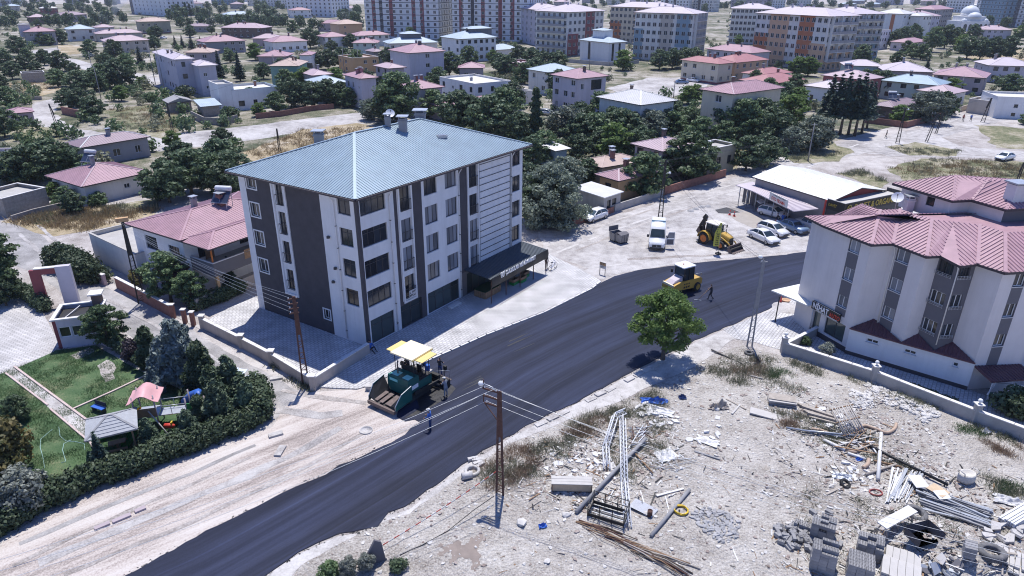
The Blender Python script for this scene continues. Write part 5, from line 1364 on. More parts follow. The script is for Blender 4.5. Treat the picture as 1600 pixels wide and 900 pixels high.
hs("low ochre-walled house with a pink hip roof behind the red boundary wall","low ochre house with pink roof",(929,272),(967,283),(1002,262),3.3,M_ochre,M_pink,chim=1,ribs=.4,cap=M_pink2,fr='dark-1',pitch=20)
hs("low annex with a tan roof behind the ochre house","tan-roofed annex",(905,250),(940,262),8,3.2,M_beige,M_tan,chim=2,front=[])
hs("mauve two-storey house with a pale pink roof and a red balcony","mauve house with red balcony",(985,224),(1036,243),(1082,230),4.9,M_mauve,M_pink2,chim=1,ribs=.5,fr='dark-2',st=2,right=[(1.0,3.6,2.7,4.3,'dark-2'),(5,7,2.7,4.2,'dark-1')])
hs("unfinished house with a flat concrete roof and yellow window frames","flat concrete house",(1108,238),(1150,226),(1087,229),4.2,M_olive,M_concw,kind='flat',chim=1,fr='dark-1',front=[(1.2,3.4,1.4,3.0,'dark-2'),(5.2,6.3,1.5,3.0,'dark-1')])
hs("shed with a pale flat roof beside the parked white hatchback","pale-roofed shed",(945,309),(975,299),(912,292),2.7,M_concw,M_paleroof,kind='shed',pitch=3,o=.3,chim=0,front=[(.7,1.6,.05,2.0,'dark-0'),(1.9,2.9,1.0,2.0,'dark-0')],left=[],right=[],name='shed',cat='shed',fascia=M_whitemetal)
hs("small shed with a white roof behind the big willow","white-roofed shed behind the willow",(868,236),(893,232),6,3.2,M_bluer,M_tarp,kind='shed',pitch=4,chim=0,front=[],right=[],left=[],name='shed',cat='shed')
hs("small pale house with a flat roof left of the poplar","small pale flat house by the poplar",(806,147),(833,141),8,3.2,M_whiteB,M_concw,kind='flat',chim=0)
hs("low red-brick house with a flat roof above the dark trees","low red-brick house",(803,101),(838,98),9,3.6,M_maroon,M_pink2,kind='flat',chim=1)
# right
hs("dark red roof of a low house in the green trees","low house with dark red roof",(1205,131),(1260,128),10,3.6,M_maroon,M_red,chim=1)
hs("low white house with a pale roof behind the tall spruces","low white house behind the spruces",(1255,133),(1302,138),9,4.6,M_white,M_lilacroof,chim=0,fr='dark-1')
hs("maroon house with a pink roof above the tall spruces","maroon house above the spruces",(1282,117),(1352,121),9,6.6,M_maroon,M_pink2,chim=1,heat=(.4,.4))
hs("pale green house with a blue-grey hip roof","pale green house with blue-grey roof",(1374,125),(1470,134),(1496,129),5,M_paleteal,M_blueroof,chim=1,fr='dark-1',right=[(1,3,1.4,3.2,'dark-1'),(4.5,6.5,1.4,3.2,'dark-1')],cap=M_blueroof2)
hs("dark-walled house with a mauve hip roof carrying a solar heater at the lane corner","dark house at the lane corner",(1359,163),(1398,171),(1434,159),3.4,M_brown,M_mauveroof,chim=1,ribs=.5,fr='dark-1',heat=(.45,.3))
hs("long pale teal house with a low pinkish roof","long pale teal house",(1319,102),(1382,104),9,4.2,M_paleteal,M_lilacroof,chim=0,fr='white-1')
hs("long low building with a pale mauve roof behind the blue-grey roof","long low mauve-roofed building",(1380,110),(1462,113),14,4,M_mauve,M_lilacroof,chim=1,front=[])
hs("long mauve-brown house with a salmon roof on the right","long house with salmon roof",(1456,116),(1541,122),(1570,116),5,M_mauve,M_pink,chim=2,fr='dark-1',cap=M_pink2)
hs("house with a lilac roof and wide dark windows at the picture edge","lilac-roofed house with wide windows",(1545,102),(1625,104),12,5.4,M_lilac,M_lilacroof,fr='dark-2',chim=2)
hs("small white house with a pinkish roof right of the pale green house","small white house by the pale green house",(1488,147),(1515,139),8,3.8,M_whiteB,M_pink2,chim=0,fr='dark-1')
hs("low flat-roofed garage with an orange end wall","low flat garage with orange end",(1514,157),(1554,160),8,3,M_beige,M_concw,kind='flat',chim=0,front=[],right=[],rrec=[(0,8,0,3.5,M_orange)],name='garage',cat='garage')
hs("white flat-roofed house at the picture edge beside the two pedestrians","white flat house at the picture edge",(1559,154),(1640,157),10,4.6,M_white,M_tarp,kind='flat',chim=0,front=[(3.9,4.8,2.6,3.4,'dark-0'),(3.8,4.7,.6,1.4,'dark-0'),(7.2,8.6,1.0,2.2,'dark-1')],left=[])
hs("white building with two orange-red stripes on its end wall","white block with red stripes",(1366,20),(1414,22),14,13.5,M_white,M_paleroof,st=4,chim=1,front=[],grec=[(4,6.2,3,13,M_orange),(10,12.2,3,13,M_orange)],cat='apartment building',name='apartment_block')
hs("white block with dark balconies right of the red-striped block","white block with dark balconies",(1414,24),(1440,25),14,12.5,M_whiteB,M_paleroof,st=4,fr='dark-1',cat='apartment building',name='apartment_block')
hs("grey block with pink roof left of the mosque","grey block with pink roof by the mosque",(1440,26),(1472,24),16,12,M_lilac,M_pink2,st=4,fr='dark-1',cat='apartment building',name='apartment_block')
hs("grey block with a red-pink roof nearest the mosque dome","grey block nearest the mosque",(1462,15),(1492,14),14,13,M_greyr,M_pink,st=4,fr='dark-1',cat='apartment building',name='apartment_block')
hs("low white house with many windows and a flat roof by the coloured blocks","white house with many windows",(1352,51),(1392,50),10,8.4,M_white,M_concw,kind='flat',st=3,fr='dark-1',chim=1,dens=1.3)
hs("low pink roof in the trees behind the pale teal house","low roof behind teal house",(1423,67),(1452,65),9,4,M_lilac,M_pink,chim=0)
hs("low house with pinkish roofs right of the mosque","low house right of the mosque",(1532,46),(1584,47),12,5.4,M_lilac,M_pink2,chim=2)
hs("broad building with reddish roofs behind the right coloured blocks","broad reddish-roofed building",(1256,17),(1322,16),18,8,M_mauve,M_mauveroof,chim=1)
hs("small white house with a red roof beside the orange coloured block","small white house by the orange block",(1196,118),(1240,116),8,3.8,M_white,M_red,chim=1)
# coloured apartment blocks and towers: windows in one joined part, they are only a few pixels each
def block(label,short,A,B,D,h,st,wall,roof,cols,grec=(),rrec=(),ground=True,kind='hip',rcols=6,seed=0,balc=False,o=.8,base=None):
 W=(at(*B)-at(*A)).length-2*(o if kind!='flat' else 0)
 t=house('apartment_block',label,'apartment building',short,A,B,D,h,wall,roof,kind=kind,pitch=15,o=o,st=st,seed=seed,front=[],right=[],left=[],chim=4 if kind=='hip' else 0,ground=ground,grec=grec,rrec=rrec,group="apartment blocks",base=base,chm=M_lilac)
 fh=h/st;b=MB();rg=random.Random(seed)
 def one(P,u,w_,z,hh):
  n=Vector((u[1],-u[0],0));ux=Vector((u[0],u[1],0));q=P+n*.03
  a,c=q-ux*w_/2+Zv(z),q+ux*w_/2+Zv(z)
  b.face([a,c,c+Zv(hh),a+Zv(hh)],0)
  for x in(-w_/2,0,w_/2):b.beam(q+n*.03+ux*x+Zv(z),q+n*.03+ux*x+Zv(z+hh),.07,.06,1,n)
  b.beam(a+n*.08+Zv(-.06),c+n*.08+Zv(-.06),.2,.08,2)
 bal=MB()
 for k in range(st):
  for i in range(cols):
   x=W*(i+.5)/cols;one(Vector((x,0,0)),(1,0),1.5,k*fh+.9,1.45)
  for i in range(rcols):
   y=D*(i+.5)/rcols
   one(Vector((W,y,0)),(0,1),1.4,k*fh+.6,1.8)
   one(Vector((0,y,0)),(0,-1),1.4,k*fh+.6,1.8)
  if balc and k:
   bal.box(W+.02,W+1.3,D*.08,D*.92,k*fh,k*fh+.15,0);bal.box(W+1.22,W+1.3,D*.08,D*.92,k*fh+.15,k*fh+1.1,1)
   for f_ in(.08,.36,.64,.92):bal.box(W+.02,W+1.3,D*f_-.06,D*f_+.06,k*fh+.15,k*fh+fh,0)
   bal.box(-1.3,-.02,D*.08,D*.92,k*fh,k*fh+.15,0);bal.box(-1.3,-1.22,D*.08,D*.92,k*fh+.15,k*fh+1.1,1)
 if kind=='flat' and h>40:
  for k in range(st):b.beam((0,-.04,k*fh),(W,-.04,k*fh),.06,.28,3);b.beam((W+.04,0,k*fh),(W+.04,D,k*fh),.06,.28,3)
 tag(b.build("windows",[M_glass,M_frameW,M_coping,M_char],t),kind='stuff')
 if balc:tag(bal.build("balconies",[M_whiteB,M_greyr],t),kind='stuff')
 return t
def strips(W,spec,h):
 return[(W*a,W*b_,h*c,h*d,m)for a,b_,c,d,m in spec]
S_=lambda A,B,o=.8:(at(*B)-at(*A)).length-2*o
A,B=(886,88),(944,82)
block("six-storey block with maroon and pale panels and dark corner balconies","maroon-panelled block",A,B,19,18,6,M_whiteB,M_lilacroof,8,strips(S_(A,B),[(0,.12,0,.62,M_lilac),(.0,.3,0,.5,M_maroon),(.48,.74,.32,1,M_maroon)],18),[],balc=True)
A,B=(948,66),(1042,72)
block("long block with orange panels behind the maroon-panelled block","long orange-panelled block",A,B,16,18,6,M_cream,M_lilacroof,13,strips(S_(A,B),[(.0,.2,.05,.6,M_orange),(.42,.6,.3,1,M_peach)],18),balc=True)
A,B=(984,92),(1079,98)
block("six-storey block with slate-blue panels and white balconies","blue-panelled block",A,B,15,18.5,6,M_whiteB,M_lilacroof,10,strips(S_(A,B),[(0,.16,0,.66,M_bluer),(.72,.95,.3,1,M_bluer),(.45,.66,0,1,M_beige)],18.5),balc=True)
A,B=(1135,68),(1205,70)
block("pale block behind the blue-panelled block","pale block behind the blue panels",A,B,16,17.5,6,M_whiteB,M_lilacroof,10,balc=True)
A,B=(1168,98),(1282,112)
block("six-storey block with orange-red and peach panels","orange-red panelled block",A,B,17,19,6,M_whiteB,M_lilacroof,13,strips(S_(A,B),[(0,.2,.1,.62,M_orange),(.2,.48,0,1,M_peach),(.62,.82,.25,1,M_orange),(.8,1,0,.5,M_peach)],19),strips(17,[(0,1,0,.45,M_peach)],19),balc=True)
A,B=(1262,84),(1320,92)
block("block with green lower walls behind the orange-red panelled block","block with green lower walls",A,B,17,18,6,M_whiteB,M_lilacroof,7,[],strips(17,[(0,1,0,.55,M_bluer)],18),balc=True)
A,B=(805,64),(838,72)
block("block with lilac walls left of the maroon-panelled block","lilac block by the striped tower",A,B,17,17,6,M_lilac,M_lilacroof,5)
A,B=(573,59),(686,62)
block("white tower with brown vertical stripes left of the twin striped tower","left striped tower",A,B,24,44,14,M_white,M_concw,11,[(x0_,x0_+2.2,1,44.4,M_maroon)for x0_ in(4.5,15,28.5,33.5)]+[(9,11,1,44.4,M_char)],kind='flat',o=0)
A,B=(708,62),(826,66)
block("white tower with brown vertical stripes right of its twin","right striped tower",A,B,24,44,14,M_white,M_concw,11,[(x0_,x0_+2.2,1,44.4,M_maroon)for x0_ in(4,17,27,34)]+[(11,13,1,44.4,M_char)],kind='flat',o=0)
for i,(A,B,D,h,st,wl,lb,sh,nc,gr)in enumerate([((450,25),(520,27),26,34,11,M_white,"plain white tower block right of the small white pink-roofed house","plain white tower block",10,[]),((206,21),(264,26),24,32,10,M_white,"white tower block with dark balconies above the dark green house","white tower block on the left",9,[(0,7,0,30,M_slate)]),((400,12),(438,13),24,26,9,M_whiteB,"far white block between the left and middle tower blocks","far white block",8,[]),((1030,18),(1076,19),20,17,6,M_white,"white block with charcoal vertical bands far behind the orange panels","far banded block",9,[(5,8,0,17,M_char),(14,17,0,17,M_char)]),((1080,18),(1112,19),20,17,6,M_whiteB,"pale block beside the far banded block","pale far block",7,[(6,9,0,17,M_char)]),((1140,12),(1198,13),22,15,5,M_mauve,"far mauve block behind the coloured apartment blocks","far mauve block",9,[]),((1206,13),(1226,13),18,20,7,M_white,"narrow white far block right of the mauve one","narrow white far block",5,[]),((1518,38),(1560,42),22,42,14,M_bluer,"blue-grey tower right of the mosque","blue-grey tower",8,[(0,5,0,42,M_white)]),((1562,41),(1625,45),24,46,15,M_white,"white tower with slate bands at the picture edge","white tower at the picture edge",10,[(8,12,0,46,M_slate),(20,23,0,46,M_slate)]),((1476,19),(1514,20),22,30,10,M_white,"far white tower with orange corner behind the mosque","far white tower by the mosque",8,[(0,5,16,30,M_orange)]),((820,22),(852,22),20,22,7,M_whiteB,"far pale block behind the maroon-panelled block","far pale block",7,[]),((700,20),(712,20),16,30,10,M_lilac,"slim far block between the striped towers","slim far block",3,[]),((330,8),(372,8),22,12,4,M_bluer,"far bluish block at the top left","far bluish block",8,[]),((-10,10),(28,10),22,12,4,M_whiteB,"far pale block at the extreme top left","far pale block top left",7,[]),((1240,9),(1268,9),20,16,5,M_whiteB,"far pale block left of the broad reddish building","far pale block by the reddish building",6,[]),((1380,8),(1412,8),20,12,4,M_lilac,"far lilac block above the red-striped block","far lilac block",7,[]),]):
 block(lb,sh,A,B,D,h,st,wl,M_lilacroof if h<20 else M_concw,nc,gr,kind='flat' if h>=20 else 'hip',seed=220+i,o=0 if h>=20 else .7)
rg=random.Random(77);k=0
FARH=[(60,4),(110,7),(170,6),(240,9),(275,6),(300,12),(385,3),(395,9),(440,4),(530,12),(552,20),(690,9),(850,6),(875,10),(915,5),(960,8),(1000,4),(1240,22),(1330,12),(1345,6),(1370,12),(1430,6),(1455,9),(1540,14),(20,18),(370,14)]
ADJ=["pinkish","pale grey","tan","mauve","light blue"]
for(px,py)in FARH:
 rm=rg.randrange(5);wm=rg.choice([M_whiteB,M_lilac,M_beige,M_greyr]);wd=rg.uniform(13,20)
 a=at(px,py);sc_=(a.y*1.0)/FOCAL*1.0
 hpx=wd/max(sc_,.1)
 hs("tiny far %s-roofed house"%ADJ[rm],"far %s-roofed house"%ADJ[rm],(px-hpx/2,py),(px+hpx/2,py+rg.uniform(-.4,.4)),rg.uniform(10,14),rg.uniform(4,7),wm,[M_pink2,M_paleroof,M_tan,M_mauveroof,M_blueroof2][rm],seed=300+k,ground=True,chim=1)
 k+=1
ms=thing("mosque","grey-domed mosque with a half dome and arches, far right","mosque",at(1510,48),.05)
b=MB();b.box(-9.5,9.5,-8,9,0,6.5,0);b.box(-7.5,7.5,-6,7,6.5,9.5,0);b.cyl((0,1,9.5),5.6,1.8,20);b.build("wall",M_white,ms)
part(ms,"dome",M_dome,"lathe",[(5.7,0),(5.5,1.2),(4.6,2.9),(3.0,4.2),(1.2,4.9),(.15,5.1),(.12,6.4),(0,6.5)],20,0,(0,1,11.3))
part(ms,"half_dome",M_dome,"lathe",[(4.6,0),(4.3,1.1),(3.3,2.3),(1.6,3.0),(0,3.2)],18,0,(0,-4.2,9.0))
for x in(-7.5,7.5):
 part(ms,"small_dome",M_dome,"lathe",[(1.9,0),(1.7,.8),(1.0,1.5),(0,1.8)],12,0,(x,-6,6.5))
for i in range(5):
 b=MB();x=-7.2+3.6*i
 P=[(x-1.2,-8.03,.3),(x+1.2,-8.03,.3)]+[(x+1.2*cos(pi*j/8),-8.03,3.6+1.2*sin(pi*j/8))for j in range(9)]
 b.face(P,0);b.build("arch_window",M_glass,ms)
# trees
proto_clump('road',41,6.6,2.9,1.9,80,17000,.135,L_bright,16,.36)
proto_clump('yard',42,6.5,2.9,1.4,46,7500,.21,L_mid,12,.40)
proto_clump('bigwillow',43,8.2,4.6,.4,70,12000,.25,L_grey,14,.42)
proto_broad('yellow',44,6.0,2.6,.5,16,7000,.22,L_yellow,10)
proto_broad('silver',45,4.0,2.2,.1,12,5000,.20,L_silver,8)
proto_broad('plum',46,3.2,1.7,.2,10,4200,.16,L_plum,8)
proto_broad('yellowbush',47,2.5,1.4,.1,8,2600,.15,L_yellow,6)
proto_pine('pineA',51,6.0,2.3,46,14000,.22,L_pine)
proto_pine('pineB',52,7.0,2.7,50,15000,.24,L_blue)
proto_pine('pineC',53,5.5,2.0,40,12000,.20,L_hedge)
proto_conifer('yardspruce',54,7.5,1.9,16,60,.30,L_spruce,.5,1.4)
T=[('oakA',8,105,8),('oakB',40,112,7),('oakA',20,124,7),('oakB',58,118,5.5),('oakA',30,88,8),('oakB',70,102,7),('oakC',92,136,6.5),('oakB',117,115,4.5),('oakC',142,88,6.5),('oakA',180,93,7.5),('spruceB',220,101,9),('oakB',242,78,6),('oakA',125,146,8),('oakA',150,142,8),('oakB',188,136,10),('oakC',160,129,7),('green',190,158,5),('oakB',150,186,6.5),('oakA',127,174,7),('oakB',108,169,6),('green',222,138,4),('bushA',233,158,3),('spruceA',345,126,12),('spruceA',376,127,12),('bushB',287,153,4),('bushA',360,185,3.6),('spruceB',275,76,6),('spruceB',286,75,6),('spruceB',300,77,7),('spruceB',315,78,6),('poplar',282,31,15),('poplar',293,31,17),('poplar',299,29,15),('oakA',315,41,9),('oakB',347,41,8),('oakA',92,43,9),('oakA',150,39,9),('oakB',170,37,10),('green',130,41,7),('oakC',145,43,6),('oakA',8,46,9),('oakB',22,43,8),('oakC',15,30,8),('oakB',97,69,7),('oakC',66,71,6),('oakC',78,71,5),('green',238,58,5),('oakC',12,169,6.5),('oakB',3,142,6),('green',270,230,4),('oakB',350,234,6),('oakA',45,288,9),('oakA',85,277,9.5),('oakB',22,285,6.5),('oakB',112,272,7),('oakA',265,317,9),('oakA',300,302,10),('oakB',285,272,8),('oakD',332,302,9),('oakA',362,297,9),('oakB',345,276,9),('oakB',250,314,5.5),('oakA',357,308,8),('bushA',155,320,2.8),('oakB',118,333,4.5),('oakC',104,320,4),('green',88,309,3.5),('bushA',90,324,1.8),('bushB',300,290,3),('oakA',412,41,8),('oakB',435,43,7),('oakA',470,46,9),('oakB',490,49,8),('oakC',458,51,7),('oakB',503,49,7),('oakA',485,76,9),('oakB',498,73,7),('oakA',513,109,9),('oakB',535,106,9),('oakC',556,101,7),('oakB',493,109,7),('oakA',608,101,8),('oakA',702,119,10),('oakC',684,134,7),('oakB',725,121,7),('oakC',640,109,6),('oakA',460,167,9),('oakB',488,168,8),('oakA',513,166,8.5),('oakB',535,162,7),('oakC',546,167,6),('oakC',431,175,6),('green',405,182,4),('oakC',556,161,6),('willow',581,187,6),('oakD',621,193,14),('oakB',608,191,10),('oakC',680,184,8),('oakA',716,207,11),('oakB',736,205,9),('oakA',765,217,11),('oakD',790,210,12),('oakB',775,192,8),('oakA',790,121,9),('oakB',779,113,8),('oakC',705,83,5),('oakB',650,180,6),('poplar',836,228,14.5),('oakB',812,227,8),('willow',806,216,7),('oakA',810,101,9),('oakB',830,106,9),('oakA',850,113,9),('oakB',872,113,9),('oakA',836,126,9),('oakB',860,129,8),('oakC',820,131,8),('oakA',905,207,8),('oakC',915,171,7),('oakD',938,202,10),('oakA',956,217,8),('willow',885,224,9),('oakB',905,230,8),('oakC',930,230,8),('oakA',965,227,9),('oakB',976,224,8),('oakC',985,206,7),('willow',1015,222,8),('oakB',1035,214,8),('oakC',1050,217,7),('green',973,110,9),('oakA',1030,109,9),('oakB',1050,107,9),('oakA',1070,105,9),('oakB',1085,101,8),('green',1074,163,6),('green',1086,161,6),('oakA',1140,214,10),('oakD',1160,220,10.5),('oakA',1186,214,10),('oakC',1130,227,6),('oakC',1075,202,6),('oakB',1090,207,6),('spruceB',1165,121,6),('green',1190,119,4),('oakC',1006,304,9.5),('oakC',1071,281,11.5),('oakA',1165,267,9),('oakB',1190,257,8),('bigwillow',862,353,12),('oakA',842,347,10.5),('oakB',822,312,8),('oakB',920,287,6),('oakB',832,260,8),('oakC',850,252,8),('oakB',905,250,7),('willow',882,300,8),('spruceT',1300,209,12.5),('spruceT',1312,211,13),('spruceT',1325,211,12.5),('spruceT',1335,213,13),('spruceT',1346,208,11),('spruceT',1289,204,12),('spruceT',1354,201,10),('oakA',1212,230,9),('willow',1232,237,7),('willow',1270,234,9.5),('oakB',1222,170,8),('green',1246,172,7),('oakC',1213,182,7),('green',1245,119,8),('green',1262,119,8),('green',1365,129,5),('spruceB',1425,119,6),('spruceA',1445,121,9.5),('willow',1446,192,9),('oakB',1472,180,7),('green',1403,194,5.5),('oakB',1395,76,8),('oakA',1408,71,9),('oakB',1425,66,9),('oakC',1416,86,6),('oakC',1424,91,6),('oakD',1455,81,11),('oakA',1475,76,11),('oakB',1490,73,9),('green',1500,83,8),('oakA',1510,92,9),('oakA',1530,94,9),('oakB',1550,94,9),('oakB',1571,92,9),('oakB',1520,61,8),('green',1592,63,8),('oakA',1345,23,9),('oakB',1360,26,8),('spruceB',1412,49,8),('oakC',1602,195,3.5),]
FARWOOD=[]
for k,x,y,h in T:
 f=1.0 if y<100 else .78 if y<232 else .66
 if k=='spruceT':f=1.0
 if k=='poplar':f=.85
 if y<50 and k[:3]in('oak','gre','wil'):FARWOOD.append((k,x,y,h));continue
 tree(k,(x,y),h*f,cat='bush' if k.startswith('bush')else 'tree',wide=1.22 if y>100 and k[:3]!='spr' and k not in('poplar','bigwillow')else 1.05)
rg=random.Random(9)
while len(FARWOOD)<560:
 y=rg.choice([-14,-8,-3,1,4,8,12,16,21,26,32,38,45])+rg.uniform(-2,2);x=rg.uniform(-30,1630)
 if any(q[0]<x<q[1]and y>q[2]for q in((566,692,5),(702,830,5),(860,945,26),(945,1330,20),(1362,1500,16),(448,522,6),(200,266,6),(1485,1540,8))):continue
 if y>-12:FARWOOD.append((rg.choice(['oakA','oakB','oakA','oakD','oakC','willow']),x,y,rg.uniform(6,11)))
_rg=np.random.default_rng(4);fw={}
for nm,mt_,keys in(("treetops",L_dark,('oakA','oakB')),("treetops",L_mid,('oakC','oakD','green')),("treetops",L_grey,('willow',))):
 C=[]
 base_={}
 for k,x,y,h in FARWOOD:
  if k not in keys:continue
  if k not in base_:
   bl=crown_blobs(random.Random(5),1.0,.46,.12,12);base_[k]=leaf_cloud(np.random.default_rng(3),bl,520,.085)
  p=at(x,y);a_=x*1.7;R_=np.array([[cos(a_),-sin(a_),0],[sin(a_),cos(a_),0],[0,0,1]]);C.append((base_[k]@R_.T)*h+np.array([p.x,p.y,0]))
 tag(put(quads_mesh(nm,np.concatenate(C),mt_),nm),kind='stuff')
EX=[(40,60),(120,58),(250,62),(300,58),(330,52),(372,52),(395,95),(440,118),(470,110),(480,140),(530,140),(575,140),(640,160),(600,148),(660,120),(520,80),(545,75),(560,112),(640,65),(690,72),(752,92),(770,98),(735,100),(765,150),(800,170),(880,140),(870,150),(1020,75),(1150,70),(1050,190),(1110,200),(1200,150),(1215,142),(1180,135),(1240,150),(1350,150),(1378,150),(1480,155),(1500,130),(1400,100),(1440,95),(1575,150),(1345,100),(1600,120),(10,95),(48,100),(60,45),(95,112),(170,112),(205,120),(255,98),(360,100),(410,125),(395,165),(450,140),(10,215),(1000,240),(985,250),(960,250),(940,245),(1095,225),(1230,200),(1120,190)]
for i,(x,y)in enumerate(EX):tree(rg.choice(['oakA','oakB','oakC','oakD','green']),(x+rg.uniform(-4,4),y+rg.uniform(-2,2)),rg.uniform(4.5,7.5),wide=1.15)
gg=random.Random(31);C=[];base_=[leaf_cloud(np.random.default_rng(40+k),crown_blobs(random.Random(k),1.0,.75,.0,7),150,.16)for k in range(4)]
HB=[(t.location.x,t.location.y,ang,W,D)for t,sh_,c,W,D,h,ang,zr in HOUSES]
LANES=[[(at(*p).x,at(*p).y)for p in poly]for poly in([(55,160),(105,150),(85,178),(120,203),(240,213),(420,193),(602,176),(602,192),(400,218),(250,237),(70,205),(40,185)],[(45,80),(120,70),(128,77),(98,88),(160,103),(262,124),(262,140),(90,100)],[(950,138),(1010,122),(1090,120),(1112,130),(1050,152),(985,152)],[(1335,225),(1450,196),(1560,158),(1640,140),(1640,330),(1300,330),(1250,262)],[(826,300),(905,353),(1160,275),(1345,212),(1345,400),(850,400)],[(380,238),(470,203),(585,198),(420,252)])]
def free(x,y):
 if any(inside((x,y),P)for P in LANES):return False
 for hx,hy,an,W,D in HB:
  dx,dy=x-hx,y-hy;u,v=dx*cos(an)+dy*sin(an),-dx*sin(an)+dy*cos(an)
  if-1.2<u<W+1.2 and-1.2<v<D+1.2:return False
 return True
while len(C)<900:
 px,py=gg.uniform(-20,1600),gg.choice([20,40,60,80,100,120,140,160,185,210,240,270])+gg.uniform(-14,14)
 if py>175 and 380<px<830 or px>1230 and py>190 or py>220 and px>830 and py>300-(px-830)*.1 or MN.noise(Vector((px*.012,py*.03,3)))<-.12:continue
 p=at(px,max(py,3))
 if not free(p.x,p.y):continue
 a_=px;R_=np.array([[cos(a_),-sin(a_),0],[sin(a_),cos(a_),0],[0,0,1]]);C.append((base_[len(C)%4]@R_.T)*gg.uniform(1.2,3.0)+np.array([p.x,p.y,0]))
for k,mt_ in enumerate((L_mid,L_dark,L_weed)):tag(put(quads_mesh("shrubbery",np.concatenate(C[k::3]),mt_),"shrubbery"),kind='stuff')
tree('road',(1035,563),6.4,label="bright green tree standing alone on the walk beside the new road",rz=.6,group="near trees")
tree('yard',(268,472),5.2,label="leafy green tree in the front garden of the white pink-roofed house",group="near trees")
tree('yard',(302,478),3.7,label="smaller bright tree right of the leafy garden tree by the white house",group="near trees")
tree('yardspruce',(363,458),4.2,label="lower spruce in front of the charcoal block's blank wall",name='spruce_tree',group="near trees")
tree('yardspruce',(384,415),5.0,label="taller spruce between the balcony house and the charcoal block",name='spruce_tree',group="near trees")
tree('yellowbush',(215,448),2.0,cat='bush',label="yellowish bush behind the red wall near the lattice pole",name='bush',group="near trees")
for k,px,h,nm,lb in[('plum',(212,566),2.2,'plum_bush',"purple-leaved bush at the corner of the park lawn"),('pineC',(238,575),3.9,'pine_tree',"dark pine just right of the purple bush in the park"),('pineB',(288,598),5.6,'pine_tree',"largest blue-grey pine of the park corner"),('pineC',(322,614),4.6,'pine_tree',"green pine right of the large blue-grey pine"),('pineA',(362,622),3.7,'pine_tree',"light green pine at the street corner of the park"),('pineA',(345,664),3.7,'pine_tree',"pine standing inside the hedge below the street corner"),('pineA',(298,690),2.6,'pine_tree',"low pine below the playground frame"),('pineA',(235,698),2.3,'pine_tree',"low pine right of the shelter roof"),('pineB',(262,592),3.9,'pine_tree',"smaller blue-grey pine left of the largest one"),('pineC',(338,640),3.8,'pine_tree',"dark pine behind the low wooden ladder of the playground"),('pineA',(388,650),3.0,'pine_tree',"bushy pine at the right end of the park hedge"),('pineC',(318,668),2.8,'pine_tree',"small dark pine just above the middle of the park hedge"),('spruceB',(163,738),3.3,'spruce_tree',"dark spruce in front of the grey shelter roof"),('spruceB',(80,772),1.9,'spruce_tree',"small thin spruce on the lower lawn"),('yellow',(8,748),4.8,'tree',"tree with yellowing leaves at the left picture edge"),('silver',(40,795),3.0,'bush',"silvery feathery bush below the yellowing tree"),('oakB',(28,658),2.0,'tree',"small dark tree alone on the lower lawn"),('yard',(172,542),4.0,'tree',"slender acacia leaning over the guard booth"),('yard',(-4,462),7.0,'tree',"tall leafy tree at the left edge above the plaza"),('oakB',(10,478),3.2,'tree',"dark shrub tree below the tall leafy tree at the left edge"),('silver',(545,897),1.1,'bush',"grey-green shrub in front of the leaning stone slab by the road"),('bushA',(515,902),1.0,'bush',"small green shrub at the bottom edge beside the road"),('silver',(575,888),1.0,'bush',"shrub touching the leaning stone slab by the road"),('bushB',(622,890),.7,'bush',"low weeds bush right of the leaning stone slab"),('bushB',(1582,646),2.0,'bush',"dark bush in the shaded yard behind the stepped block"),('bushB',(1604,652),2.0,'bush',"dark bush at the picture edge behind the boundary wall"),('silver',(1290,558),1.4,'bush',"thin rose bush in the small planted bed under the shop sign"),('bushA',(1258,538),.8,'bush',"low green bush in the corner of the small planted bed"),('bushB',(152,440),2.0,'bush',"grey shrub by the gate of the outbuilding"),]:
 tree(k,px,h,cat='bush' if 'bush' in nm else 'tree',name=nm,label=lb,group="near trees",loc=lot_at(*px)if px[0]>470 and px[1]>860 else None)
NEAR_N=len(TREES)
def hedge(label,px,w_,h_,n,ls,m,seed,flat=.5):
 P=[at(*p)for p in px];rng=np.random.default_rng(seed);blobs=[]
 for a,c in zip(P[:-1],P[1:]):
  k=max(2,int((c-a).length/(w_*.22)))
  for j in range(k):
   p=a.lerp(c,(j+.5)/k);q=rng.random(4)
   blobs.append((p.x+(q[0]-.5)*w_*.25,p.y+(q[1]-.5)*w_*.25,h_*(.42+.1*q[2]),w_*.55,w_*.55,h_*(.52+.05*q[3])))
 V=leaf_cloud(rng,blobs,n,ls,.3,.6);V[:,2]=np.maximum(V[:,2],.02)
 t=thing("hedge",label,"hedge",P[0]);V-=np.array([P[0].x,P[0].y,0]);put(quads_mesh("foliage",V.astype(float),m),"foliage",t)
 b=MB()
 for a,c in zip(P[:-1],P[1:]):
  k=max(2,int((c-a).length/.8))
  for j in range(k):
   p=a.lerp(c,(j+.5)/k)-P[0];b.tube([(p.x,p.y,0),(p.x+.05,p.y,h_*.6)],.03,5)
 b.build("stem",M_trunk,t)
 return t
hedge("long dense hedge between the park lawn and the graded dirt strip",[(-60,868),(0,830),(75,788),(155,754),(240,722),(320,692),(412,655)],1.7,1.5,36000,.14,L_hedge,61)
hedge("ivy-grown hedge at the street corner of the park",[(398,618),(410,640),(404,656)],1.7,2.0,8000,.16,L_hedge,62)
hedge("row of shrubs between the guard booth and the pines along the street",[(142,512),(160,528),(185,545),(215,562)],1.1,1.2,7000,.14,L_hedge,63)
hedge("tall clipped hedge block on the street below the flat outbuilding",[(88,412),(108,420),(128,430),(142,438)],2.8,2.6,20000,.18,L_hedge,64)
hedge("low hedge between the paved plaza and the street",[(12,448),(38,462),(62,478),(74,488)],1.3,1.5,8000,.14,L_hedge,65)
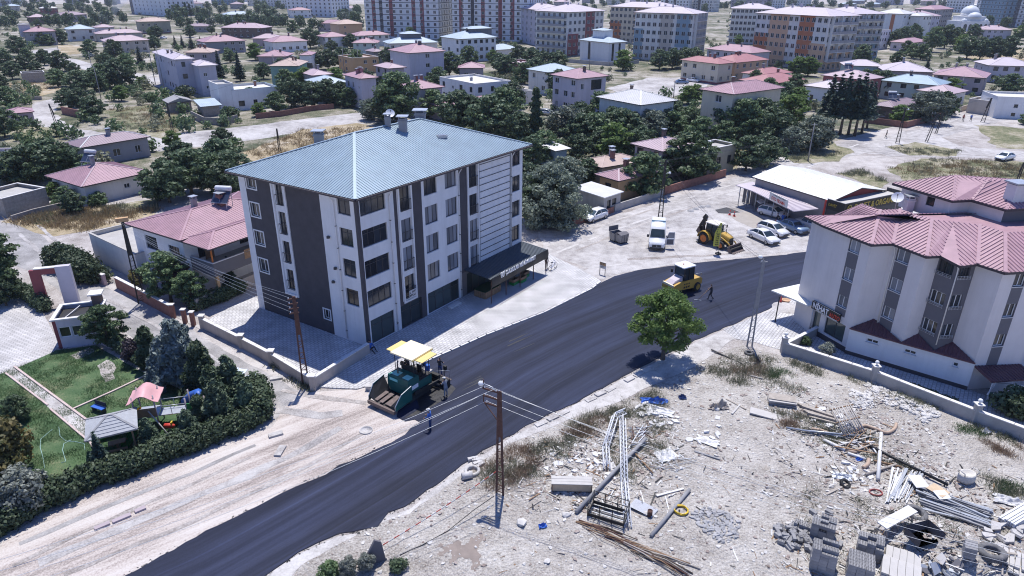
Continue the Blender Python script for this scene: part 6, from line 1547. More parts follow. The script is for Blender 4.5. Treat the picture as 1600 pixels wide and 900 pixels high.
hedge("hedge in the garden behind the grey wall by the paved yard",[(300,486),(325,478),(352,468),(378,455)],1.4,1.4,6000,.14,L_hedge,66)
hedge("strip of low greenery inside the stepped block's boundary wall",[(1415,605),(1452,618),(1490,632)],.8,.5,2500,.1,L_hedge,67)
def tufts(name,m,areas,seed,blades=22,h=.3,spread=.25,wd=.02,on_lot=False,lift=0.0):
 rng=np.random.default_rng(seed);C=[]
 for poly,n in areas:
  P=[(at(*p).x,at(*p).y)for p in poly];X=[p[0]for p in P];Y=[p[1]for p in P];k=0;tries=0
  while k<n and tries<n*30:
   tries+=1;q=(rng.uniform(min(X),max(X)),rng.uniform(min(Y),max(Y)))
   if not inside(q,P):continue
   if MN.noise(Vector((q[0]*.5,q[1]*.5,seed)))<-.1:continue
   C.append((q[0],q[1],lot_z(*q)if on_lot else lift));k+=1
 C=np.array(C);n=len(C)*blades
 base=np.repeat(C,blades,0)+np.concatenate([rng.normal(size=(n,2))*spread,np.zeros((n,1))],1)
 d=rng.normal(size=(n,3));d[:,2]=np.abs(d[:,2])+.8;d/=np.linalg.norm(d,axis=1)[:,None]
 sc_=np.repeat(.6+.8*rng.random(len(C)),blades)
 L_=(h*(.5+rng.random(n))*sc_)[:,None];s=np.cross(d,rng.normal(size=(n,3)));s/=np.linalg.norm(s,axis=1)[:,None]
 V=np.stack([base-s*wd,base+s*wd,base+d*L_+s*wd*.3,base+d*L_-s*wd*.3],1).reshape(-1,3)
 return tag(put(quads_mesh(name,V,m),name),kind='stuff')
tufts("lawn_grass",L_grass,[(LAWN,5200)],71,14,.10,.22,.014,lift=.03)
tufts("dry_grass",L_drygrass,[([(380,238),(470,203),(585,198),(420,252)],260),([(0,347),(100,328),(255,326),(130,362)],420),([(8,132),(60,122),(102,138),(20,150)],120),([(165,172),(235,163),(300,190),(262,217)],160),([(1500,250),(1600,258),(1640,295),(1500,300)],180),([(1120,222),(1180,205),(1150,262),(1085,268)],160),([(1385,264),(1530,250),(1500,305)],120)],72,16,.55,.5,.035)
tufts("weeds",L_weed,[([(1385,264),(1440,248),(1530,250),(1640,256),(1640,300),(1420,288)],320),([(1388,230),(1500,235),(1495,244),(1420,243)],90),([(1310,272),(1345,264),(1388,285)],70),([(165,172),(300,190),(195,207)],120),([(822,300),(905,330),(905,348),(826,350)],120),([(20,340),(190,320),(250,330),(60,352)],200),([(1215,232),(1335,238),(1240,255)],100),([(430,570),(470,585),(495,600),(480,606),(440,585)],40)],73,20,.4,.35,.03)
LOTW=[([(810,720),(850,690),(905,655),(985,626),(1025,606),(1040,640),(960,660),(900,690),(880,740),(800,760),(760,760),(745,735)],330),([(1090,580),(1165,548),(1225,562),(1260,620),(1200,610),(1130,600)],200),([(1225,558),(1365,602),(1525,664),(1600,690),(1590,700),(1500,668),(1360,615),(1230,572)],150),([(1200,640),(1290,660),(1400,700),(1440,740),(1380,730),(1260,690)],140),([(1530,740),(1600,770),(1600,800),(1540,770)],50),([(960,640),(1050,660),(1040,720),(980,760),(940,720)],130),([(1230,760),(1600,800),(1600,890),(1230,890)],90)]
tufts("lot_weeds",L_weed,LOTW,74,22,.28,.24,.016,True)
tufts("dry_brush",L_brown,[([(745,735),(800,700),(860,690),(850,720),(800,770),(760,770)],120),([(880,680),(960,640),(980,660),(900,700)],70),([(1140,570),(1190,560),(1200,590),(1150,590)],40),([(1210,640),(1250,650),(1240,670),(1215,665)],25),([(1535,690),(1600,700),(1600,720),(1560,710)],30)],75,26,.32,.24,.014,True)
tufts("green_weeds",L_grass,[([(1195,575),(1235,582),(1240,592),(1200,592)],30),([(1500,665),(1540,680),(1530,690),(1490,680)],25),([(1565,745),(1600,765),(1590,785),(1560,770)],25)],76,24,.26,.22,.014,True)
# event hall with its canopy
e0,e1=at(1175,276,4.2),at(1300,314.5,4.2)
hu=(e1-e0);HW=hu.length;hu.normalize();hang=atan2(hu.y,hu.x)
HD=(at(1408.5,304,4.2)-e1).length
hall=thing("event_hall","white gable-roofed event hall with black and gold fascia beside the car yard","hall",(e0.x,e0.y,0),hang)
b=MB();hr=4.2+HD/2*tan(RAD(11))
for O,u,L_ in(((.4,.4,0),(1,0),HW-.8),((HW-.4,.4,0),(0,1),HD-.8),((HW-.4,HD-.4,0),(-1,0),HW-.8),((.4,HD-.4,0),(0,-1),HD-.8)):facade(b,O,u,L_,4.1,[],[],0)
b.build("wall",M_greyr,hall)
b=MB()
for x in(.4,HW-.4):b.face([(x,.4,4.1),(x,HD-.4,4.1),(x,HD/2,hr-.1)]if x>1 else[(x,HD-.4,4.1),(x,.4,4.1),(x,HD/2,hr-.1)],0)
b.build("gable",mat("deep_red_sheet",(.22,.025,.03),.6,var=.1),hall)
b=MB();A_=[(0,0,4.2),(HW,0,4.2),(HW,HD/2,hr),(0,HD/2,hr)];B_=[(HW,HD,4.2),(0,HD,4.2),(0,HD/2,hr),(HW,HD/2,hr)]
for f in(A_,B_):
 b.face(f,0);b.face([(p[0],p[1],p[2]-.15)for p in f[::-1]],1);ribs_on(b,f,.9,.06,.03,0)
 for i in range(4):p,q=Vector(f[i]),Vector(f[(i+1)%4]);dz=Zv(-.15);b.face([p+dz,q+dz,q,p],1)
b.build("roof",[M_whitemetal,M_fascia],hall)
b=MB();fd=2.6;facade(b,(HW-.38,-.4,0),(1,0),fd,4.5,[],[(0,fd,3.2,4.5,1)],0);facade(b,(HW-.38+fd,-.4,0),(0,1),HD+.8,4.5,[(1.5,5.0,.1,2.6),(7,9,.1,2.6)],[(0,HD+.8,3.1,4.5,1)],0);facade(b,(HW-.38+fd,HD+.4,0),(-1,0),fd,4.5,[],[],0)
b.box(HW-.36,HW-.5+fd,-.3,HD+.3,3.9,4.0,2);b.box(HW-.42,HW-.3+fd,-.45,-.3,4.5,4.56,2);b.box(HW-.5+fd,HW-.32+fd,-.3,HD+.45,4.5,4.56,2)
b.build("annex",[M_frameD,M_black,M_pale],hall)
xx=HW-.38+fd+.03
lettering("lettering","DAVET & ORGANİZASYON",1.12,M_gold,hall,(xx,1.5,3.42),(0,1,0),(0,0,1),.03,.86,.015)
b=MB();b.lathe([(.30,0),(.42,.02),(.42,.05),(.30,.06)],14,0,(xx,.55,3.85),'x');b.beam((xx+.02,.3,3.7),(xx+.02,.8,4.0),.05,.05);b.beam((xx+.02,.3,4.0),(xx+.02,.8,3.7),.05,.05);b.build("emblem",M_gold,hall)
lettering("side_lettering","DAVET",.5,M_gold,hall,(HW-.1,-.44,3.7),(1,0,0),(0,0,1),.02,.8)
part(hall,"post",M_redP,"box",HW-.6,HW-.42,-.6,-.42,0,4.3,0)
LP_=lambda p:(Matrix.Rotation(-hang,3,'Z')@(p-Vector((e0.x,e0.y,0))))
cz=3.0
cq=[at(1149.5,289,cz),at(1175,298,cz),at(1240.5,330,cz),at(1279,326,cz),at(1215,296,cz),at(1176,284,cz)]
cw=thing("car_wash_canopy","mauve sheet canopy with a small red-lettered sign in front of the event hall","canopy",(e0.x,e0.y,0))
P=[p-Vector((e0.x,e0.y,0))for p in cq]
b=MB();b.prism([(p.x,p.y)for p in P],cz-.1,cz,0)
for k in range(26):
 t=(k+.5)/26;a=P[1].lerp(P[2],t);c=P[5].lerp(P[3],t);b.beam(a+Zv(.02),c+Zv(.02),.07,.05,0)
b.build("sheet_roof",M_lilacroof,cw)
for px in((1153,321),(1165,326),(1178,330),(1192,335),(1205,341),(1228,352),(1270,353)):
 p=at(*px)-Vector((e0.x,e0.y,0));part(cw,"post",M_steel,"tube",[p,p+Zv(cz-.1)],.07,6)
b=MB();p,q=at(1149.8,318)-Vector((e0.x,e0.y,0)),at(1190,333)-Vector((e0.x,e0.y,0))
for k in range(7):
 a=p.lerp(q,k/7);c=p.lerp(q,(k+.82)/7);nn=Vector((-(q-p).y,(q-p).x,0)).normalized()*1.2
 b.beam(a+nn+Zv(1.3),c+nn+Zv(1.3),.05,2.4)
b.build("partition",M_slate,cw)
d_=(at(1229,321,3.2)-at(1201.5,307,3.2));d_.z=0
sgp=at(1202,310.5,3.1)-Vector((e0.x,e0.y,0));sw=d_.length
part(cw,"sign_board",M_whiteB,"beam",sgp+Zv(.5),sgp+d_+Zv(.5),.08,1.0)
du=d_.normalized();nu=Vector((du.y,-du.x,0))
lettering("sign_lettering","OTO YIKAMA",.62,M_letR,cw,sgp+du*.5+nu*.05+Zv(.12),du,(0,0,1),.01,.82,.01)
b=MB()
for k in range(9):q=sgp+du*(.9+k*.32)+nu*.05+Zv(.82);b.beam(q,q+du*.2,.02,.10)
b.build("sign_small_print",M_frameD,cw)
# cars
def loft(mb,rings,m=0,close=True,smooth=True,ends=True):
 n=len(rings[0]);V=[p for r in rings for p in r];F=[]
 for i in range(len(rings)-1):
  for j in range(n if close else n-1):
   a,c=i*n+j,i*n+(j+1)%n;F.append((a,c,c+n,a+n))
 if ends:F.append(tuple(range(n-1,-1,-1)));F.append(tuple((len(rings)-1)*n+j for j in range(n)))
 mb.mesh(V,F,m,smooth)
def wheel(parent,x,y,r,w_,mt,mr,side):
 b=MB();b.lathe([(r*.62,-w_/2),(r*.93,-w_/2),(r,-w_*.3),(r,w_*.3),(r*.93,w_/2),(r*.62,w_/2)],20,0,(0,0,0),'y')
 o=b.build("wheel",mt,parent,(x,y,r))
 q=MB();q.lathe([(.02,.0),(r*.18,.02),(r*.22,-.01),(r*.60,.0),(r*.63,.03)],16,0,(0,(w_/2-.02)*side,0),'y')
 for k in range(5):
  a=2*pi*k/5;q.beam((cos(a)*r*.15,(w_/2+.0)*side,sin(a)*r*.15),(cos(a)*r*.58,(w_/2-.0)*side,sin(a)*r*.58),.06,.03,0,(0,1,0))
 q.build("rim",mr,o)
 return o
def car_meshes(style,paint):
 hb=style=='hatch';box=style=='boxy'
 L_=4.15 if hb else 4.45;hw=.86
 if box:xs_=[-2.2,-2.1,-1.3,-.9,.9,1.3,2.05,2.2];zt=[.78,.90,.93,.94,.94,.92,.86,.72]
 elif hb:xs_=[-2.05,-1.95,-1.5,-.9,.7,1.2,1.8,2.07];zt=[.72,.93,.97,.98,.96,.93,.80,.56]
 else:xs_=[-2.22,-2.12,-1.5,-.9,.8,1.3,1.95,2.22];zt=[.70,.93,.98,.98,.96,.92,.80,.55]
 ws=[.90,.97,1,1,1,1,.95,.80]if not box else[.95,.98,1,1,1,1,.98,.93]
 body=MB();rings=[]
 for x,z,w_ in zip(xs_,zt,ws):
  W_=hw*w_;zl=.24 if abs(x)<1.9 else .32
  rings.append([(x,-W_*.9,zl),(x,-W_,.40),(x,-W_*1.0,.62),(x,-W_*.965,z-.08),(x,-W_*.88,z),(x,0,z+.03),(x,W_*.88,z),(x,W_*.965,z-.08),(x,W_,.62),(x,W_,.40),(x,W_*.9,zl)])
 loft(body,rings)
 if box:c=[(-1.25,.93),(-.98,1.38),(.42,1.40),(1.02,.93)]
 elif hb:c=[(-1.98,.95),(-1.55,1.42),(.25,1.46),(1.15,.93)]
 else:c=[(-1.75,.97),(-.95,1.40),(.30,1.43),(1.22,.93)]
 wb,wt=hw*.90,hw*.70
 (xa,za),(xb,zb),(xc,zc),(xd,zd)=c
 rings=[]
 for x,z,w_ in((xb-.06,zb-.05,wt*.95),(xb+.12,zb+.02,wt),((xb+xc)/2,max(zb,zc)+.035,wt*1.01),(xc-.12,zc+.015,wt),(xc+.08,zc-.06,wt*.95)):
  rings.append([(x,-w_,z-.06),(x,-w_*.96,z-.005),(x,-w_*.6,z+.02),(x,w_*.6,z+.02),(x,w_*.96,z-.005),(x,w_,z-.06)])
 loft(body,rings)
 for s in(-1,1):
  for(p,q)in(((xa,wb,za),(xb,wt,zb-.03)),((xd,wb,zd),(xc,wt,zc-.03))):body.beam((p[0],p[1]*s,p[2]),(q[0],q[1]*s,q[2]),.09,.07)
  xm=(xa+xd)/2-.05;body.beam((xm,wb*s,za),(xm,wt*s,(zb+zc)/2-.03),.08,.05)
 gl=MB();f=.985
 V=[(xa,-wb*f,za-.02),(xb,-wt*f,zb-.04),(xc,-wt*f,zc-.04),(xd,-wb*f,zd-.02),(xa,wb*f,za-.02),(xb,wt*f,zb-.04),(xc,wt*f,zc-.04),(xd,wb*f,zd-.02)]
 gl.mesh(V,[(0,3,2,1),(4,5,6,7),(0,1,5,4),(3,7,6,2),(1,2,6,5)],0)
 tr=MB();fr=xs_[-1]
 for s in(-1,1):body.box(xd-.15,xd+.02,s*.88-.09,s*.88+.09,.90,1.08,0)
 tr.box(fr-.10,fr+.02,-.48,.48,.36,.56,0);tr.box(fr-.05,fr+.04,-.75,.75,.26,.37,0)
 rb=MB();rb.box(xs_[0]-.03,xs_[0]+.06,-.75,.75,.28,.40,0)
 return dict(body=body.data("body",paint),glass=gl.data("windows",M_carglass),trim=tr.data("grille",M_frameD),rear=rb.data("rear_bumper",M_frameD),x0=xs_[0],x1=fr)
_CM={}
def car(label,px,px_front,style='sedan',paint=None,group="cars standing in the town",parts=True,loc=None):
 paint=paint or M_carW;key=(style,paint.name)
 if key not in _CM:_CM[key]=car_meshes(style,paint)
 c=_CM[key];p,q=at(*px),at(*px_front);an=atan2(q.y-p.y,q.x-p.x)
 t=thing("parked_car",label,"car",(p.x,p.y,.012),an,group)
 put(c['body'],"body",t);put(c['glass'],"windows",t);put(c['trim'],"grille",t);put(c['rear'],"rear_bumper",t)
 for x in(-1.32,1.36):
  for s in(-1,1):wheel(t,x,s*.76,.315,.20,M_rubber,M_rim,s)
 for s in(-1,1):
  part(t,"headlight",M_lampW,"box",c['x1']-.16,c['x1']-.0,s*.62-.15,s*.62+.15,.58,.70,0)
  part(t,"tail_light",M_lampR,"box",c['x0']-.02,c['x0']+.06,s*.68-.13,s*.68+.13,.66,.84,0)
 return t
car("white hatchback parked beside the shed wall left of the van",(929,343),(915,348),'hatch')
car("white sedan nearest the backhoe in the car yard",(1192,376),(1214,386),'sedan',M_carW,"cars in the car yard")
car("white hatchback beside and behind the sedan nearest the backhoe",(1207,365),(1226,372),'hatch',M_carW,"cars in the car yard")
car("old blue-grey boxy car in the car yard",(1237,360),(1255,367),'boxy',M_carB,"cars in the car yard")
car("old white boxy car at the right end of the car yard",(1267,357),(1285,363),'boxy',M_carW,"cars in the car yard")
hb=car("white hatchback with its tailgate up under the mauve canopy",(1207,338),(1225,343),'hatch',M_carW,"cars in the car yard")
part(hb,"tailgate",M_carW,"beam",(-1.75,0,1.5),(-2.45,0,1.78),1.3,.06)
car("white car alone on the country lane at the right edge",(1569,250),(1560,252),'sedan')
car("silver car beside the tall white-lilac house",(855,180),(865,181),'hatch',M_carS)
car("blue car on the open gravel in front of the cream red-roofed house",(1065,131),(1075,131),'sedan',M_carB)
car("white car on the open gravel in front of the cream red-roofed house",(1083,128),(1092,129),'sedan',M_carW)
car("white car on the far lane among dark trees, upper left",(143,89),(152,88),'sedan',M_carW)
car("silver car near the lane wall by the low flat garage",(1528,167),(1536,168),'hatch',M_carS)
car("white car by the far wall left of the salmon-roofed house",(256,61),(264,60),'hatch',M_carW)
car("white car on the far right slope by the trees",(1574,66),(1582,67),'sedan',M_carW)
# white van with an open door
vp,vq=at(1026,381),at(1025,396);an=atan2(vq.y-vp.y,vq.x-vp.x)
van=thing("white_van","white high-roofed van with its passenger door standing open","van",(vp.x,vp.y,.012),an)
b=MB();hw=1.0;R_=[]
for x,zt,w_,zl in((-2.75,2.5,.97,.4),(-2.6,2.62,1,.32),(-.4,2.66,1,.30),(.45,2.58,1,.30),(.78,2.34,1,.30),(1.62,1.32,1,.30),(2.35,1.12,.97,.30),(2.72,.86,.86,.36)):
 W_=hw*w_;tp=.84 if zt>1.5 else .9
 R_.append([(x,-W_*.95,zl),(x,-W_,.6),(x,-W_,min(1.15,zt-.15)),(x,-W_*(tp+.06),zt-.12),(x,-W_*tp,zt),(x,0,zt+.05),(x,W_*tp,zt),(x,W_*(tp+.06),zt-.12),(x,W_,min(1.15,zt-.15)),(x,W_,.6),(x,W_*.95,zl)])
loft(b,R_);b.build("body",M_carW,van)
b=MB();b.face([(.92,-.80,2.24),(.92,.80,2.24),(1.60,.90,1.42),(1.60,-.90,1.42)],0)
b.mesh([(.92,-.80,2.24),(.92,.80,2.24),(1.60,.90,1.42),(1.60,-.90,1.42)],[(3,2,1,0)],0)
b.v=[(x+.02,y,z+.02)for x,y,z in b.v];b.build("windscreen",M_carglass,van)
for s in(-1,1):
 b=MB();V=[(.35,s*.93,2.05),(.88,s*.93,2.05),(1.42,s*1.005,1.36),(.35,s*1.005,1.36)];b.face(V if s<0 else V[::-1],0);b.build("side_window",M_carglass,van)
b=MB();b.box(2.60,2.76,-.55,.55,.55,.84,0);b.box(2.55,2.80,-.85,.85,.34,.50,0);b.build("grille",M_frameD,van)
part(van,"badge",M_steel,"cyl",(2.765,0,.70),.08,.02,10,0,None,'x')
for s in(-1,1):
 part(van,"headlight",M_lampW,"beam",(2.62,s*.62,.80),(2.30,s*.86,.98),.26,.18)
 part(van,"mirror",M_frameD,"box",1.25,1.4,s*1.02-.0 if s>0 else-1.28,s*1.28 if s>0 else-1.02,1.30,1.62,0)
 for x in(-1.7,1.75):wheel(van,x,s*.88,.36,.24,M_rubber,M_rim,s)
 part(van,"side_rail",M_frameD,"box",-2.7,1.35,s*1.0-.02,s*1.0+.02,.58,.74,0)
b=MB();b.box(-.95,-.75,-.86,.86,2.66,2.80,0);b.box(-.95,-.40,-.86,.86,2.645,2.675,0);b.build("roof_fairing",M_bluer,van)
part(van,"roof_panel",M_carW,"box",-2.5,-1.0,-.80,.80,2.66,2.70,0)
dr_=MB();dr_.box(0,1.08,-.04,.04,.45,1.32,0);dr_.beam((.02,0,1.32),(.36,0,2.1),.07,.06);dr_.beam((1.06,0,1.32),(1.03,0,2.1),.07,.06);dr_.beam((.36,0,2.1),(1.05,0,2.1),.06,.06);dr_.box(.15,.95,-.07,-.041,.55,1.2,1)
do=dr_.build("door",[M_carW,M_slate],van,(1.42,1.02,0),RAD(100))
b=MB();b.face([(.06,0,1.34),(1.04,0,1.34),(1.02,0,2.07),(.38,0,2.07)],0);b.build("pane",M_glassB,do)
# asphalt paver
pa_=RAD(-124.8);pc_=Vector((-8.25,45.99,.055))
pav=thing("asphalt_paver","green asphalt paver with an open hopper and a cream canopy working on the road","paver",pc_,pa_,None,(.82,.86,1.0))
b=MB()
for s in(-1,1):
 P0=[(1.25,s*.25,.55),(3.35,s*.25,.45),(3.35,s*.95,.60),(1.25,s*.95,.65)]
 P1=[(1.25,s*1.66,1.75),(2.6,s*1.70,1.55),(3.35,s*1.62,.78)]
 for f in([P0[0],P0[1],P0[2],P0[3]],[P0[3],P0[2],P1[2],P1[1],P1[0]]):
  b.face(f if s>0 else f[::-1],0);b.face([(p[0],p[1]+.0,p[2]-.07)for p in(f[::-1]if s>0 else f)],0)
b.box(1.2,3.4,-.26,.26,.42,.50,0);b.build("hopper",M_tar,pav)
for s in(-1,1):
 b=MB();V=[(1.2,s*1.70,.55),(3.42,s*1.66,.42),(3.42,s*1.66,.80),(2.62,s*1.74,1.60),(1.2,s*1.74,1.82)]
 b.face(V if s<0 else V[::-1],0);b.face([(p[0],p[1]-s*.08,p[2])for p in(V[::-1]if s<0 else V)],0)
 for i in range(5):
  p,q=V[i],V[(i+1)%5];f=[p,q,(q[0],q[1]-s*.08,q[2]),(p[0],p[1]-s*.08,p[2])];b.face(f[::-1]if s<0 else f,1)
 b.build("hopper_wing",[M_pgreen,M_steel],pav)
part(pav,"push_bar",M_hopper,"box",3.36,3.62,-1.62,1.62,.22,.50,0)
for y0_,y1_ in((-1.15,-.62),(-.42,.02),(.28,1.0)):
 part(pav,"hopper_plate",M_hopper,"beam",(1.75,(y0_+y1_)/2,.72),(3.30,(y0_+y1_)/2,.63),abs(y1_-y0_),.06)
b=MB();b.box(-2.1,1.2,-1.26,1.26,.62,1.42,0);b.box(-.35,1.18,-1.28,1.28,1.42,1.98,0,None,.96);b.build("engine_cover",M_pgreen,pav)
b=MB();b.box(1.19,1.23,-.95,.0,1.58,1.80,0);b.box(.25,.95,.35,1.1,1.975,2.0,0);b.box(.2,.95,-1.05,-.2,1.975,2.0,0);b.build("maker_plate",mat("pale_turquoise_plate",(.25,.62,.58),.5),pav)
for s in(-1,1):
 b=MB();P=[]
 for k in range(24):
  a=2*pi*k/24;cx=1.0 if cos(a)>0 else-1.6;P.append((cx+.36*cos(a),.37+.36*sin(a)))
 for i in range(24):
  p,q=P[i],P[(i+1)%24];y0_,y1_=(s*1.0,s*1.30)
  f=[(p[0],y0_,p[1]),(q[0],y0_,q[1]),(q[0],y1_,q[1]),(p[0],y1_,p[1])];b.face(f if s<0 else f[::-1],0)
 b.face([(p[0],s*1.30,p[1])for p in(P[::-1]if s>0 else P)],0);b.build("crawler_track",M_rubber,pav)
part(pav,"platform",M_tar,"box",-2.1,-.4,-1.25,1.25,1.42,1.50,0)
for s in(-1,1):
 b=MB();b.box(-1.0,-.55,s*.75-.25,s*.75+.25,1.5,1.95,0);b.box(-1.1,-.98,s*.75-.25,s*.75+.25,1.9,2.5,0);b.build("seat",M_black,pav)
b=MB();b.box(-.50,-.35,-.9,.9,1.98,2.45,0);b.box(-.62,-.38,-1.05,-.55,2.2,2.5,0);b.build("console",M_tar,pav)
for x in(.15,-1.95):
 for s in(-1,1):part(pav,"canopy_post",M_tar,"tube",[(x,s*1.1,1.45),(x+.05,s*1.15,3.55)],.035,6)
b=MB();b.box(-2.35,.55,-1.32,1.32,3.55,3.66,0);b.box(-2.35,.55,-1.36,-1.321,3.50,3.60,1);b.box(-2.35,.55,1.321,1.36,3.50,3.60,1);b.build("canopy",[M_cantop,M_canyel],pav)
for s in(-1,1):
 part(pav,"side_canopy",M_canyel,"beam",(-1.95,s*1.76,3.50),(.15,s*1.76,3.50),.82,.06,0)
part(pav,"exhaust_pipe",M_hopper,"tube",[(.55,-.5,1.98),(.55,-.5,2.9),(.45,-.5,3.1)],.07,8)
part(pav,"side_board",M_letW,"box",-.15,.9,1.27,1.30,1.05,1.38,0)
b=MB();b.box(-3.55,-2.75,-2.3,2.3,.12,.62,0);b.box(-3.2,-2.85,-1.4,1.4,.62,.95,0);b.build("screed",M_tar,pav)
part(pav,"walkway",M_hopper,"box",-3.95,-3.58,-2.2,2.2,.36,.42,0)
for s in(-1,1):
 part(pav,"tow_arm",M_tar,"beam",(-2.9,s*1.55,.55),(.6,s*1.45,.75),.14,.26)
 b=MB();b.tube([(-3.2,s*1.9,.6),(-3.2,s*1.9,1.5),(-3.3,s*1.95,1.62)],.04,6);b.box(-3.4,-3.2,s*1.95-.15,s*1.95+.15,1.5,1.85,0);b.build("control_box",M_tar,pav)
 part(pav,"handrail",M_steel,"tube",[(-3.75,s*2.1,.4),(-3.75,s*2.1,1.3),(-2.7,s*1.3,1.4)],.025,5)
part(pav,"tool_shelf",M_pale,"box",-2.7,-2.15,-.9,.9,1.3,1.42,0)
part(pav,"tool_chest",M_steel,"box",-2.62,-2.25,-.75,-.25,1.42,1.72,0)
bk_=thing("bucket","bright blue plastic barrel on the back of the asphalt paver","barrel",pav.matrix_basis@Vector((-2.42,.55,1.42)))
part(bk_,"shell",M_blueP,"lathe",[(0,0),(.17,0),(.19,.1),(.19,.4),(.17,.48),(0,.48)],14)
part(pav,"auger",M_tar,"tube",[(-2.45,-1.9,.35),(-2.45,1.9,.35)],.14,8)
# tyre roller
rc=Vector((18.0,66.16,.055));ra=RAD(-147.5)
rol=thing("road_roller","yellow pneumatic-tyred roller with a white-roofed cab on the new asphalt","road roller",rc,ra,None,(.85,.82,.95))
b=MB()
prof=[(-2.45,.72),(-2.5,1.35),(-2.1,1.55),(1.3,1.55),(2.1,1.38),(2.45,1.25),(2.5,.75),(1.9,.55),(1.3,.62),(-1.2,.45),(-1.9,.62)]
V=[(x,-.98,z)for x,z in prof]+[(x,.98,z)for x,z in prof];n=len(prof)
b.mesh(V,[tuple(range(n)),tuple(range(2*n-1,n-1,-1))]+[(i,n+i,n+(i+1)%n,(i+1)%n)for i in range(n)],0)
b.build("body",M_yellow,rol)
b=MB();V=[(.75,-.72,1.56),(2.35,-.62,1.40),(2.35,.62,1.40),(.75,.72,1.56),(.70,-.66,2.02),(1.75,-.55,1.72),(1.75,.55,1.72),(.70,.66,2.02)]
b.mesh(V,[(4,5,6,7),(0,1,5,4),(1,2,6,5),(2,3,7,6),(3,0,4,7)],0);b.build("hood",M_lilacroof,rol)
part(rol,"front_deck",M_cantop,"box",2.35,2.52,-.95,.95,1.2,1.42,0,None,.96)
for x in(-.2,.18,.56):
 for s in(-1,1):
  b=MB();b.box(x-.12,x+.12,s*.99-.012,s*.99+.012,.72,.92,0);b.box(x-.1,x+.1,s*.99-.012,s*.99+.012,1.12,1.26,0);b.build("side_vent",M_black,rol)
b=MB()
for x,y in((.62,.82),(.62,-.82),(-1.0,.88),(-1.0,-.88),(-.2,.88),(-.2,-.88)):b.beam((x,y,1.5),(x*.95,y*.96,3.05),.09,.09)
b.box(-1.1,.66,-.88,.88,1.5,1.62,0);b.build("cab_frame",M_black,rol)
for s in(-1,1):
 b=MB();V=[(.6,s*.83,1.62),(-1.0,s*.88,1.62),(-.96,s*.85,3.0),(.58,s*.80,3.0)];b.face(V,0);b.face(V[::-1],0);b.build("cab_window",M_carglass,rol)
b=MB();b.face([(.64,-.8,1.6),(.64,.8,1.6),(.6,.78,3.0),(.6,-.78,3.0)],0);b.build("windscreen",M_carglass,rol)
b=MB();b.face([(-1.03,.84,1.6),(-1.03,-.84,1.6),(-.98,-.82,3.0),(-.98,.82,3.0)],0);b.build("rear_window",M_carglass,rol)
b=MB();loft(b,[[(x,-w_,z),(x,-w_*.97,z+.1),(x,w_*.97,z+.1),(x,w_,z)]for x,w_,z in((-1.25,.85,3.02),(-1.1,.98,3.05),(.6,.98,3.08),(.85,.85,3.02))],0,True,False);b.build("cab_roof",M_carW,rol)
part(rol,"beacon",M_rimO,"cyl",(.1,0,3.18),.07,.12,8)
for y in(-.75,-.25,.25,.75):wheel(rol,1.75,y,.50,.42,M_rubber,M_yellow,-1 if y<0 else 1)
for y in(-.98,-.33,.33,.98):wheel(rol,-1.65,y,.52,.44,M_rubber,M_yellow,-1 if y<0 else 1)
for s in(-1,1):
 part(rol,"handrail",M_steel,"tube",[(-2.3,s*.85,1.5),(-2.35,s*.85,2.0),(-1.15,s*.9,2.05)],.03,6)
 part(rol,"mirror",M_black,"box",.75,.95,s*1.15-.1,s*1.15+.1,2.1,2.45,0)
# backhoe loader
gc=at(1117,382);gd=at(1135,389)-at(1100,377);ga=atan2(gd.y,gd.x)
bh=thing("backhoe_loader","yellow backhoe loader with a black folded arm and a wide front bucket","backhoe",(gc.x,gc.y,.012),ga)
part(bh,"chassis",M_tar,"box",-1.5,2.05,-.55,.55,.62,1.0,0)
b=MB();loft(b,[[(x,-w_,z0_),(x,-w_,z1_-.1),(x,-w_*.85,z1_),(x,w_*.85,z1_),(x,w_,z1_-.1),(x,w_,z0_)]for x,w_,z0_,z1_ in((.55,.52,1.0,1.95),(1.2,.50,1.0,1.85),(2.1,.45,.95,1.62),(2.25,.42,1.0,1.5))],0,True,False);b.build("hood",M_yellow,bh)
part(bh,"grille",M_black,"box",2.24,2.30,-.36,.36,1.0,1.42,0)
for s in(-1,1):
 b=MB();P=[(-1.0+.92*cos(RAD(a)),.78+.92*sin(RAD(a)))for a in range(0,181,20)]
 for i in range(len(P)-1):
  p,q=P[i],P[i+1];b.beam((p[0],s*.98,p[1]),(q[0],s*.98,q[1]),.5,.06,0,(0,0,1))
 b.build("mudguard",M_yellow,bh)
 wheel(bh,-1.0,s*.98,.78,.45,M_rubber,M_rimO,s);wheel(bh,1.45,s*.88,.50,.34,M_rubber,M_rimO,s)
b=MB()
for x,y in((.5,.62),(.5,-.62),(-.35,.68),(-.35,-.68),(-1.15,.66),(-1.15,-.66)):b.beam((x,y,1.2),(x*.92,y*.95,2.72),.09,.09)
b.box(-1.2,.55,-.7,.7,1.15,1.3,0);b.build("cab_frame",M_black,bh)
for s in(-1,1):
 b=MB();V=[(.48,s*.64,1.3),(-1.12,s*.67,1.3),(-1.05,s*.64,2.68),(.45,s*.60,2.68)];b.face(V,0);b.face(V[::-1],0);b.build("cab_window",M_carglass,bh)
b=MB();b.face([(.52,-.62,1.3),(.52,.62,1.3),(.47,.6,2.68),(.47,-.6,2.68)],0);b.build("windscreen",M_carglass,bh)
b=MB();b.box(-.6,-.2,-.25,.25,1.3,1.7,0);b.box(-.7,-.58,-.25,.25,1.6,2.2,0);b.build("seat",M_black,bh)
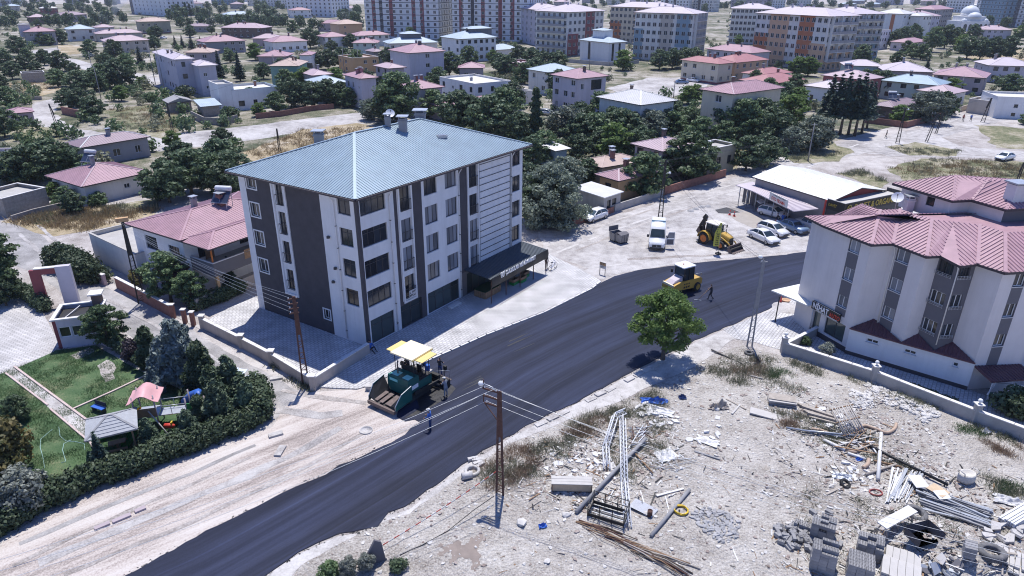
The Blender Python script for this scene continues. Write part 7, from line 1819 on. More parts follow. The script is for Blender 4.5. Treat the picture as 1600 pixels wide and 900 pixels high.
b=MB();loft(b,[[(x,-w_,z),(x,-w_*.95,z+.1),(x,w_*.95,z+.1),(x,w_,z)]for x,w_,z in((-1.3,.68,2.70),(-1.1,.78,2.73),(.5,.78,2.74),(.7,.66,2.70))],0,True,False);b.build("cab_roof",mat("cream_roof",(.74,.68,.60),.5),bh)
for s in(-1,1):
 part(bh,"loader_arm",M_yellow,"tube",[(.45,s*.52,1.55),(1.3,s*.60,1.35),(2.3,s*.62,.95),(2.75,s*.62,.55)],.09,6)
 part(bh,"loader_ram",M_steel,"tube",[(1.0,s*.5,1.15),(2.35,s*.55,1.05)],.05,6)
b=MB();bp_=[(2.75,.85),(2.65,.35),(2.85,.08),(3.45,.03),(3.50,.06),(2.95,.18),(2.80,.40),(2.86,.85)]
V=[(x,-1.15,z)for x,z in bp_]+[(x,1.15,z)for x,z in bp_];n=len(bp_)
b.mesh(V,[(i,(i+1)%n,n+(i+1)%n,n+i)for i in range(n)],0)
for s in(-1,1):b.face([(2.75,s*1.15,.85),(2.65,s*1.15,.35),(2.85,s*1.15,.08),(3.45,s*1.15,.03),(2.86,s*1.15,.85)][::s],0)
for k in range(7):b.beam((3.45,-1.05+k*.35,.045),(3.68,-1.05+k*.35,.04),.07,.04)
b.build("bucket",M_hopper,bh)
part(bh,"bucket_lip",M_tar,"box",2.85,3.15,-1.1,1.1,.40,.52,0)
b=MB();b.beam((-1.75,0,.7),(-2.05,0,1.9),.3,.32);b.beam((-2.05,0,1.9),(-1.7,0,3.25),.26,.34);b.build("boom",M_black,bh)
b=MB();b.beam((-1.72,0,3.35),(-2.55,0,1.75),.22,.30);b.beam((-1.85,0,3.45),(-2.2,0,2.9),.2,.2);b.build("dipper",M_tar,bh)
part(bh,"boom_ram",M_steel,"tube",[(-1.95,.0,2.1),(-1.62,0,3.05)],.07,6)
b=MB()
for s in(-1,1):b.face([(-2.55,s*.3,1.75),(-2.85,s*.3,1.1),(-2.45,s*.3,.75),(-2.1,s*.3,1.05),(-2.3,s*.3,1.5)][::s],0)
for p,q in(((-2.55,1.75),(-2.85,1.1)),((-2.85,1.1),(-2.45,.75)),((-2.45,.75),(-2.1,1.05))):b.beam((p[0],0,p[1]),(q[0],0,q[1]),.6,.04,0)
b.build("digging_bucket",M_hopper,bh)
for s in(-1,1):
 b=MB();b.beam((-1.7,s*.8,.9),(-1.75,s*1.05,.12),.14,.14);b.box(-2.0,-1.5,s*1.05-.2,s*1.05+.2,.0,.09,0);b.build("stabiliser",M_tar,bh)
 b=MB();b.beam((.55,s*.62,2.5),(.75,s*.95,2.55),.04,.04);b.box(.72,.78,s*.95-.1,s*.95+.1,2.25,2.6,0);b.build("mirror",M_black,bh)
part(bh,"exhaust_pipe",M_tar,"tube",[(1.2,.25,1.85),(1.2,.25,2.3)],.05,6)
ff=thing("feather_flag","tall yellow feather flag with dark lettering on a black foot by the backhoe","flag",at(1122,397))
part(ff,"pole",M_steel,"tube",[(0,0,.1),(0,0,3.5),(.05,0,3.8),(.25,0,4.0)],.025,6)
b=MB();V=[];F=[]
for k in range(11):
 z=1.0+2.95*k/10;w_=(.72 if k<7 else .72-(k-6)*.13);bow=.08*sin(k*.7)
 V+=[(.02,bow*.2,z),(-w_*.5,bow,z),(-w_,bow*.6+.04,z)]
for k in range(10):
 for j in range(2):a=k*3+j;F+=[(a,a+1,a+4,a+3)]
b.mesh(V,F,0,True);b.mesh([(x,y+.012,z)for x,y,z in V],[f[::-1]for f in F],0,True);b.build("cloth",mat("flag_yellow",(.62,.60,.10),.8,var=.1),ff)
b=MB();rg=random.Random(3)
for k in range(9):
 z=1.25+k*.27
 for(a,c,d,e_)in((-.5,-.2,0,0),(-.5,-.5,-.04,.12),(-.2,-.22,-.1,.1),(-.45,-.25,-.08,-.08)):
  if rg.random()<.8:b.beam((a,-.03-.02,z+d),(c,-.03-.02,z+e_),.05,.012,0,(0,1,0))
b.build("lettering",M_frameD,ff)
b=MB();b.cyl((0,0,.0),.38,.12,12);b.cyl((0,0,.12),.12,.16,10);b.build("foot",M_black,ff)
# people
def person(label,px,yaw,arms,legs,top,trous,hair=M_hair,cap=None,H=1.78,lean=0.0,seat=0.0,loc=None,head_yaw=0.0,sleeves=True,group="people at work and on foot"):
 k=H/1.78
 J={};E=[];R_={}
 def jt(n,p,r,par=None):
  J[n]=Vector(p);R_[n]=r
  if par:E.append((par,n))
 ly=lean
 jt('pel',(0,0,.95),.135);jt('waist',(0,ly*.3,1.10),.125,'pel');jt('chest',(0,ly*.75,1.32),.150,'waist');jt('shl',(0,ly,1.45),.105,'chest');jt('neck',(0,ly*1.08+.01,1.53),.052,'shl');jt('head',(0,ly*1.2+.03,1.64),.088,'neck');jt('top',(0,ly*1.22+.02,1.735),.070,'head')
 for s,nm in((-1,'l'),(1,'r')):
  e_,h_=arms[nm]
  jt('sh'+nm,(s*.185,ly,1.43),.062,'shl');jt('el'+nm,e_,.046,'sh'+nm);jt('wr'+nm,h_,.030,'el'+nm)
  d=(Vector(h_)-Vector(e_)).normalized();jt('ha'+nm,Vector(h_)+d*.085,.034,'wr'+nm)
  side=d.cross(Vector((1,0,0)));side=side.normalized()if side.length>.1 else Vector((0,1,0))
  for q in range(4):jt('f%d%s'%(q,nm),Vector(h_)+d*(.165-abs(q-1.5)*.012)+side*((q-1.5)*.022)+Vector((0,.02,-.012)),.010,'ha'+nm)
  jt('th'+nm,Vector(h_)+d*.10+side*.055,.011,'ha'+nm)
  kn,an_=legs[nm]
  jt('hp'+nm,(s*.095,0,.90),.100,'pel');jt('kn'+nm,kn,.064,'hp'+nm);jt('an'+nm,an_,.044,'kn'+nm)
  jt('to'+nm,Vector(an_)+Vector((s*.02,.17,-.045)),.038,'an'+nm)
 names=list(J);me=bpy.data.meshes.new("body");me.from_pydata([tuple(J[n]*k)for n in names],[(names.index(a),names.index(c))for a,c in E],[])
 o=bpy.data.objects.new("body",me);COL.objects.link(o)
 o.modifiers.new("skin",'SKIN');sv=me.skin_vertices[0].data
 for i,n in enumerate(names):
  r=R_[n]*k;sv[i].radius=(r*(1.28 if n in('chest','waist','pel')else 1),r*(.82 if n in('chest','waist')else 1));sv[i].use_root=n=='pel'
 o.modifiers.new("sub",'SUBSURF').levels=1
 dg=bpy.context.evaluated_depsgraph_get();dg.update();nm_=bpy.data.meshes.new_from_object(o.evaluated_get(dg));bpy.data.objects.remove(o);bpy.data.meshes.remove(me)
 nm_.name="body";nm_.materials.clear()
 for m in(top,trous,M_skin,hair,M_black):nm_.materials.append(m)
 seg=[(a,c)for a,c in E]
 def near(p):
  best=None
  for a,c in seg:
   A_,B_=J[a]*k,J[c]*k;t=max(0,min(1,(p-A_).dot(B_-A_)/max((B_-A_).length_squared,1e-9)));d=(p-A_.lerp(B_,t)).length-(R_[a]*(1-t)+R_[c]*t)*k
   if best is None or d<best[0]:best=(d,a,c,t)
  return best
 for f in nm_.polygons:
  d,a,c,t=near(f.center);mi=0
  if c in('head','top')or a=='head' or c=='neck':mi=3 if(f.center.z>(J['head'].z+.025)*k or f.center.y<(J['head'].y-.03)*k and f.center.z>(J['neck'].z+.04)*k)else 2
  elif c[:2]in('ha','th')or c[0]=='f' or(c[:2]=='wr' and(t>(.05 if not sleeves else .85))):mi=2
  elif c[:2]=='an' and t>.93 or c[:2]=='to':mi=4
  elif c[:2]in('hp','kn','an')or(a=='pel' and c[:2]=='hp'):mi=1
  elif c=='waist' and f.center.z<.99*k:mi=1
  f.material_index=mi;f.use_smooth=True
 p=loc if loc is not None else at(*px)
 t=thing("person",label,"person",p,yaw,group)
 put(nm_,"body",t)
 hd=J['head']*k
 b=MB();b.lathe([(0,.035*k),(.012*k,.02*k),(.016*k,-.01*k),(0,-.014*k)],6,0,(0,hd.y+.088*k,hd.z-.015*k))
 for s in(-1,1):b.box(s*.088*k-.012,s*.088*k+.012,hd.y-.02,hd.y+.02,hd.z-.035,hd.z+.03,0)
 b.build("nose_and_ears",M_skin,t)
 b=MB()
 for s in(-1,1):b.box(s*.033*k-.012,s*.033*k+.012,hd.y+.080*k,hd.y+.089*k,hd.z+.004,hd.z+.016,0)
 b.box(-.024*k,.024*k,hd.y+.076*k,hd.y+.085*k,hd.z-.062*k,hd.z-.052*k,0);b.build("eyes_and_mouth",M_hair,t)
 if cap:
  b=MB();b.lathe([(.104*k,.035*k),(.102*k,.075*k),(.08*k,.115*k),(.03*k,.132*k),(0,.134*k)],12,0,(0,hd.y-.005,hd.z));b.box(-.07*k,.07*k,hd.y+.06*k,hd.y+.18*k,hd.z+.035*k,hd.z+.048*k,0);b.build("cap",cap,t)
 return t
hang_={'l':((-.25,-.02,1.17),(-.24,.07,.93)),'r':((.25,-.02,1.17),(.24,.07,.93))}
stand={'l':((-.11,.02,.50),(-.13,-.02,.085)),'r':((.11,.02,.50),(.14,.03,.085))}
stride={'l':((-.10,.16,.52),(-.10,.20,.10)),'r':((.10,.06,.50),(.10,-.26,.14))}
yw=lambda a,c:atan2(at(*c).y-at(*a).y,at(*c).x-at(*a).x)-pi/2
def on_road(px):p=at(*px);p.z=.055;return p
person("worker in blue overalls and pale cap standing at the asphalt's ragged edge",(673,671),yw((673,671),(640,665)),{'l':((-.24,.08,1.18),(-.22,.30,1.05)),'r':((.24,.1,1.18),(.20,.33,1.08))},stand,M_blueS,M_denim,cap=M_capW,lean=.04,loc=on_road((673,671)))
person("worker in grey clothes beside the screed of the asphalt paver",(697,621),yw((697,621),(680,610)),{'l':((-.26,.12,1.2),(-.16,.34,1.12)),'r':((.26,.12,1.2),(.18,.36,1.2))},stand,M_greyC,M_greyC,cap=M_capW,lean=.08,loc=on_road((697,621)))
person("worker in black with a raking tool walking behind the roller",(1110,469),yw((1110,469),(1085,462)),{'l':((-.28,.1,1.22),(-.30,.34,1.05)),'r':((.28,.12,1.25),(.2,.36,1.15))},stride,M_darkC,M_darkC,lean=.06,loc=on_road((1110,469)))
rk=thing("asphalt_rake","long-handled asphalt rake held by the worker in black","rake",on_road((1103,468)))
q=at(1090,470)-at(1103,468);part(rk,"handle",M_woodb,"tube",[Vector((.25,.1,1.15)),q+Zv(.05)],.022,6)
part(rk,"blade",M_steel,"beam",q+Vector((-.35,.1,.03)),q+Vector((.35,-.1,.03)),.06,.06)
wl=lambda x,y,z:pav.matrix_basis@Vector((x,y,z))
person("paver driver in a blue shirt under the right side of the cream canopy",None,pa_-pi/2,{'l':((-.25,.12,1.2),(-.15,.34,1.12)),'r':((.25,.12,1.2),(.15,.34,1.12))},stand,M_blueS,M_denim,loc=wl(-1.7,.75,1.5),H=1.7)
person("paver hand in a green cap under the left side of the cream canopy",None,pa_-pi/2,{'l':((-.25,.12,1.2),(-.15,.34,1.12)),'r':((.25,.12,1.2),(.15,.34,1.12))},stand,M_darkC,M_darkC,cap=M_greenP,loc=wl(-.75,-.4,1.5),H=1.7)
person("screed hand in a red shirt leaning at the back of the paver",None,pa_+pi*.35,{'l':((-.25,.12,1.2),(-.15,.34,1.1)),'r':((.25,.12,1.2),(.2,.36,1.12))},stand,M_redS,M_denim,lean=.10,loc=wl(-3.78,-1.2,.42),H=1.7)
person("screed hand in dark clothes at the far side of the paver's back",None,pa_+pi*.6,{'l':((-.25,.12,1.2),(-.15,.34,1.1)),'r':((.25,.12,1.2),(.2,.36,1.12))},stand,M_darkC,M_denim,lean=.05,loc=wl(-3.78,.9,.42),H=1.7)
sp=at(579,548);sp.z=.10-.80
t=person("man in a blue shirt sitting on the pavement against the corner pillar",None,yw((579,548),(592,556)),{'l':((-.27,.12,1.15),(-.20,.36,1.08)),'r':((.27,.12,1.15),(.20,.38,1.10))},{'l':((-.16,.42,1.22),(-.15,.70,.90)),'r':((.16,.46,1.05),(.17,.86,.90))},M_blueS,M_darkC,lean=-.04,loc=sp+Zv(0))
person("pedestrian in dark clothes alone on the lane by the tall spruces",(1384,216),1.2,hang_,stride,M_darkC,M_darkC)
person("pedestrian in a red top, left of a pair on the lane at the right",(1504,190),2.8,hang_,stride,M_redS,M_darkC)
person("pedestrian in a blue top, right of a pair on the lane at the right",(1516,190),2.8,hang_,stride,M_blueS,M_darkC)
person("mechanic in blue overalls bent behind the blue-grey boxy car",(1221,353),-.6,{'l':((-.25,.25,1.15),(-.18,.5,.98)),'r':((.25,.25,1.15),(.18,.5,.98))},stand,M_blueS,M_denim,lean=.22)
person("mechanic in dark clothes standing by the open-tailgate hatchback",(1213,352),1.0,hang_,stand,M_darkC,M_denim)
person("shopper in dark clothes at the far end of the lettered awning",None,-2.5,hang_,stand,M_darkC,M_darkC,loc=C1+dR*24.6+nR*2.9+Zv(.1))
# boundary walls
def wall_run(name,label,px,h,th,m,cop=None,pillars=(),ph=.45,pw=.42,ball=False,base=0.0,pm=None):
 P=[at(*p)for p in px]
 t=thing(name,label,"wall",P[0])
 for a,c in zip(P[:-1],P[1:]):
  b=MB();d=(c-a).normalized();a0,c0=a-P[0],c-P[0]
  b.beam(a0+Zv(h/2),c0+Zv(h/2),th,h,0);b.build("wall_panel",m,t)
  if cop:
   L_=(c-a).length;k=max(1,int(L_/1.6))
   for j in range(k):
    b=MB();s,e_=a0.lerp(c0,j/k+.004),a0.lerp(c0,(j+1)/k-.004);b.beam(s+Zv(h+.035),e_+Zv(h+.035),th+.1,.07,0);b.build("coping_stone",cop,t)
 for px_ in pillars:
  p=at(*px_)-P[0];b=MB();b.box(-pw/2,pw/2,-pw/2,pw/2,0,h+ph,0);b.box(-pw*.68,pw*.68,-pw*.68,pw*.68,h+ph,h+ph+.07,1)
  o=b.build("pillar",[pm or m,cop or m],t,p)
  if ball:
   part(o,"lamp_globe",M_cloudy,"lathe",[(0,0),(.06,0),(.05,.08),(.12,.14),(.17,.26),(.12,.38),(0,.43)],10,0,(0,0,h+ph+.07))
 return t
wall_run("boundary_wall","rendered wall with pale coping and four capped pillars round the paved yard",[(318,513),(379,544),(426,569),(490,609),(577,553)],1.05,.22,M_fence,M_coping,[(318,513),(379,544),(426,569),(490,609)],.28,.42)
wall_run("boundary_wall","rough rendered wall with globe-topped pillars behind the debris lot",[(1223,551),(1365,597),(1440,627),(1521,659),(1640,704),(1700,728)],1.0,.24,M_concw,M_coping,[(1223,551),(1363,597),(1521,659),(1660,712)],.55,.42,True)
wall_run("boundary_wall","short wall stub between the forecourt and the planted bed",[(1227,549),(1276,523)],.85,.22,M_concw,M_coping)
wall_run("boundary_wall","reddish wall with pale coping in front of the balcony house",[(184,450),(226,472),(272,497)],1.25,.22,M_brickw,M_coping,[(272,497),(290,505),(303,509)],.2,.35,pm=M_brickw)
wall_run("boundary_wall","plain grey wall between the garden and the paved yard",[(308,486),(352,466),(398,445)],1.25,.2,M_fence,None)
wall_run("boundary_wall","low pinkish wall under the tall clipped hedge",[(134,426),(152,438),(166,446)],1.2,.3,M_pink2,M_coping)
wall_run("boundary_wall","long reddish wall along the gravel road below the ochre house",[(895,353),(930,342),(958,332)],.9,.2,M_brickw,None)
wall_run("boundary_wall","grey boundary wall between the shed and the red wall",[(960,331),(1000,318),(1035,306)],1.1,.2,M_concw,None)
wall_run("boundary_wall","dark red boundary wall below the mauve balcony house",[(1037,305),(1065,296),(1100,286),(1133,276)],1.3,.2,M_brickw,None)
wall_run("boundary_wall","red-brown wall at the lane corner below the dark house",[(1350,192),(1415,200),(1460,188),(1492,176)],1.4,.2,M_brickw,None)
wall_run("boundary_wall","pale wall between the lane and the small white house",[(1498,175),(1530,166)],1.3,.2,M_beige,None)
wall_run("boundary_wall","red brick wall along the lane below the blue-trimmed house",[(400,186),(440,182),(490,173),(522,170)],1.3,.2,M_brickw,None)
wall_run("boundary_wall","red brick wall below the dark trees at the lane bend",[(98,178),(120,183),(135,186)],1.8,.25,M_brickw,None)
wall_run("boundary_wall","low stone wall in the dry grass beyond the lane bend",[(30,157),(66,156)],1.0,.3,M_stone,None)
wall_run("boundary_wall","broken stone fence round the shed with the blue metal roof",[(300,184),(320,194),(350,196),(372,190)],1.6,.25,M_stone,None)
wall_run("boundary_wall","dark low wall in the garden left of the low white house",[(20,347),(55,336),(98,326)],.9,.25,M_stone,None)
wall_run("boundary_wall","pale wall at the foot of the white stair-tower building",[(880,97),(952,103),(998,99)],1.4,.25,M_concw,None)
wall_run("boundary_wall","tan wall below the cream red-roofed house",[(1075,124),(1120,131),(1145,128)],1.4,.25,M_beige,None)
# poles and wires
def lattice_pole(label,px,h,m,arms=(),lamp=None,solid=.42,yaw=0.0,w0=.45,cat="utility pole",group="poles along the streets",lean=(0,0),parts=True):
 p=at(*px)if not isinstance(px,Vector)else px
 t=thing("utility_pole",label,cat,p,yaw,group)
 ww=lambda z:w0/2*(1-z/h)+.07
 hs_=h*(1-solid)
 for s in(-1,1):
  part(t,"leg",m,"beam",(s*ww(0),0,-.1),(s*ww(h)+lean[0],lean[1],h),.08,.12)
 part(t,"mast",m,"beam",(s*0,0,hs_),(lean[0],lean[1],h),2*ww(hs_)-.06,.07,0,(0,1,0))
 b=MB();n=max(4,int(hs_/.55))
 for i in range(n):
  z=.35+(hs_-.4)*i/n;z2=.35+(hs_-.4)*(i+.8)/n
  b.beam((-ww(z),0,z),(ww(z),0,z),.05,.05)
  if i%2==0:b.beam((-ww(z),0,z),(ww(z2),0,z2),.035,.035)
 b.build("rungs",m,t)
 for(z,x0_,x1_,k)in arms:
  b=MB();b.beam((x0_,.0,z),(x1_,0,z),.09,.09);o=b.build("crossarm",m,t)
  for i in range(k):
   x=x0_+(x1_-x0_)*(i+.15)/max(1,k-.7);part(o,"insulator",M_cloudy,"lathe",[(.02,0),(.045,.04),(.03,.08),(.05,.12),(.02,.17)],8,0,(min(x,x1_),0,z+.045))
 if lamp:
  b=MB();x,z=lamp;b.tube([(0,0,z-.5),(x*.4,0,z-.1),(x,0,z)],.035,6);b.build("lamp_arm",M_steel,t)
  part(t,"lamp",M_cloudy,"lathe",[(.04,.12),(.14,.06),(.20,-.05),(.16,-.16),(0,-.2)],12,0,(x,0,z))
 return t
P1=lattice_pole("rusty lattice pole with three crossarms beside the new road in the foreground",(781,775),7.9,M_rust,[(7.75,-1.15,.1,2),(7.25,-1.15,.1,1),(6.75,-1.05,.1,1)],(-1.25,8.1),yaw=RAD(-28),w0=.36)
b=MB()
for z in(7.75,6.75):b.beam((-1.1,0,z),(-1.1,.0,z+.6),.05,.05)
b.beam((-1.05,0,6.75),(0,0,5.6),.05,.05);b.build("brace",M_rust,P1)
P2=lattice_pole("rusty lattice pole at the corner of the paved yard wall",(478,601),7.9,M_rust,[(7.7,-.5,.25,2),(7.3,-.5,.25,1),(6.9,-.5,.25,1),(6.5,-.5,.25,1)],None,yaw=RAD(20),w0=.36)
P3=lattice_pole("grey concrete pole with a white globe lamp at the right of the road",(1171,541),8.3,M_cpole,[(8.2,-.25,.35,1)],(-.35,8.75),.55,yaw=.1,w0=.34)
P4=lattice_pole("dark lattice pole behind the white van",(1031,347),8.6,M_tar,[(8.3,-1.0,.3,2),(7.9,-.9,.2,1)],(.7,6.9),yaw=.15,w0=.5)
P5=lattice_pole("lattice pole with a yellow box at the corner of the white pink-roofed house",(222,474),9.0,M_tar,[(8.7,-.5,.5,2)],None,yaw=.5,w0=.5)
part(P5,"terminal_box",M_ochre,"box",-.55,.55,-.2,.2,8.75,9.1,0)
P6=lattice_pole("bent dark pole at the lane in front of the grey house, upper left",(91,203),5.6,M_tar,[],None,yaw=.2,w0=.3,lean=(-.5,0))
P7=lattice_pole("pole on the gravel lane right of the lane bend",(271,213),6.8,M_tar,[(6.6,-.5,.5,2)],None,w0=.4)
P8=lattice_pole("thin dark post standing on the far side of the blue roof",(437,236),4.3,M_tar,[],None,w0=.25)
P9=lattice_pole("lattice pole on the lane right of the tall spruces",(1402,224),7.2,M_tar,[(7,-.5,.5,2)],(.6,6.9),w0=.6)
P10=lattice_pole("leaning lattice pole near the lane fork on the right",(1447,222),6.0,M_tar,[(5.8,-.3,.6,2)],None,w0=.4,lean=(1.3,.3))
P11=lattice_pole("short dark pole left of the pedestrian pair",(1462,209),4.5,M_tar,[],None,w0=.3,lean=(.6,0))
P12=lattice_pole("lattice pole near the white flat house at the right edge",(1535,191),5.6,M_tar,[(5.4,-.4,.4,2)],None,w0=.8,lean=(.6,0))
P13=lattice_pole("dark pole behind the pink chimney at the right edge",(1583,298),5.2,M_tar,[],None,w0=.25,lean=(.5,0))
for i,(px,h,lb,lm)in enumerate([((94,90),8,"grey street-lamp pole behind the far-left trees",(.8,8)),((158,154),8.5,"street-lamp pole in the dark trees at the upper left",(-.8,8.4)),((182,90),7,"thin pole right of the dark round tree, upper left",None),((243,132),12,"tall pole at the left wall of the lilac block",None),((258,146),13,"tall thin pole in front of the lilac block's balconies",None),((144,107),6,"short pole by the far dirt lane",None),((538,113),9,"concrete pole above the dark trees, upper middle",None),((561,113),8,"pole beside the ochre terrace house",None),((432,132),9,"thin pole against the green house",None),((1052,155),5,"short post on the open gravel",None),((921,108),10,"dark pole in front of the stair-tower building",None),((1262,252),7,"pole in the willows left of the tall spruces",None),((745,100),7,"thin pole against the white blue-roofed house",None),((1498,152),6,"pole beside the small white house on the right",None),((1572,150),6,"pole by the lane at the right edge",None)]):
 p=at(*px);t=thing("utility_pole",lb,"utility pole",p,0,"poles along the streets");b=MB();b.tube([(0,0,-.1),(0,0,h)],[.14,.08],6);b.beam((-.5,0,h-.3),(.5,0,h-.3),.08,.08);b.build("mast",M_cpole,t)
 if lm:part(t,"lamp_arm",M_cpole,"tube",[(0,0,h-.4),(lm[0],0,lm[1])],.04,5);part(t,"lamp",M_cloudy,"box",lm[0]-.1,lm[0]+.35,-.1,.1,lm[1]-.05,lm[1]+.06,0)
def wires(label,spans,r=.011,m=None,sag=.45):
 t=thing("overhead_wires",label,"wires",spans[0][0],0,"overhead wires")
 for a,c in spans:
  a,c=Vector(a),Vector(c);K=14;pts=[]
  for j in range(K+1):u=j/K;q=a.lerp(c,u);q.z-=sag*4*u*(1-u);pts.append(q-spans[0][0])
  part(t,"wire",m or M_steel,"tube",pts,r,5,0,False)
 return t
def arm_pt(t,x,z):return t.matrix_basis@Vector((x,0,z+.2))
a1=[arm_pt(P1,-1.0,7.75),arm_pt(P1,-.3,7.75),arm_pt(P1,-1.0,7.2),arm_pt(P1,-.9,6.7)]
off=at(-60,905,7.0)
wires("four wires from the foreground lattice pole down-left over the new road",[(a1[k],off+Vector((-1.2+k*.1,-1.3+k*.0,.9-k*.55)))for k in range(4)],.011,M_steel,.7)
tgt=at(1010,760,5.0)
wires("wires from the foreground lattice pole across the road edge to the right",[(a1[k],Vector((24+k*.4,22-k*.3,7.4-.35*k)))for k in range(4)],.010,M_steel,.8)
a2=[arm_pt(P2,-.45,7.7),arm_pt(P2,-.45,7.3),arm_pt(P2,-.45,6.9),arm_pt(P2,-.45,6.5),arm_pt(P2,.15,7.7)]
a5=[arm_pt(P5,-.4+.2*k,8.7-.35*k)for k in range(5)]
wires("five wires from the yard-corner pole to the pole by the white pink-roofed house",list(zip(a2,a5)),.009,M_steel,.5)
a3=arm_pt(P3,.2,8.2);a4=[arm_pt(P4,-.8,8.3),arm_pt(P4,.2,8.3)]
wires("two wires from the globe-lamp pole to the pole behind the van",[(a3,a4[0]),(a3+Vector((-.3,0,-.1)),a4[1])],.012,M_frameD,1.0)
a9=[arm_pt(P9,-.4,7.0),arm_pt(P9,.4,7.0)]
wires("two wires from the pole behind the van to the pole by the tall spruces",list(zip(a4,a9)),.014,M_frameD,.9)
wires("two wires between the poles on the right-hand lane",[(a9[0],arm_pt(P12,-.3,5.4)),(a9[1],arm_pt(P12,.3,5.4))],.014,M_frameD,.7)
wires("wire along the gravel lane between the upper-left poles",[(arm_pt(P7,-.4,6.6),arm_pt(P6,-.4,5.3)),(arm_pt(P7,.4,6.6),Vector((at(538,113).x,at(538,113).y,8.7)))],.016,M_frameD,.6)
tp=thing("barrier_tape","red and white barrier tape stretched across the lot from the lattice pole","tape",lot_at(590,862))
q0,q1=lot_at(590,864)+Zv(.35),lot_at(778,756)+Zv(1.1)
for k in range(24):
 u0,u1=k/24,(k+1)/24;f=lambda u:q0.lerp(q1,u)+Zv(-.30*4*u*(1-u)*.5)-tp.location
 part(tp,"tape_piece",M_redP if k%2 else M_tarp,"beam",f(u0),f(u1),.02,.07)
cb=thing("black_cable","black cable sagging to the ground left of the foreground lattice pole","cable",lot_at(625,868))
f=[lot_at(*p)-cb.location for p in((625,868),(660,852),(700,830),(740,805),(772,785))]
part(cb,"cable",M_black,"tube",[p+Zv(.03+.12*i*(i>2))for i,p in enumerate(f)],.025,6)
# small street things
sb=thing("street_sign_board","small yellow-and-white notice board on two legs at the pavement corner","sign",at(941,429),yw((941,429),(950,432))+pi/2)
b=MB();b.box(-.42,.42,-.03,.03,.75,1.5,0);b.box(-.42,.42,-.034,-.031,1.1,1.46,1);b.build("board",[M_tarp,M_ochre],sb)
b=MB()
for k in range(3):b.box(-.34,.30-.1*k,-.042,-.035,1.36-.11*k,1.41-.11*k,0)
for k in range(3):b.box(-.3,.3-.12*k,-.042,-.032,1.0-.09*k,1.03-.09*k,0)
b.build("lettering",M_frameD,sb)
for s in(-1,1):part(sb,"leg",M_frameD,"box",s*.36-.03,s*.36+.03,-.025,.025,0,.75,0)
for i,(px,lb)in enumerate([((962,376),"left grey waste container with its lid thrown open"),((971,379),"right grey waste container, lid closed")]):
 t=thing("waste_container",lb,"waste container",at(*px),.5+.1*i,"waste containers on the gravel")
 b=MB();V=[(-.62,-.48,.2),(.62,-.48,.2),(.62,.48,.2),(-.62,.48,.2),(-.7,-.55,1.2),(.7,-.55,1.2),(.7,.55,1.2),(-.7,.55,1.2)]
 b.mesh(V,[(3,2,1,0),(0,1,5,4),(1,2,6,5),(2,3,7,6),(3,0,4,7)],0);b.mesh([(x*.94,y*.94,z)for x,y,z in V],[(4,5,1,0),(5,6,2,1),(6,7,3,2),(7,4,0,3),(0,1,2,3)],0)
 for x in(-.4,0,.4):b.box(x-.03,x+.03,-.58,-.52,.3,1.15,0)
 b.build("bin",mat("dull_galvanised",(.24,.24,.25),.6,metal=.4,var=.25,vscale=3,grime=.3),t)
 b=MB()
 if i:b.lathe([(0,0),(.1,0)],4,0);P=[(-.72,-.57,1.21),(.72,-.57,1.21),(.72,0,1.38),(-.72,0,1.38),(.72,.57,1.21),(-.72,.57,1.21)];b.face([P[0],P[1],P[2],P[3]]);b.face([P[3],P[2],P[4],P[5]])
 else:b.beam((-.7,.60,1.25),(.7,.60,1.25),.05,.06);b.box(-.72,.72,.58,.63,1.25,1.85,0)
 b.build("lid",M_slate,t)
 for x in(-.5,.5):
  for y in(-.4,.4):part(t,"wheel",M_rubber,"cyl",(x,y-.04,.1),.1,.08,10,0,None,'y')
for i,px in enumerate([(1079,330),(1087,327),(1096,324),(1106,323)]):
 t=thing("dirt_heap",["leftmost","second from left","third from left","rightmost"][i]+" of four small dark heaps on the gravel","heap",at(*px),i,"small dark heaps on the gravel");part(t,"soil",M_rubbleg,"lathe",[(.55,0),(.4,.16),(.2,.26),(0,.3)],9)
for i,(px,lb)in enumerate([((1140,336),"left small red traffic cone on the gravel by the canopy"),((1147,338),"right small red traffic cone on the gravel by the canopy")]):
 t=thing("traffic_cone",lb,"traffic cone",at(*px),0,"traffic cones");b=MB();b.box(-.2,.2,-.2,.2,0,.05,0);b.lathe([(.15,.05),(.04,.75),(0,.76)],10);b.build("cone",M_redP,t);part(t,"band",M_tarp,"lathe",[(.115,.3),(.085,.5)],10)
t=thing("traffic_cone","red cone standing in the shade behind the canopy post by the road","traffic cone",at(1219,476),0,"traffic cones");b=MB();b.box(-.2,.2,-.2,.2,0,.05,0);b.lathe([(.15,.05),(.04,.9),(0,.92)],10);b.build("cone",M_redP,t)
t=thing("planter","terracotta tub by the road edge beside the forecourt canopy","planter",at(1227,474));part(t,"tub",M_peach,"lathe",[(0,0),(.3,0),(.42,.4),(.46,.42),(.38,.42),(.34,.3),(0,.3)],12)
t=thing("gravel_pile","small round pile of grey gravel on the forecourt edge","pile",at(1228,481));part(t,"gravel",M_gravel,"lathe",[(1.5,0),(1.0,.22),(.5,.36),(0,.42)],14)
t=thing("motorbike","small motorbike leaning at the roadside behind the stepped block's corner","motorbike",at(1277,440),.6)
for x in(-.6,.6):part(t,"wheel",M_rubber,"lathe",[(.22,-.05),(.30,-.05),(.30,.05),(.22,.05),(.22,-.05)],14,0,(x,0,.3),'y')
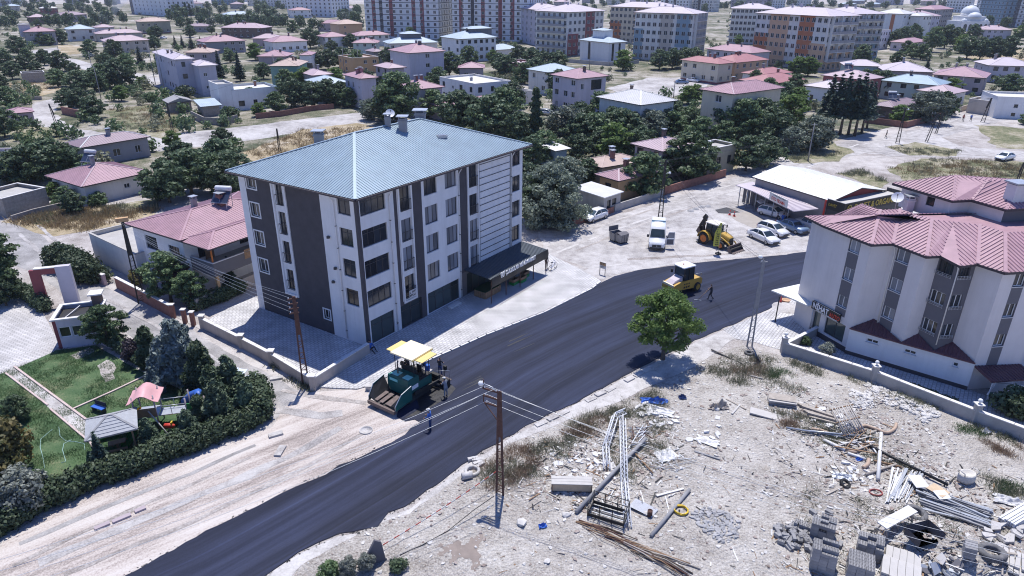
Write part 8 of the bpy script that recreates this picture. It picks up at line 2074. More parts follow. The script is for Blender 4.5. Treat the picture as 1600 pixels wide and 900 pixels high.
b=MB();b.tube([(-.6,0,.3),(-.2,0,.65),(.35,0,.75),(.6,0,.3)],.05,6);b.box(-.6,.15,-.12,.12,.68,.8,0);b.tube([(.4,-.3,1.0),(.42,0,.95),(.4,.3,1.0)],.02,5);b.tube([(.42,0,.95),(.6,0,.3)],.03,5);b.build("frame",M_carS,t)
t=thing("bicycle","bicycle standing at the far end of the lettered awning","bicycle",C1+dR*24.9+nR*3.6+Zv(.1),.9)
for x in(-.52,.52):part(t,"wheel",M_rubber,"lathe",[(.29,-.02),(.33,-.02),(.33,.02),(.29,.02),(.29,-.02)],16,0,(x,0,.33),'y')
b=MB();b.tube([(-.52,0,.33),(-.1,0,.3),(.38,0,.8),(-.2,0,.82),(-.1,0,.3)],.02,5);b.tube([(-.52,0,.33),(-.2,0,.82)],.018,5);b.tube([(.52,0,.33),(.36,0,.95),(.3,.25,1.0)],.018,5);b.build("frame",M_blueS,t)
part(t,"saddle",M_black,"box",-.32,-.1,-.07,.07,.88,.94,0)
t=thing("manhole_ring","pale manhole ring in the graded dirt below the paver","manhole",at(572,673));part(t,"ring",M_conc,"lathe",[(.42,.0),(.50,.0),(.50,.09),(.42,.09),(.42,.03),(0,.03)],18)
for i,(px,lb,s)in enumerate([((431,680),"loose pale slab by the corner of the park hedge",.5),((438,706),"pale slab lying in the graded dirt below the hedge corner",.55),((583,610),"pile of broken slabs beside the paver's hopper",.6),((432,592),"grey concrete kerb piece lying on the street below the wall",.5)]):
 t=thing("stone_slab",lb,"slab",at(*px),.5+i);part(t,"slab",M_conc,"box",-s,s,-s*.45,s*.45,0,.16,0)
 if i==2:
  for k in range(3):part(t,"slab",M_conc,"box",-s*.8,s*.7,-s*.4,s*.4,.16+.1*k,.25+.1*k,0,at_=((.1*k,.05,0),.3*k))
eg=thing("edge_slabs","row of cracked edging slabs between the new asphalt and the pale walk","edging");rg=random.Random(12)
EP=[at(*p)for p in((835,664),(890,640),(915,627),(990,588),(1040,560))]
for a,c in zip(EP[:-1],EP[1:]):
 k=int((c-a).length/1.05);an=atan2((c-a).y,(c-a).x)
 for j in range(k):
  if rg.random()<.12:continue
  p=a.lerp(c,(j+.5)/k);b=MB();b.box(-.48,.48,-.22,.22,0,.09+rg.uniform(0,.05),0);b.build("edge_slab",M_conc,eg,(p.x+rg.uniform(-.05,.05),p.y-.18+rg.uniform(-.06,.06),rg.uniform(-.02,.02)),an+rg.uniform(-.09,.09))
dm=thing("dirt_ridge","broken line of dark kerb pieces in the graded dirt strip","kerb pieces");
for k,(a,c)in enumerate((((148,828),(172,818)),((176,817),(205,805)),((211,801),(228,794)))):
 b=MB();p,q=at(*a),at(*c);b.beam(p+Zv(.05),q+Zv(.06),.3,.16);b.build("kerb_piece",M_mauve,dm)
# guard booth, gate frame and park things
bo=at(93,545);gb=thing("guard_booth","small guard booth with a sunken flat roof, maroon corner and white panels","booth",bo,RAD(18))
x0_,y0_=0,0
b=MB();Wd,Dp,Hh=3.6,3.3,2.75
hs1=[(.35,1.25,1.05,2.05,'white-0'),(1.35,2.25,1.05,2.05,'white-0'),(2.35,3.2,1.05,2.05,'white-0')]
facade(b,(0,0,0),(1,0),Wd,Hh,hs1,[(0,.28,0,Hh,1)],0,.1);facade(b,(Wd,0,0),(0,1),Dp,Hh,[],[],0);facade(b,(Wd,Dp,0),(-1,0),Wd,Hh,[],[],0)
hs2=[(.5,1.2,.08,2.1,'white-0'),(1.6,2.6,1.1,2.0,'white-0')]
facade(b,(0,Dp,0),(0,-1),Dp,Hh,hs2,[(Dp-.28,Dp,0,Hh,1),(0,.25,0,Hh,1)],0,.1)
b.build("wall",[M_lilac,mat("maroon_panel",(.20,.045,.055),.6,var=.1)],gb)
for q in hs1:add_window(gb,(0,0,0),(1,0),*q[:4],q[4],.08)
for q in hs2:add_window(gb,(0,Dp,0),(0,-1),*q[:4],q[4],.08)
b=MB();b.box(.2,Wd-.2,.2,Dp-.2,2.35,2.45,0);b.box(-.12,Wd+.12,-.12,.2,Hh,Hh+.12,1);b.box(-.12,Wd+.12,Dp-.2,Dp+.12,Hh,Hh+.12,1);b.box(-.12,.2,.2,Dp-.2,Hh,Hh+.12,1);b.box(Wd-.2,Wd+.12,.2,Dp-.2,Hh,Hh+.12,1);b.beam((.8,1.0,2.5),(1.6,2.9,2.7),.08,.06,1);b.build("roof",[M_tar,M_coping],gb)
b=MB();b.box(Wd-.9,Wd-.15,Dp-.7,Dp+.1,2.3,3.7,0);b.box(Wd-1.1,Wd+.05,Dp-.9,Dp+.25,3.7,3.82,1);b.build("chimney",[M_brown,M_coping],gb)
gf=thing("gate_frame","maroon and white portal frame at the park entrance","gate",at(70,478))
g0,g1=Zv(0),at(106,474)-at(70,478)
dg_=(g1-g0).normalized()
part(gf,"post",mat("maroon_panel",(.2,.045,.055),.6),"beam",g0+Zv(-.05),g0+Zv(3.9),.35,.9,0,dg_)
b=MB();b.beam(g0+Zv(3.7),g1+Zv(3.7),.42,.6,0);b.beam(g0+Zv(4.04),g1+Zv(4.04),.5,.08,1);b.build("lintel",[MATS["maroon_panel"],M_whiteB],gf)
part(gf,"pillar",M_lilac,"beam",g1+dg_*.45+Zv(-.05),g1+dg_*.45+Zv(4.1),1.3,.55,0,Vector((-dg_.y,dg_.x,0)))
sh=thing("picnic_shelter","park shelter with a pale grey shingled hip roof at the end of the path","shelter",at(186,703),RAD(28),None,(.68,.68,.95))
r,_,fcs=hip_roof(3.6,3.2,2.3,.5,RAD(20),None,0,True,.08);r.build("roof",[M_cpole,M_wood,M_cpole,M_cpole],sh,(-1.8,-1.6,0))
M_shing=mat("grey_shingle",(.33,.34,.36),.85,var=.15,vscale=3)
for fi,f in enumerate(fcs):
 P=[Vector(p)for p in f];e_=(P[1]-P[0]).normalized();mid_=(P[0]+P[1])/2;topm=sum(P[2:],Vector())/len(P[2:])
 nrm=(P[1]-P[0]).cross(P[2]-P[0]).normalized();nrm=nrm if nrm.z>0 else-nrm;upv=nrm.cross(e_);upv=upv if upv.z>0 else-upv
 Hs=(topm-mid_).dot(upv);k=max(3,int(Hs/.34))
 for j in range(k):
  lo,hi=P[0].lerp(P[-1],j/k),P[0].lerp(P[-1],(j+1)/k);lo2,hi2=P[1].lerp(P[2],j/k),P[1].lerp(P[2],(j+1)/k)
  b=MB();u=nrm*.05;b.face([lo+u,lo2+u,hi2+nrm*.012,hi+nrm*.012]);b.face([lo,lo2,lo2+u,lo+u]);b.build("shingle_course",M_shing,sh,(-1.8,-1.6,0))
for x in(-1.7,1.7):
 for y in(-1.5,1.5):part(sh,"post",M_woodb,"box",x-.08,x+.08,y-.08,y+.08,0,2.25,0)
b=MB();b.box(-.8,.8,-.4,.4,.68,.75,0);b.box(-.1,.1,-.1,.1,0,.68,0)
for y in(-.85,.85):b.box(-.9,.9,y-.17,y+.17,.4,.46,0);b.box(-.6,-.5,y-.1,y+.1,0,.4,0);b.box(.5,.6,y-.1,y+.1,0,.4,0)
b.build("picnic_table",M_woodb,sh)
pg=thing("playground_frame","playground climbing frame with a faded pink roof, yellow and green slides and blue tube","playground",at(238,664),RAD(14))
for x in(-.7,.7):
 for y in(-.7,.7):part(pg,"post",M_mauve,"tube",[(x,y,0),(x,y,2.9)],.055,6)
part(pg,"platform",M_steel,"box",-.75,.75,-.75,.75,1.1,1.18,0)
b=MB();V=[];F=[]
for i in range(9):
 for j in range(5):
  x,y=-1.05+2.1*i/8,-1.0+2.0*j/4;V.append((x,y,2.85+.42*cos(x*3.0)*(1-.3*abs(y))+.08*cos(y*4)))
for i in range(8):
 for j in range(4):a=i*5+j;F.append((a,a+5,a+6,a+1))
b.mesh(V,F,0,True);b.mesh([(x,y,z-.04)for x,y,z in V],[f[::-1]for f in F],0,True);b.build("wavy_roof",M_pinkP,pg)
def slide(nm,p0,p1,w_,m):
 b=MB();p0,p1=Vector(p0),Vector(p1);K=8;d=(p1-p0);d.z=0;d.normalize();s=Vector((-d.y,d.x,0))*w_/2
 pts=[p0.lerp(p1,j/K)+Zv(-.18*sin(pi*j/K))for j in range(K+1)]
 for a,c in zip(pts[:-1],pts[1:]):
  b.face([a-s,a+s,c+s,c-s]);b.face([c-s,c+s,a+s,a-s])
  for q in(s,-s):b.face([a+q,c+q,c+q+Zv(.22),a+q+Zv(.22)]);b.face([a+q+Zv(.22),c+q+Zv(.22),c+q,a+q])
 b.build(nm,m,pg)
slide("yellow_slide",(-.7,.3,1.15),(-2.9,.9,.2),.5,M_yelP);slide("green_slide",(-.7,-.4,1.15),(-3.2,-1.2,.2),.55,M_greenP);slide("green_slide",(-.4,-.75,1.1),(-1.2,-2.6,.15),.5,M_greenP)
part(pg,"panel",M_woodb,"box",-.72,.72,-.78,-.74,1.2,1.9,0)
b=MB();b.box(.75,2.6,-.5,.5,1.0,1.06,0)
for y in(-.5,.5):b.tube([(.75,y,1.8),(2.6,y,1.8)],.03,5);b.tube([(1.65,y,1.06),(1.65,y,1.8)],.025,5)
b.build("bridge",M_steel,pg)
for x in(2.7,4.0):
 for y in(-.6,.6):part(pg,"post",M_mauve,"tube",[(x,y,0),(x,y,2.3)],.055,6)
part(pg,"platform",M_steel,"box",2.65,4.05,-.65,.65,1.0,1.08,0)
part(pg,"panel",M_greenP,"box",2.75,3.95,-.68,-.62,1.1,1.85,0)
part(pg,"tube_slide",M_blueP,"tube",[(3.4,.6,1.5),(3.2,1.3,1.5),(2.6,1.7,1.1),(2.0,1.8,.5)],.33,10)
b=MB();b.tube([(.2,-.75,1.7),(1.7,-2.1,.05)],.05,6);b.tube([(.7,-2.6,.06),(2.3,-1.9,.06)],.04,6);b.build("climbing_bar",M_pale,pg)
b=MB()
for k in range(6):b.tube([(4.0+k*.32,-.6,1.0-k*.15),(4.0+k*.32,.6,1.0-k*.15)],.03,5)
for y in(-.6,.6):b.tube([(4.0,y,1.9),(5.7,y,.9)],.03,5)
b.build("ladder",M_steel,pg)
rd_=thing("spring_rider","small red and yellow spring rider below the playground frame","spring rider",at(266,674));part(rd_,"spring",M_steel,"lathe",[(.10,0),(.09,.35)],8)
part(rd_,"seat",M_redP,"lathe",[(0,-.4),(.18,-.3),(.2,.1),(.12,.4),(0,.45)],10,0,(0,0,.5),'x');part(rd_,"handle",M_yelP,"box",.2,.3,-.12,.12,.6,.85,0)
br=thing("park_bench","small dark bench with a blue seat alone on the lawn","bench",at(156,644),-.4)
part(br,"seat",M_blueP,"box",-.6,.6,-.2,.2,.42,.48,0);part(br,"backrest",M_darkC,"box",-.6,.6,.2,.25,.5,.85,0)
for x in(-.5,.5):part(br,"leg",M_frameD,"box",x-.04,x+.04,-.18,.18,0,.42,0)
hs_=thing("garden_hose","pale turquoise garden hose lying in loops on the lower lawn","hose",at(80,700));
M_hose=mat("hose",(.30,.45,.42),.5)
for pts in(((82,672),(72,680),(64,687),(63,700),(68,718),(70,732)),((92,668),(94,682),(103,690),(112,688),(100,694),(98,704),(102,718),(103,722),(96,724)),((103,690),(118,691),(132,694),(133,704))):
 part(hs_,"hose",M_hose,"tube",[at(*p)-hs_.location+Zv(.05)for p in pts],.022,5)
cv=thing("blue_white_covers","pale blue and white sheets half hidden in the pines at the street corner","sheets",at(385,612))
for k,(dx,dy,dz,s)in enumerate(((-.8,0,1.9,.9),(.7,-.3,1.5,.8),(1.0,-1.4,1.2,.7))):
 b=MB();V=[];F=[]
 for i in range(5):
  for j in range(5):x,y=(i/4-.5)*2*s,(j/4-.5)*1.6*s;V.append((x,y,-.22*(x*x+y*y)+.06*sin(i*3+j*2)))
 for i in range(4):
  for j in range(4):a=i*5+j;F.append((a,a+5,a+6,a+1))
 b.mesh(V,F,0,True);b.mesh([(x,y,z-.02)for x,y,z in V],[f[::-1]for f in F],0,True);b.tube([(0,0,0),(0,0,-dz)],.03,5,1);b.build("sheet",[mat("pale_blue_sheet",(.55,.62,.72),.6),M_steel],cv,(dx,dy,dz),k)
# the lot: stones, blocks, pipes and scrap
RL=random.Random(2024)
def onlot(px,py,dz=0.0):p=lot_at(px,py);p.z+=dz;return p
def lthing(name,label,cat,px,rz=0.0,group=None,dz=0.0):return thing(name,label,cat,onlot(*px,dz),rz,group)
def stone_mesh(seed,s=1.0,flat=.6):
 rg=random.Random(seed);b=bmesh.new();bmesh.ops.create_icosphere(b,subdivisions=1,radius=.5*s)
 for v in b.verts:
  k=rg.uniform(.65,1.15);v.co=Vector((v.co.x*k*1.2,v.co.y*k,v.co.z*k*flat))
 V=[tuple(v.co)for v in b.verts];F=[tuple(v.index for v in f.verts)for f in b.faces];b.free();return V,F
def slab_shape(rg,s):
 n=rg.randint(4,6);P=[(cos(2*pi*i/n+rg.uniform(-.4,.4))*s*rg.uniform(.6,1.1),sin(2*pi*i/n+rg.uniform(-.4,.4))*s*rg.uniform(.35,.8))for i in range(n)]
 return P
def scatter_rubble(name,areas,m,seed,smin=.05,smax=.25,flat=.55,shards=.35):
 rg=random.Random(seed);pool=[stone_mesh(seed*31+k,1,flat)for k in range(8)];b=MB()
 for poly,n in areas:
  P=[(at(*p).x,at(*p).y)for p in poly];X=[p[0]for p in P];Y=[p[1]for p in P];k=0;tr=0
  while k<n and tr<n*20:
   tr+=1;x,y=rg.uniform(min(X),max(X)),rg.uniform(min(Y),max(Y))
   if not inside((x,y),P):continue
   s=smin+(smax-smin)*rg.random()**2.6;z=lot_z(x,y);k+=1
   M=Matrix.Translation((x,y,z+s*.12))@Matrix.Rotation(rg.uniform(0,6.28),4,'Z')@Matrix.Rotation(rg.uniform(-.4,.4),4,'X')
   if rg.random()<shards:
    q=slab_shape(rg,s*.9);h=s*.14
    b.mesh([M@Vector((a,c,-h))for a,c in q]+[M@Vector((a,c,h))for a,c in q],[tuple(range(len(q),2*len(q)))]+[(i,(i+1)%len(q),len(q)+(i+1)%len(q),len(q)+i)for i in range(len(q))],0)
   else:
    V,F=pool[rg.randrange(8)];b.mesh([M@(Vector(v)*s)for v in V],F,0)
 return tag(b.build(name,m),kind='stuff')
scatter_rubble("rubble",[(LOT[1:17]+[(1600,900),(560,900)],2600),([(830,700),(960,650),(1060,640),(1070,700),(980,800),(860,790),(800,740)],900),([(1190,600),(1500,680),(1480,760),(1300,720),(1180,650)],1100),([(1370,700),(1600,800),(1600,900),(1230,900),(1220,800)],900)],M_rubble,5,.04,.24)
scatter_rubble("dark_rubble",[(LOT[1:17]+[(1600,900),(560,900)],1500),([(830,700),(960,650),(1060,640),(1070,700),(980,800),(860,790),(800,740)],700),([(1190,600),(1500,680),(1480,760),(1300,720),(1180,650)],700),([(1370,700),(1600,800),(1600,900),(1230,900),(1220,800)],800)],M_mound,15,.05,.26)
scatter_rubble("road_edge_crumbs",[([(a[0],a[1]-4),(b_[0],b_[1]-4),(b_[0],b_[1]+5),(a[0],a[1]+5)],int(abs(b_[0]-a[0])*.9))for R__ in(ROAD_R[7:],ROAD_L[1:10])for a,b_ in zip(R__[:-1],R__[1:])],M_asph2,16,.03,.14,.6,.2)
scatter_rubble("rubble_heap",[([(1355,600),(1400,595),(1440,612),(1432,640),(1385,640),(1350,625)],420),([(1405,622),(1450,632),(1470,655),(1440,665),(1405,645)],380),([(1325,612),(1360,620),(1365,642),(1330,640)],200)],M_rubble,6,.10,.42,.7,.2)
scatter_rubble("cobble_pile",[([(1078,806),(1100,797),(1132,803),(1155,820),(1152,845),(1128,853),(1100,838)],330)],M_rubbleg,7,.14,.34,.75,.1)
scatter_rubble("white_shards",[([(1010,630),(1060,655),(1050,670),(1020,665),(985,640)],90),([(870,690),(960,720),(960,760),(850,745)],80),([(1030,660),(1120,650),(1130,690),(1060,700)],40),([(1250,645),(1290,640),(1340,665),(1300,680)],60),([(1300,720),(1360,730),(1360,760),(1300,750)],50)],M_tarp,8,.10,.5,.4,.9)
rg=random.Random(55)
for nm,mt_,n in(("wood_litter",M_wood,520),("pale_litter",M_tarp,420),("dark_litter",M_tar,420),("brown_litter",M_woodb,220)):
 b=MB()
 for k in range(n):
  A_=rg.choice([(890,660,1070,800),(1200,620,1420,780),(1380,740,1600,900),(780,700,1600,900),(820,680,960,800),(1220,800,1600,900)])
  p=onlot(rg.uniform(A_[0],A_[2]),rg.uniform(A_[1],A_[3]),.02)
  if not inside((p.x,p.y),LOTP):continue
  l,a=rg.choice([.1,.2,.3,.5,.9])*rg.uniform(.6,1.3),rg.uniform(0,6.3);q=p+Vector((cos(a)*l,sin(a)*l,rg.uniform(-.01,.14)))
  b.beam(p,q,rg.choice([.02,.04,.08]),.02)
 tag(b.build(nm,mt_),kind='stuff')
st_me=[]
for k in range(5):
 b=MB();V,F=stone_mesh(900+k,1,.6);b.mesh(V,F,0);st_me.append(b.data("stone",M_rubble))
for i,(px,s,lb)in enumerate([((885,806),.55,"pale boulder left of the tan wooden box"),((815,818),.7,"flat pale stone near the foot of the lattice pole"),((1010,803),.4,"lone pale stone right of the steel cage"),((855,878),.5,"white square stone on the bare track at the bottom"),((1000,635),.5,"pale stone beside the blue tarpaulin"),((1100,690),.45,"white stone below the torn white sheet"),((1388,872),.5,"stone between the block stacks and the trestle"),((1120,640),.5,"light stone near the tilted white board")]):
 t=lthing("boulder",lb,"stone",px,i*1.3);put(st_me[i%5],"stone",t,(0,0,s*.15),0,s)
def block_mesh(name,L_=.39,W_=.19,H_=.19,cores=True):
 b=MB();b.box(-L_/2,L_/2,-W_/2,W_/2,0,H_,0)
 if cores:
  for k in range(3):
   for r_ in(-1,1):
    x=-L_/2+L_*(k+.5)/3;b.box(x-.042,x+.042,r_*W_*.24-.026,r_*W_*.24+.026,H_-.03,H_+.003,1)
 return b.data(name,[M_block,M_blockd])
blk_me=block_mesh("block");blk_plain=block_mesh("block",cores=False)
def pallet(t,w_,d_):
 for k in range(5):
  b=MB();x=-w_/2+w_*(k+.5)/5;b.box(x-w_*.07,x+w_*.07,-d_/2,d_/2,.10,.13,0);b.build("pallet_board",M_wood,t)
 for y in(-d_*.42,0,d_*.42):part(t,"pallet_runner",M_wood,"box",-w_/2,w_/2,y-.05,y+.05,0,.10,0)
def block_stack(label,px,rz,nx,ny,nz,missing=0.0,seed=0,gap=.012,bl=.39,bw=.19,bh=.19,top_holes=True):
 t=lthing("block_stack",label,"block stack",px,rz,"stacks of pumice blocks on the lot");rg=random.Random(seed)
 pallet(t,nx*(bl+gap),ny*(bw+gap))
 sx,sy,sz=bl/.39,bw/.19,bh/.19
 for k in range(nz):
  for i in range(nx):
   for j in range(ny):
    if k==nz-1 and rg.random()<missing or k==nz-2 and rg.random()<missing*.25 and missing>.3:continue
    if 0<i<nx-1 and 0<j<ny-1 and k<nz-2:continue
    x,y=(i-(nx-1)/2)*(bl+gap),(j-(ny-1)/2)*(bw+gap)
    put(blk_me if top_holes else blk_plain,"block",t,(x+rg.uniform(-.01,.01),y+rg.uniform(-.01,.01),.135+k*(bh+.004)),rg.uniform(-.02,.02),(sx,sy,sz))
 return t
block_stack("stack of hollow grey blocks with a higher back row behind the loose block heap",(1283,838),-.50,3,5,5,.35,1,bl=.42,bw=.21,bh=.21)
block_stack("tall stack of hollow grey blocks with a stepped top, lower left",(1283,886),-.45,3,5,7,.45,2,bl=.42,bw=.21,bh=.21)
block_stack("stack of hollow grey blocks with one raised corner beside the trestle",(1356,866),-.50,3,5,5,.5,3,bl=.42,bw=.21,bh=.21)
block_stack("stack of finely ribbed grey blocks at the bottom edge",(1340,900),-.45,3,6,5,.0,4,bl=.42,bw=.21,bh=.21)
t=lthing("block_row","leaning row of grey blocks between the loose heap and the first block stack","block row",(1262,832),-.55,"stacks of pumice blocks on the lot")
for k in range(7):put(blk_me,"block",t,(-.85+k*.24,0,.08),1.57+RL.uniform(-.1,.1),1.15)
for k in range(5):put(blk_me,"block",t,(-.7+k*.25,.05,.30),1.57+RL.uniform(-.2,.2),1.15)
t=lthing("block_heap","tumbled heap of loose grey blocks left of the block stacks","block heap",(1240,842),0)
for k in range(58):
 a=RL.uniform(0,6.28);r_=RL.random()**.6;x,y=cos(a)*r_*1.35,sin(a)*r_*1.0
 o=put(blk_plain if k%3 else blk_me,"block",t,(x,y,max(0,.34*(1-r_))*RL.uniform(.3,1)+.02));o.rotation_euler=(RL.choice([0,0,1.57,RL.uniform(-.5,.5)]),RL.uniform(-.4,.4),RL.uniform(0,6.28));o.scale=(1.05,)*3
for i,(px,rz)in enumerate([((1237,823),.5),((1270,803),-1.0),((1295,803),-.9),((1299,857),.4),((1312,853),.9)]):
 t=lthing("loose_block",["loose grey block left of the heap","upright loose block behind the leaning block row","loose block standing right behind the first stack","loose pale block in front of the first stack","loose block right of the first stack"][i],"block",px,rz,"single loose blocks");put(blk_plain,"block",t,(0,0,.02),0,1.15)
def slab_stack(label,px,rz,n,nz,L_=1.4,W_=.34,H_=.16):
 t=lthing("slab_stack",label,"slab stack",px,rz,"stacks of pale slabs on the lot");pallet(t,L_,n*(W_+.02))
 b=MB();b.box(-L_/2,L_/2,-W_/2,W_/2,0,H_,0);me=b.data("slab",M_pale)
 for k in range(nz):
  for j in range(n):put(me,"slab",t,(RL.uniform(-.03,.03),(j-(n-1)/2)*(W_+.02),.135+k*(H_+.005)),RL.uniform(-.01,.01))
 return t
slab_stack("stack of pale long slabs on the raised earth at the bottom",(1408,880),1.05,5,3,1.0,.33,.14);slab_stack("lower pale slab stack at the very bottom edge",(1404,905),1.05,5,4,1.5,.36,.14)
t=lthing("grooved_slab_pile","pile of grooved pale slabs at the lower right corner","slab pile",(1585,886),.95,"stacks of pale slabs on the lot")
for k in range(9):part(t,"slab",M_pale,"box",-.9,.9,-.11,.11,0,.13,0,at_=((RL.uniform(-.05,.05),-1.1+k*.27,.1+.05*(k%3)),RL.uniform(-.05,.05)))
for k in range(7):part(t,"slab",M_pale,"box",-.7,.7,-.11,.11,0,.13,0,at_=((.2,-.9+k*.28,.3),RL.uniform(-.08,.08)))
t=lthing("tile_bundle","bundle of round-edged grey tiles near the big tyre at the lower right","tile bundle",(1511,866),-.4)
for k in range(4):
 for j in range(4):part(t,"tile",M_block,"box",-.30,.30,-.085,.085,0,.17,0,at_=((j*.03,(j-1.5)*.20,.02+k*.18),.0))
def tyre(label,px,R_=.5,w_=.28,m=None,tilt=0.0):
 t=lthing("tyre",label,"tyre",px,0,"old tyres",w_/2);r=R_*.56
 b=MB();b.lathe([(r,-w_*.35),(r*1.1,-w_/2),(R_*.9,-w_/2),(R_,-w_*.32),(R_,w_*.32),(R_*.9,w_/2),(r*1.1,w_/2),(r,w_*.35),(r,-w_*.35)],28);o=b.build("casing",m or M_tyreD,t)
 g_=MB()
 for k in range(28):a=2*pi*(k+.5)/28;g_.box(R_-.01,R_+.022,-.025,.025,-w_*.33,w_*.33,0,Matrix.Rotation(a,4,'Z'))
 g_.build("tread",m or M_tyreD,o)
 if tilt:t.rotation_euler=(tilt,tilt*.5,0)
 return t
tyre("dark dusty truck tyre lying beside the white trestle",(1429,806),.68,.34,None,.08)
tyre("big grey tyre with a stone on its rim at the lower right",(1548,868),.72,.40,None,-.12)
tyre("small tyre lying by the foot of the globe-lamp pole",(1170,553),.38,.2,None,.05)
tyre("small black tyre in the scrap left of the white pipe",(1320,758),.34,.2,M_rubber,.5)
t=lthing("concrete_ring","pale concrete pipe ring lying on the lot by the road edge","concrete ring",(738,738));part(t,"ring",M_conc,"lathe",[(.36,0),(.54,0),(.54,.22),(.36,.22),(.36,0)],20)
t=lthing("concrete_pipe","short concrete pipe piece lying beside the pale ring","concrete pipe",(730,747),.3);part(t,"pipe",M_conc,"lathe",[(.16,-.35),(.24,-.35),(.24,.35),(.16,.35),(.16,-.35)],14,0,(0,0,.22),'x')
t=lthing("concrete_block","pale broken concrete lumps behind the concrete ring","concrete lump",(748,724),.6)
for k in range(4):part(t,"lump",M_conc,"box",-.35,.35,-.12,.12,0,.2,0,at_=((RL.uniform(-.3,.3),k*.28-.3,0),RL.uniform(-.6,.6)))
def pole_on_lot(name,label,cat,a,c,r,m,dz=.0,dz2=None,n=8,group=None):
 p,q=onlot(*a,r+dz),onlot(*c,r+(dz if dz2 is None else dz2));t=thing(name,label,cat,p,0,group);part(t,"shaft",m,"tube",[Zv(0),(q-p)*.5+Zv(.01),q-p],r,n);return t
pole_on_lot("concrete_pole","long grey pole lying across the scrap from the steel cage up to the weeds","pole",(900,803),(1008,692),.13,M_cpole,.03,.25)
pole_on_lot("concrete_pole","shorter grey pole lying right of the yellow hose","pole",(1017,840),(1077,767),.12,M_cpole)
pole_on_lot("wooden_pole","thin tan pole lying behind the long grey pole","pole",(993,712),(1020,742),.05,M_woodb,.1)
pole_on_lot("white_pipe","white plastic pipe lying straight up the slope right of the scrap","pipe",(1371,752),(1376,680),.13,M_tarp,.05)
pole_on_lot("white_pipe","white pipe running down-left above the tan corrugated pipes","pipe",(1287,690),(1320,706),.12,M_tarp,.02)
pole_on_lot("white_pipe","short white pipe right of the small tan bend","pipe",(1324,710),(1352,720),.1,M_tarp,.02)
pole_on_lot("black_pipe","long dark pipe slanting through the scrap towards the steel bundle","pipe",(1325,684),(1480,762),.10,M_black,.12)
pole_on_lot("steel_pipe","thin steel pipe beside the long dark pipe","pipe",(1228,670),(1345,690),.07,M_steel,.06)
pole_on_lot("steel_pipe","pale steel pipe lying just below the thin steel pipe","pipe",(1252,677),(1340,686),.07,M_steel,.2)
pole_on_lot("wooden_beam","tan beam lying at the end of the steel bundle","beam",(1352,744),(1400,728),.09,M_wood,.05)
pole_on_lot("wooden_beam","tan batten under the white pipe","beam",(1365,722),(1408,732),.07,M_woodb,.05)
def bent_pipe(label,pts,r=.11,m=None):
 P=[onlot(*p,r)for p in pts];t=thing("corrugated_pipe",label,"pipe",P[0],0,"tan corrugated pipes");S=[]
 for i in range(len(P)-1):
  for j in range(7):
   u=j/7;p0=P[max(i-1,0)];p1,p2=P[i],P[i+1];p3=P[min(i+2,len(P)-1)]
   S.append(.5*((2*p1)+(-p0+p2)*u+(2*p0-5*p1+4*p2-p3)*u*u+(-p0+3*p1-3*p2+p3)*u**3)-P[0])
 S.append(P[-1]-P[0]);part(t,"pipe",m or M_pvc,"tube",S,[r*(1+.05*(i%2))for i in range(len(S))],10);return t
bent_pipe("long S-shaped tan corrugated pipe below the leaning trellis",[(1336,674),(1350,667),(1368,672),(1385,678),(1397,672),(1400,664)])
bent_pipe("short curved tan pipe left of the trellis",[(1268,672),(1285,675),(1300,682)]);bent_pipe("tan pipe bending up beside the white pipe",[(1320,704),(1335,708),(1344,703),(1346,696)]);bent_pipe("small tan pipe bend lowest in the scrap",[(1348,733),(1355,728),(1357,720)],.13)
bent_pipe("short orange-tan pipe stub near the grey beams",[(1269,649),(1277,653)],.1,M_pvc)
t=lthing("steel_bundle","big spread bundle of grey steel tubes beside the dusty truck tyre","steel tubes",(1490,790),0,None,0)
A0,A1=[(1440,775),(1452,800)],[(1545,812),(1535,830)]
O=t.location.copy()
for k in range(34):
 u=RL.random();v=RL.random();a=onlot(1432+22*v+RL.uniform(-8,8),765+36*u);c=onlot(1530+24*v,800+30*u+RL.uniform(-6,8));h=.06+.10*int(RL.random()*4)
 b=MB();r_=RL.choice([.04,.05,.06]);b.beam(a-O+Zv(h),c-O+Zv(h),r_*2,r_*1.6);b.build("tube",RL.choice([M_steel,M_steel,M_cpole,M_frameD]),t)
t=lthing("steel_bundle","fan of thin pale steel profiles left of the big tube bundle","steel profiles",(1405,760));O=t.location.copy()
for k in range(26):
 a=onlot(1382+k*1.5+RL.uniform(-4,4),783+RL.uniform(-8,6));c=onlot(1396+k*1.9+RL.uniform(-6,6),737+RL.uniform(-4,12));h=.06+.1*RL.random()
 part(t,"profile",RL.choice([M_steelW,M_steel,M_tarp]),"beam",a-O+Zv(h),c-O+Zv(h+.1),RL.choice([.05,.09,.14]),.04)
t=lthing("steel_bundle","neat bundle of pale steel tubes at the right picture edge","steel tubes",(1590,815));O=t.location.copy()
for k in range(16):
 a=onlot(1570,822);c=onlot(1620,792);d=(c-a).normalized();n_=Vector((-d.y,d.x,0));b=MB();off_=n_*((k%6-2.5)*.16);h=.15+.14*(k//6)
 b.beam(a-O+off_+Zv(h),c-O+off_+Zv(h),.12,.10);b.build("tube",M_steelW,t)
for a,c,lb,w_,m in(((1450,768),(1476,782),"tan plywood sheet lying on the steel profiles",.9,M_ply),((1463,776),(1475,788),"pale bent sheet metal panel between the steel bundles",.8,M_steelW),((1425,752),(1440,770),"white panel leaning on the fan of steel profiles",.9,M_tarp)):
 p,q=onlot(*a,.5),onlot(*c,.42);t=thing("scrap_sheet",lb,"sheet",p);part(t,"sheet",m,"beam",Zv(0),q-p,w_,.03)
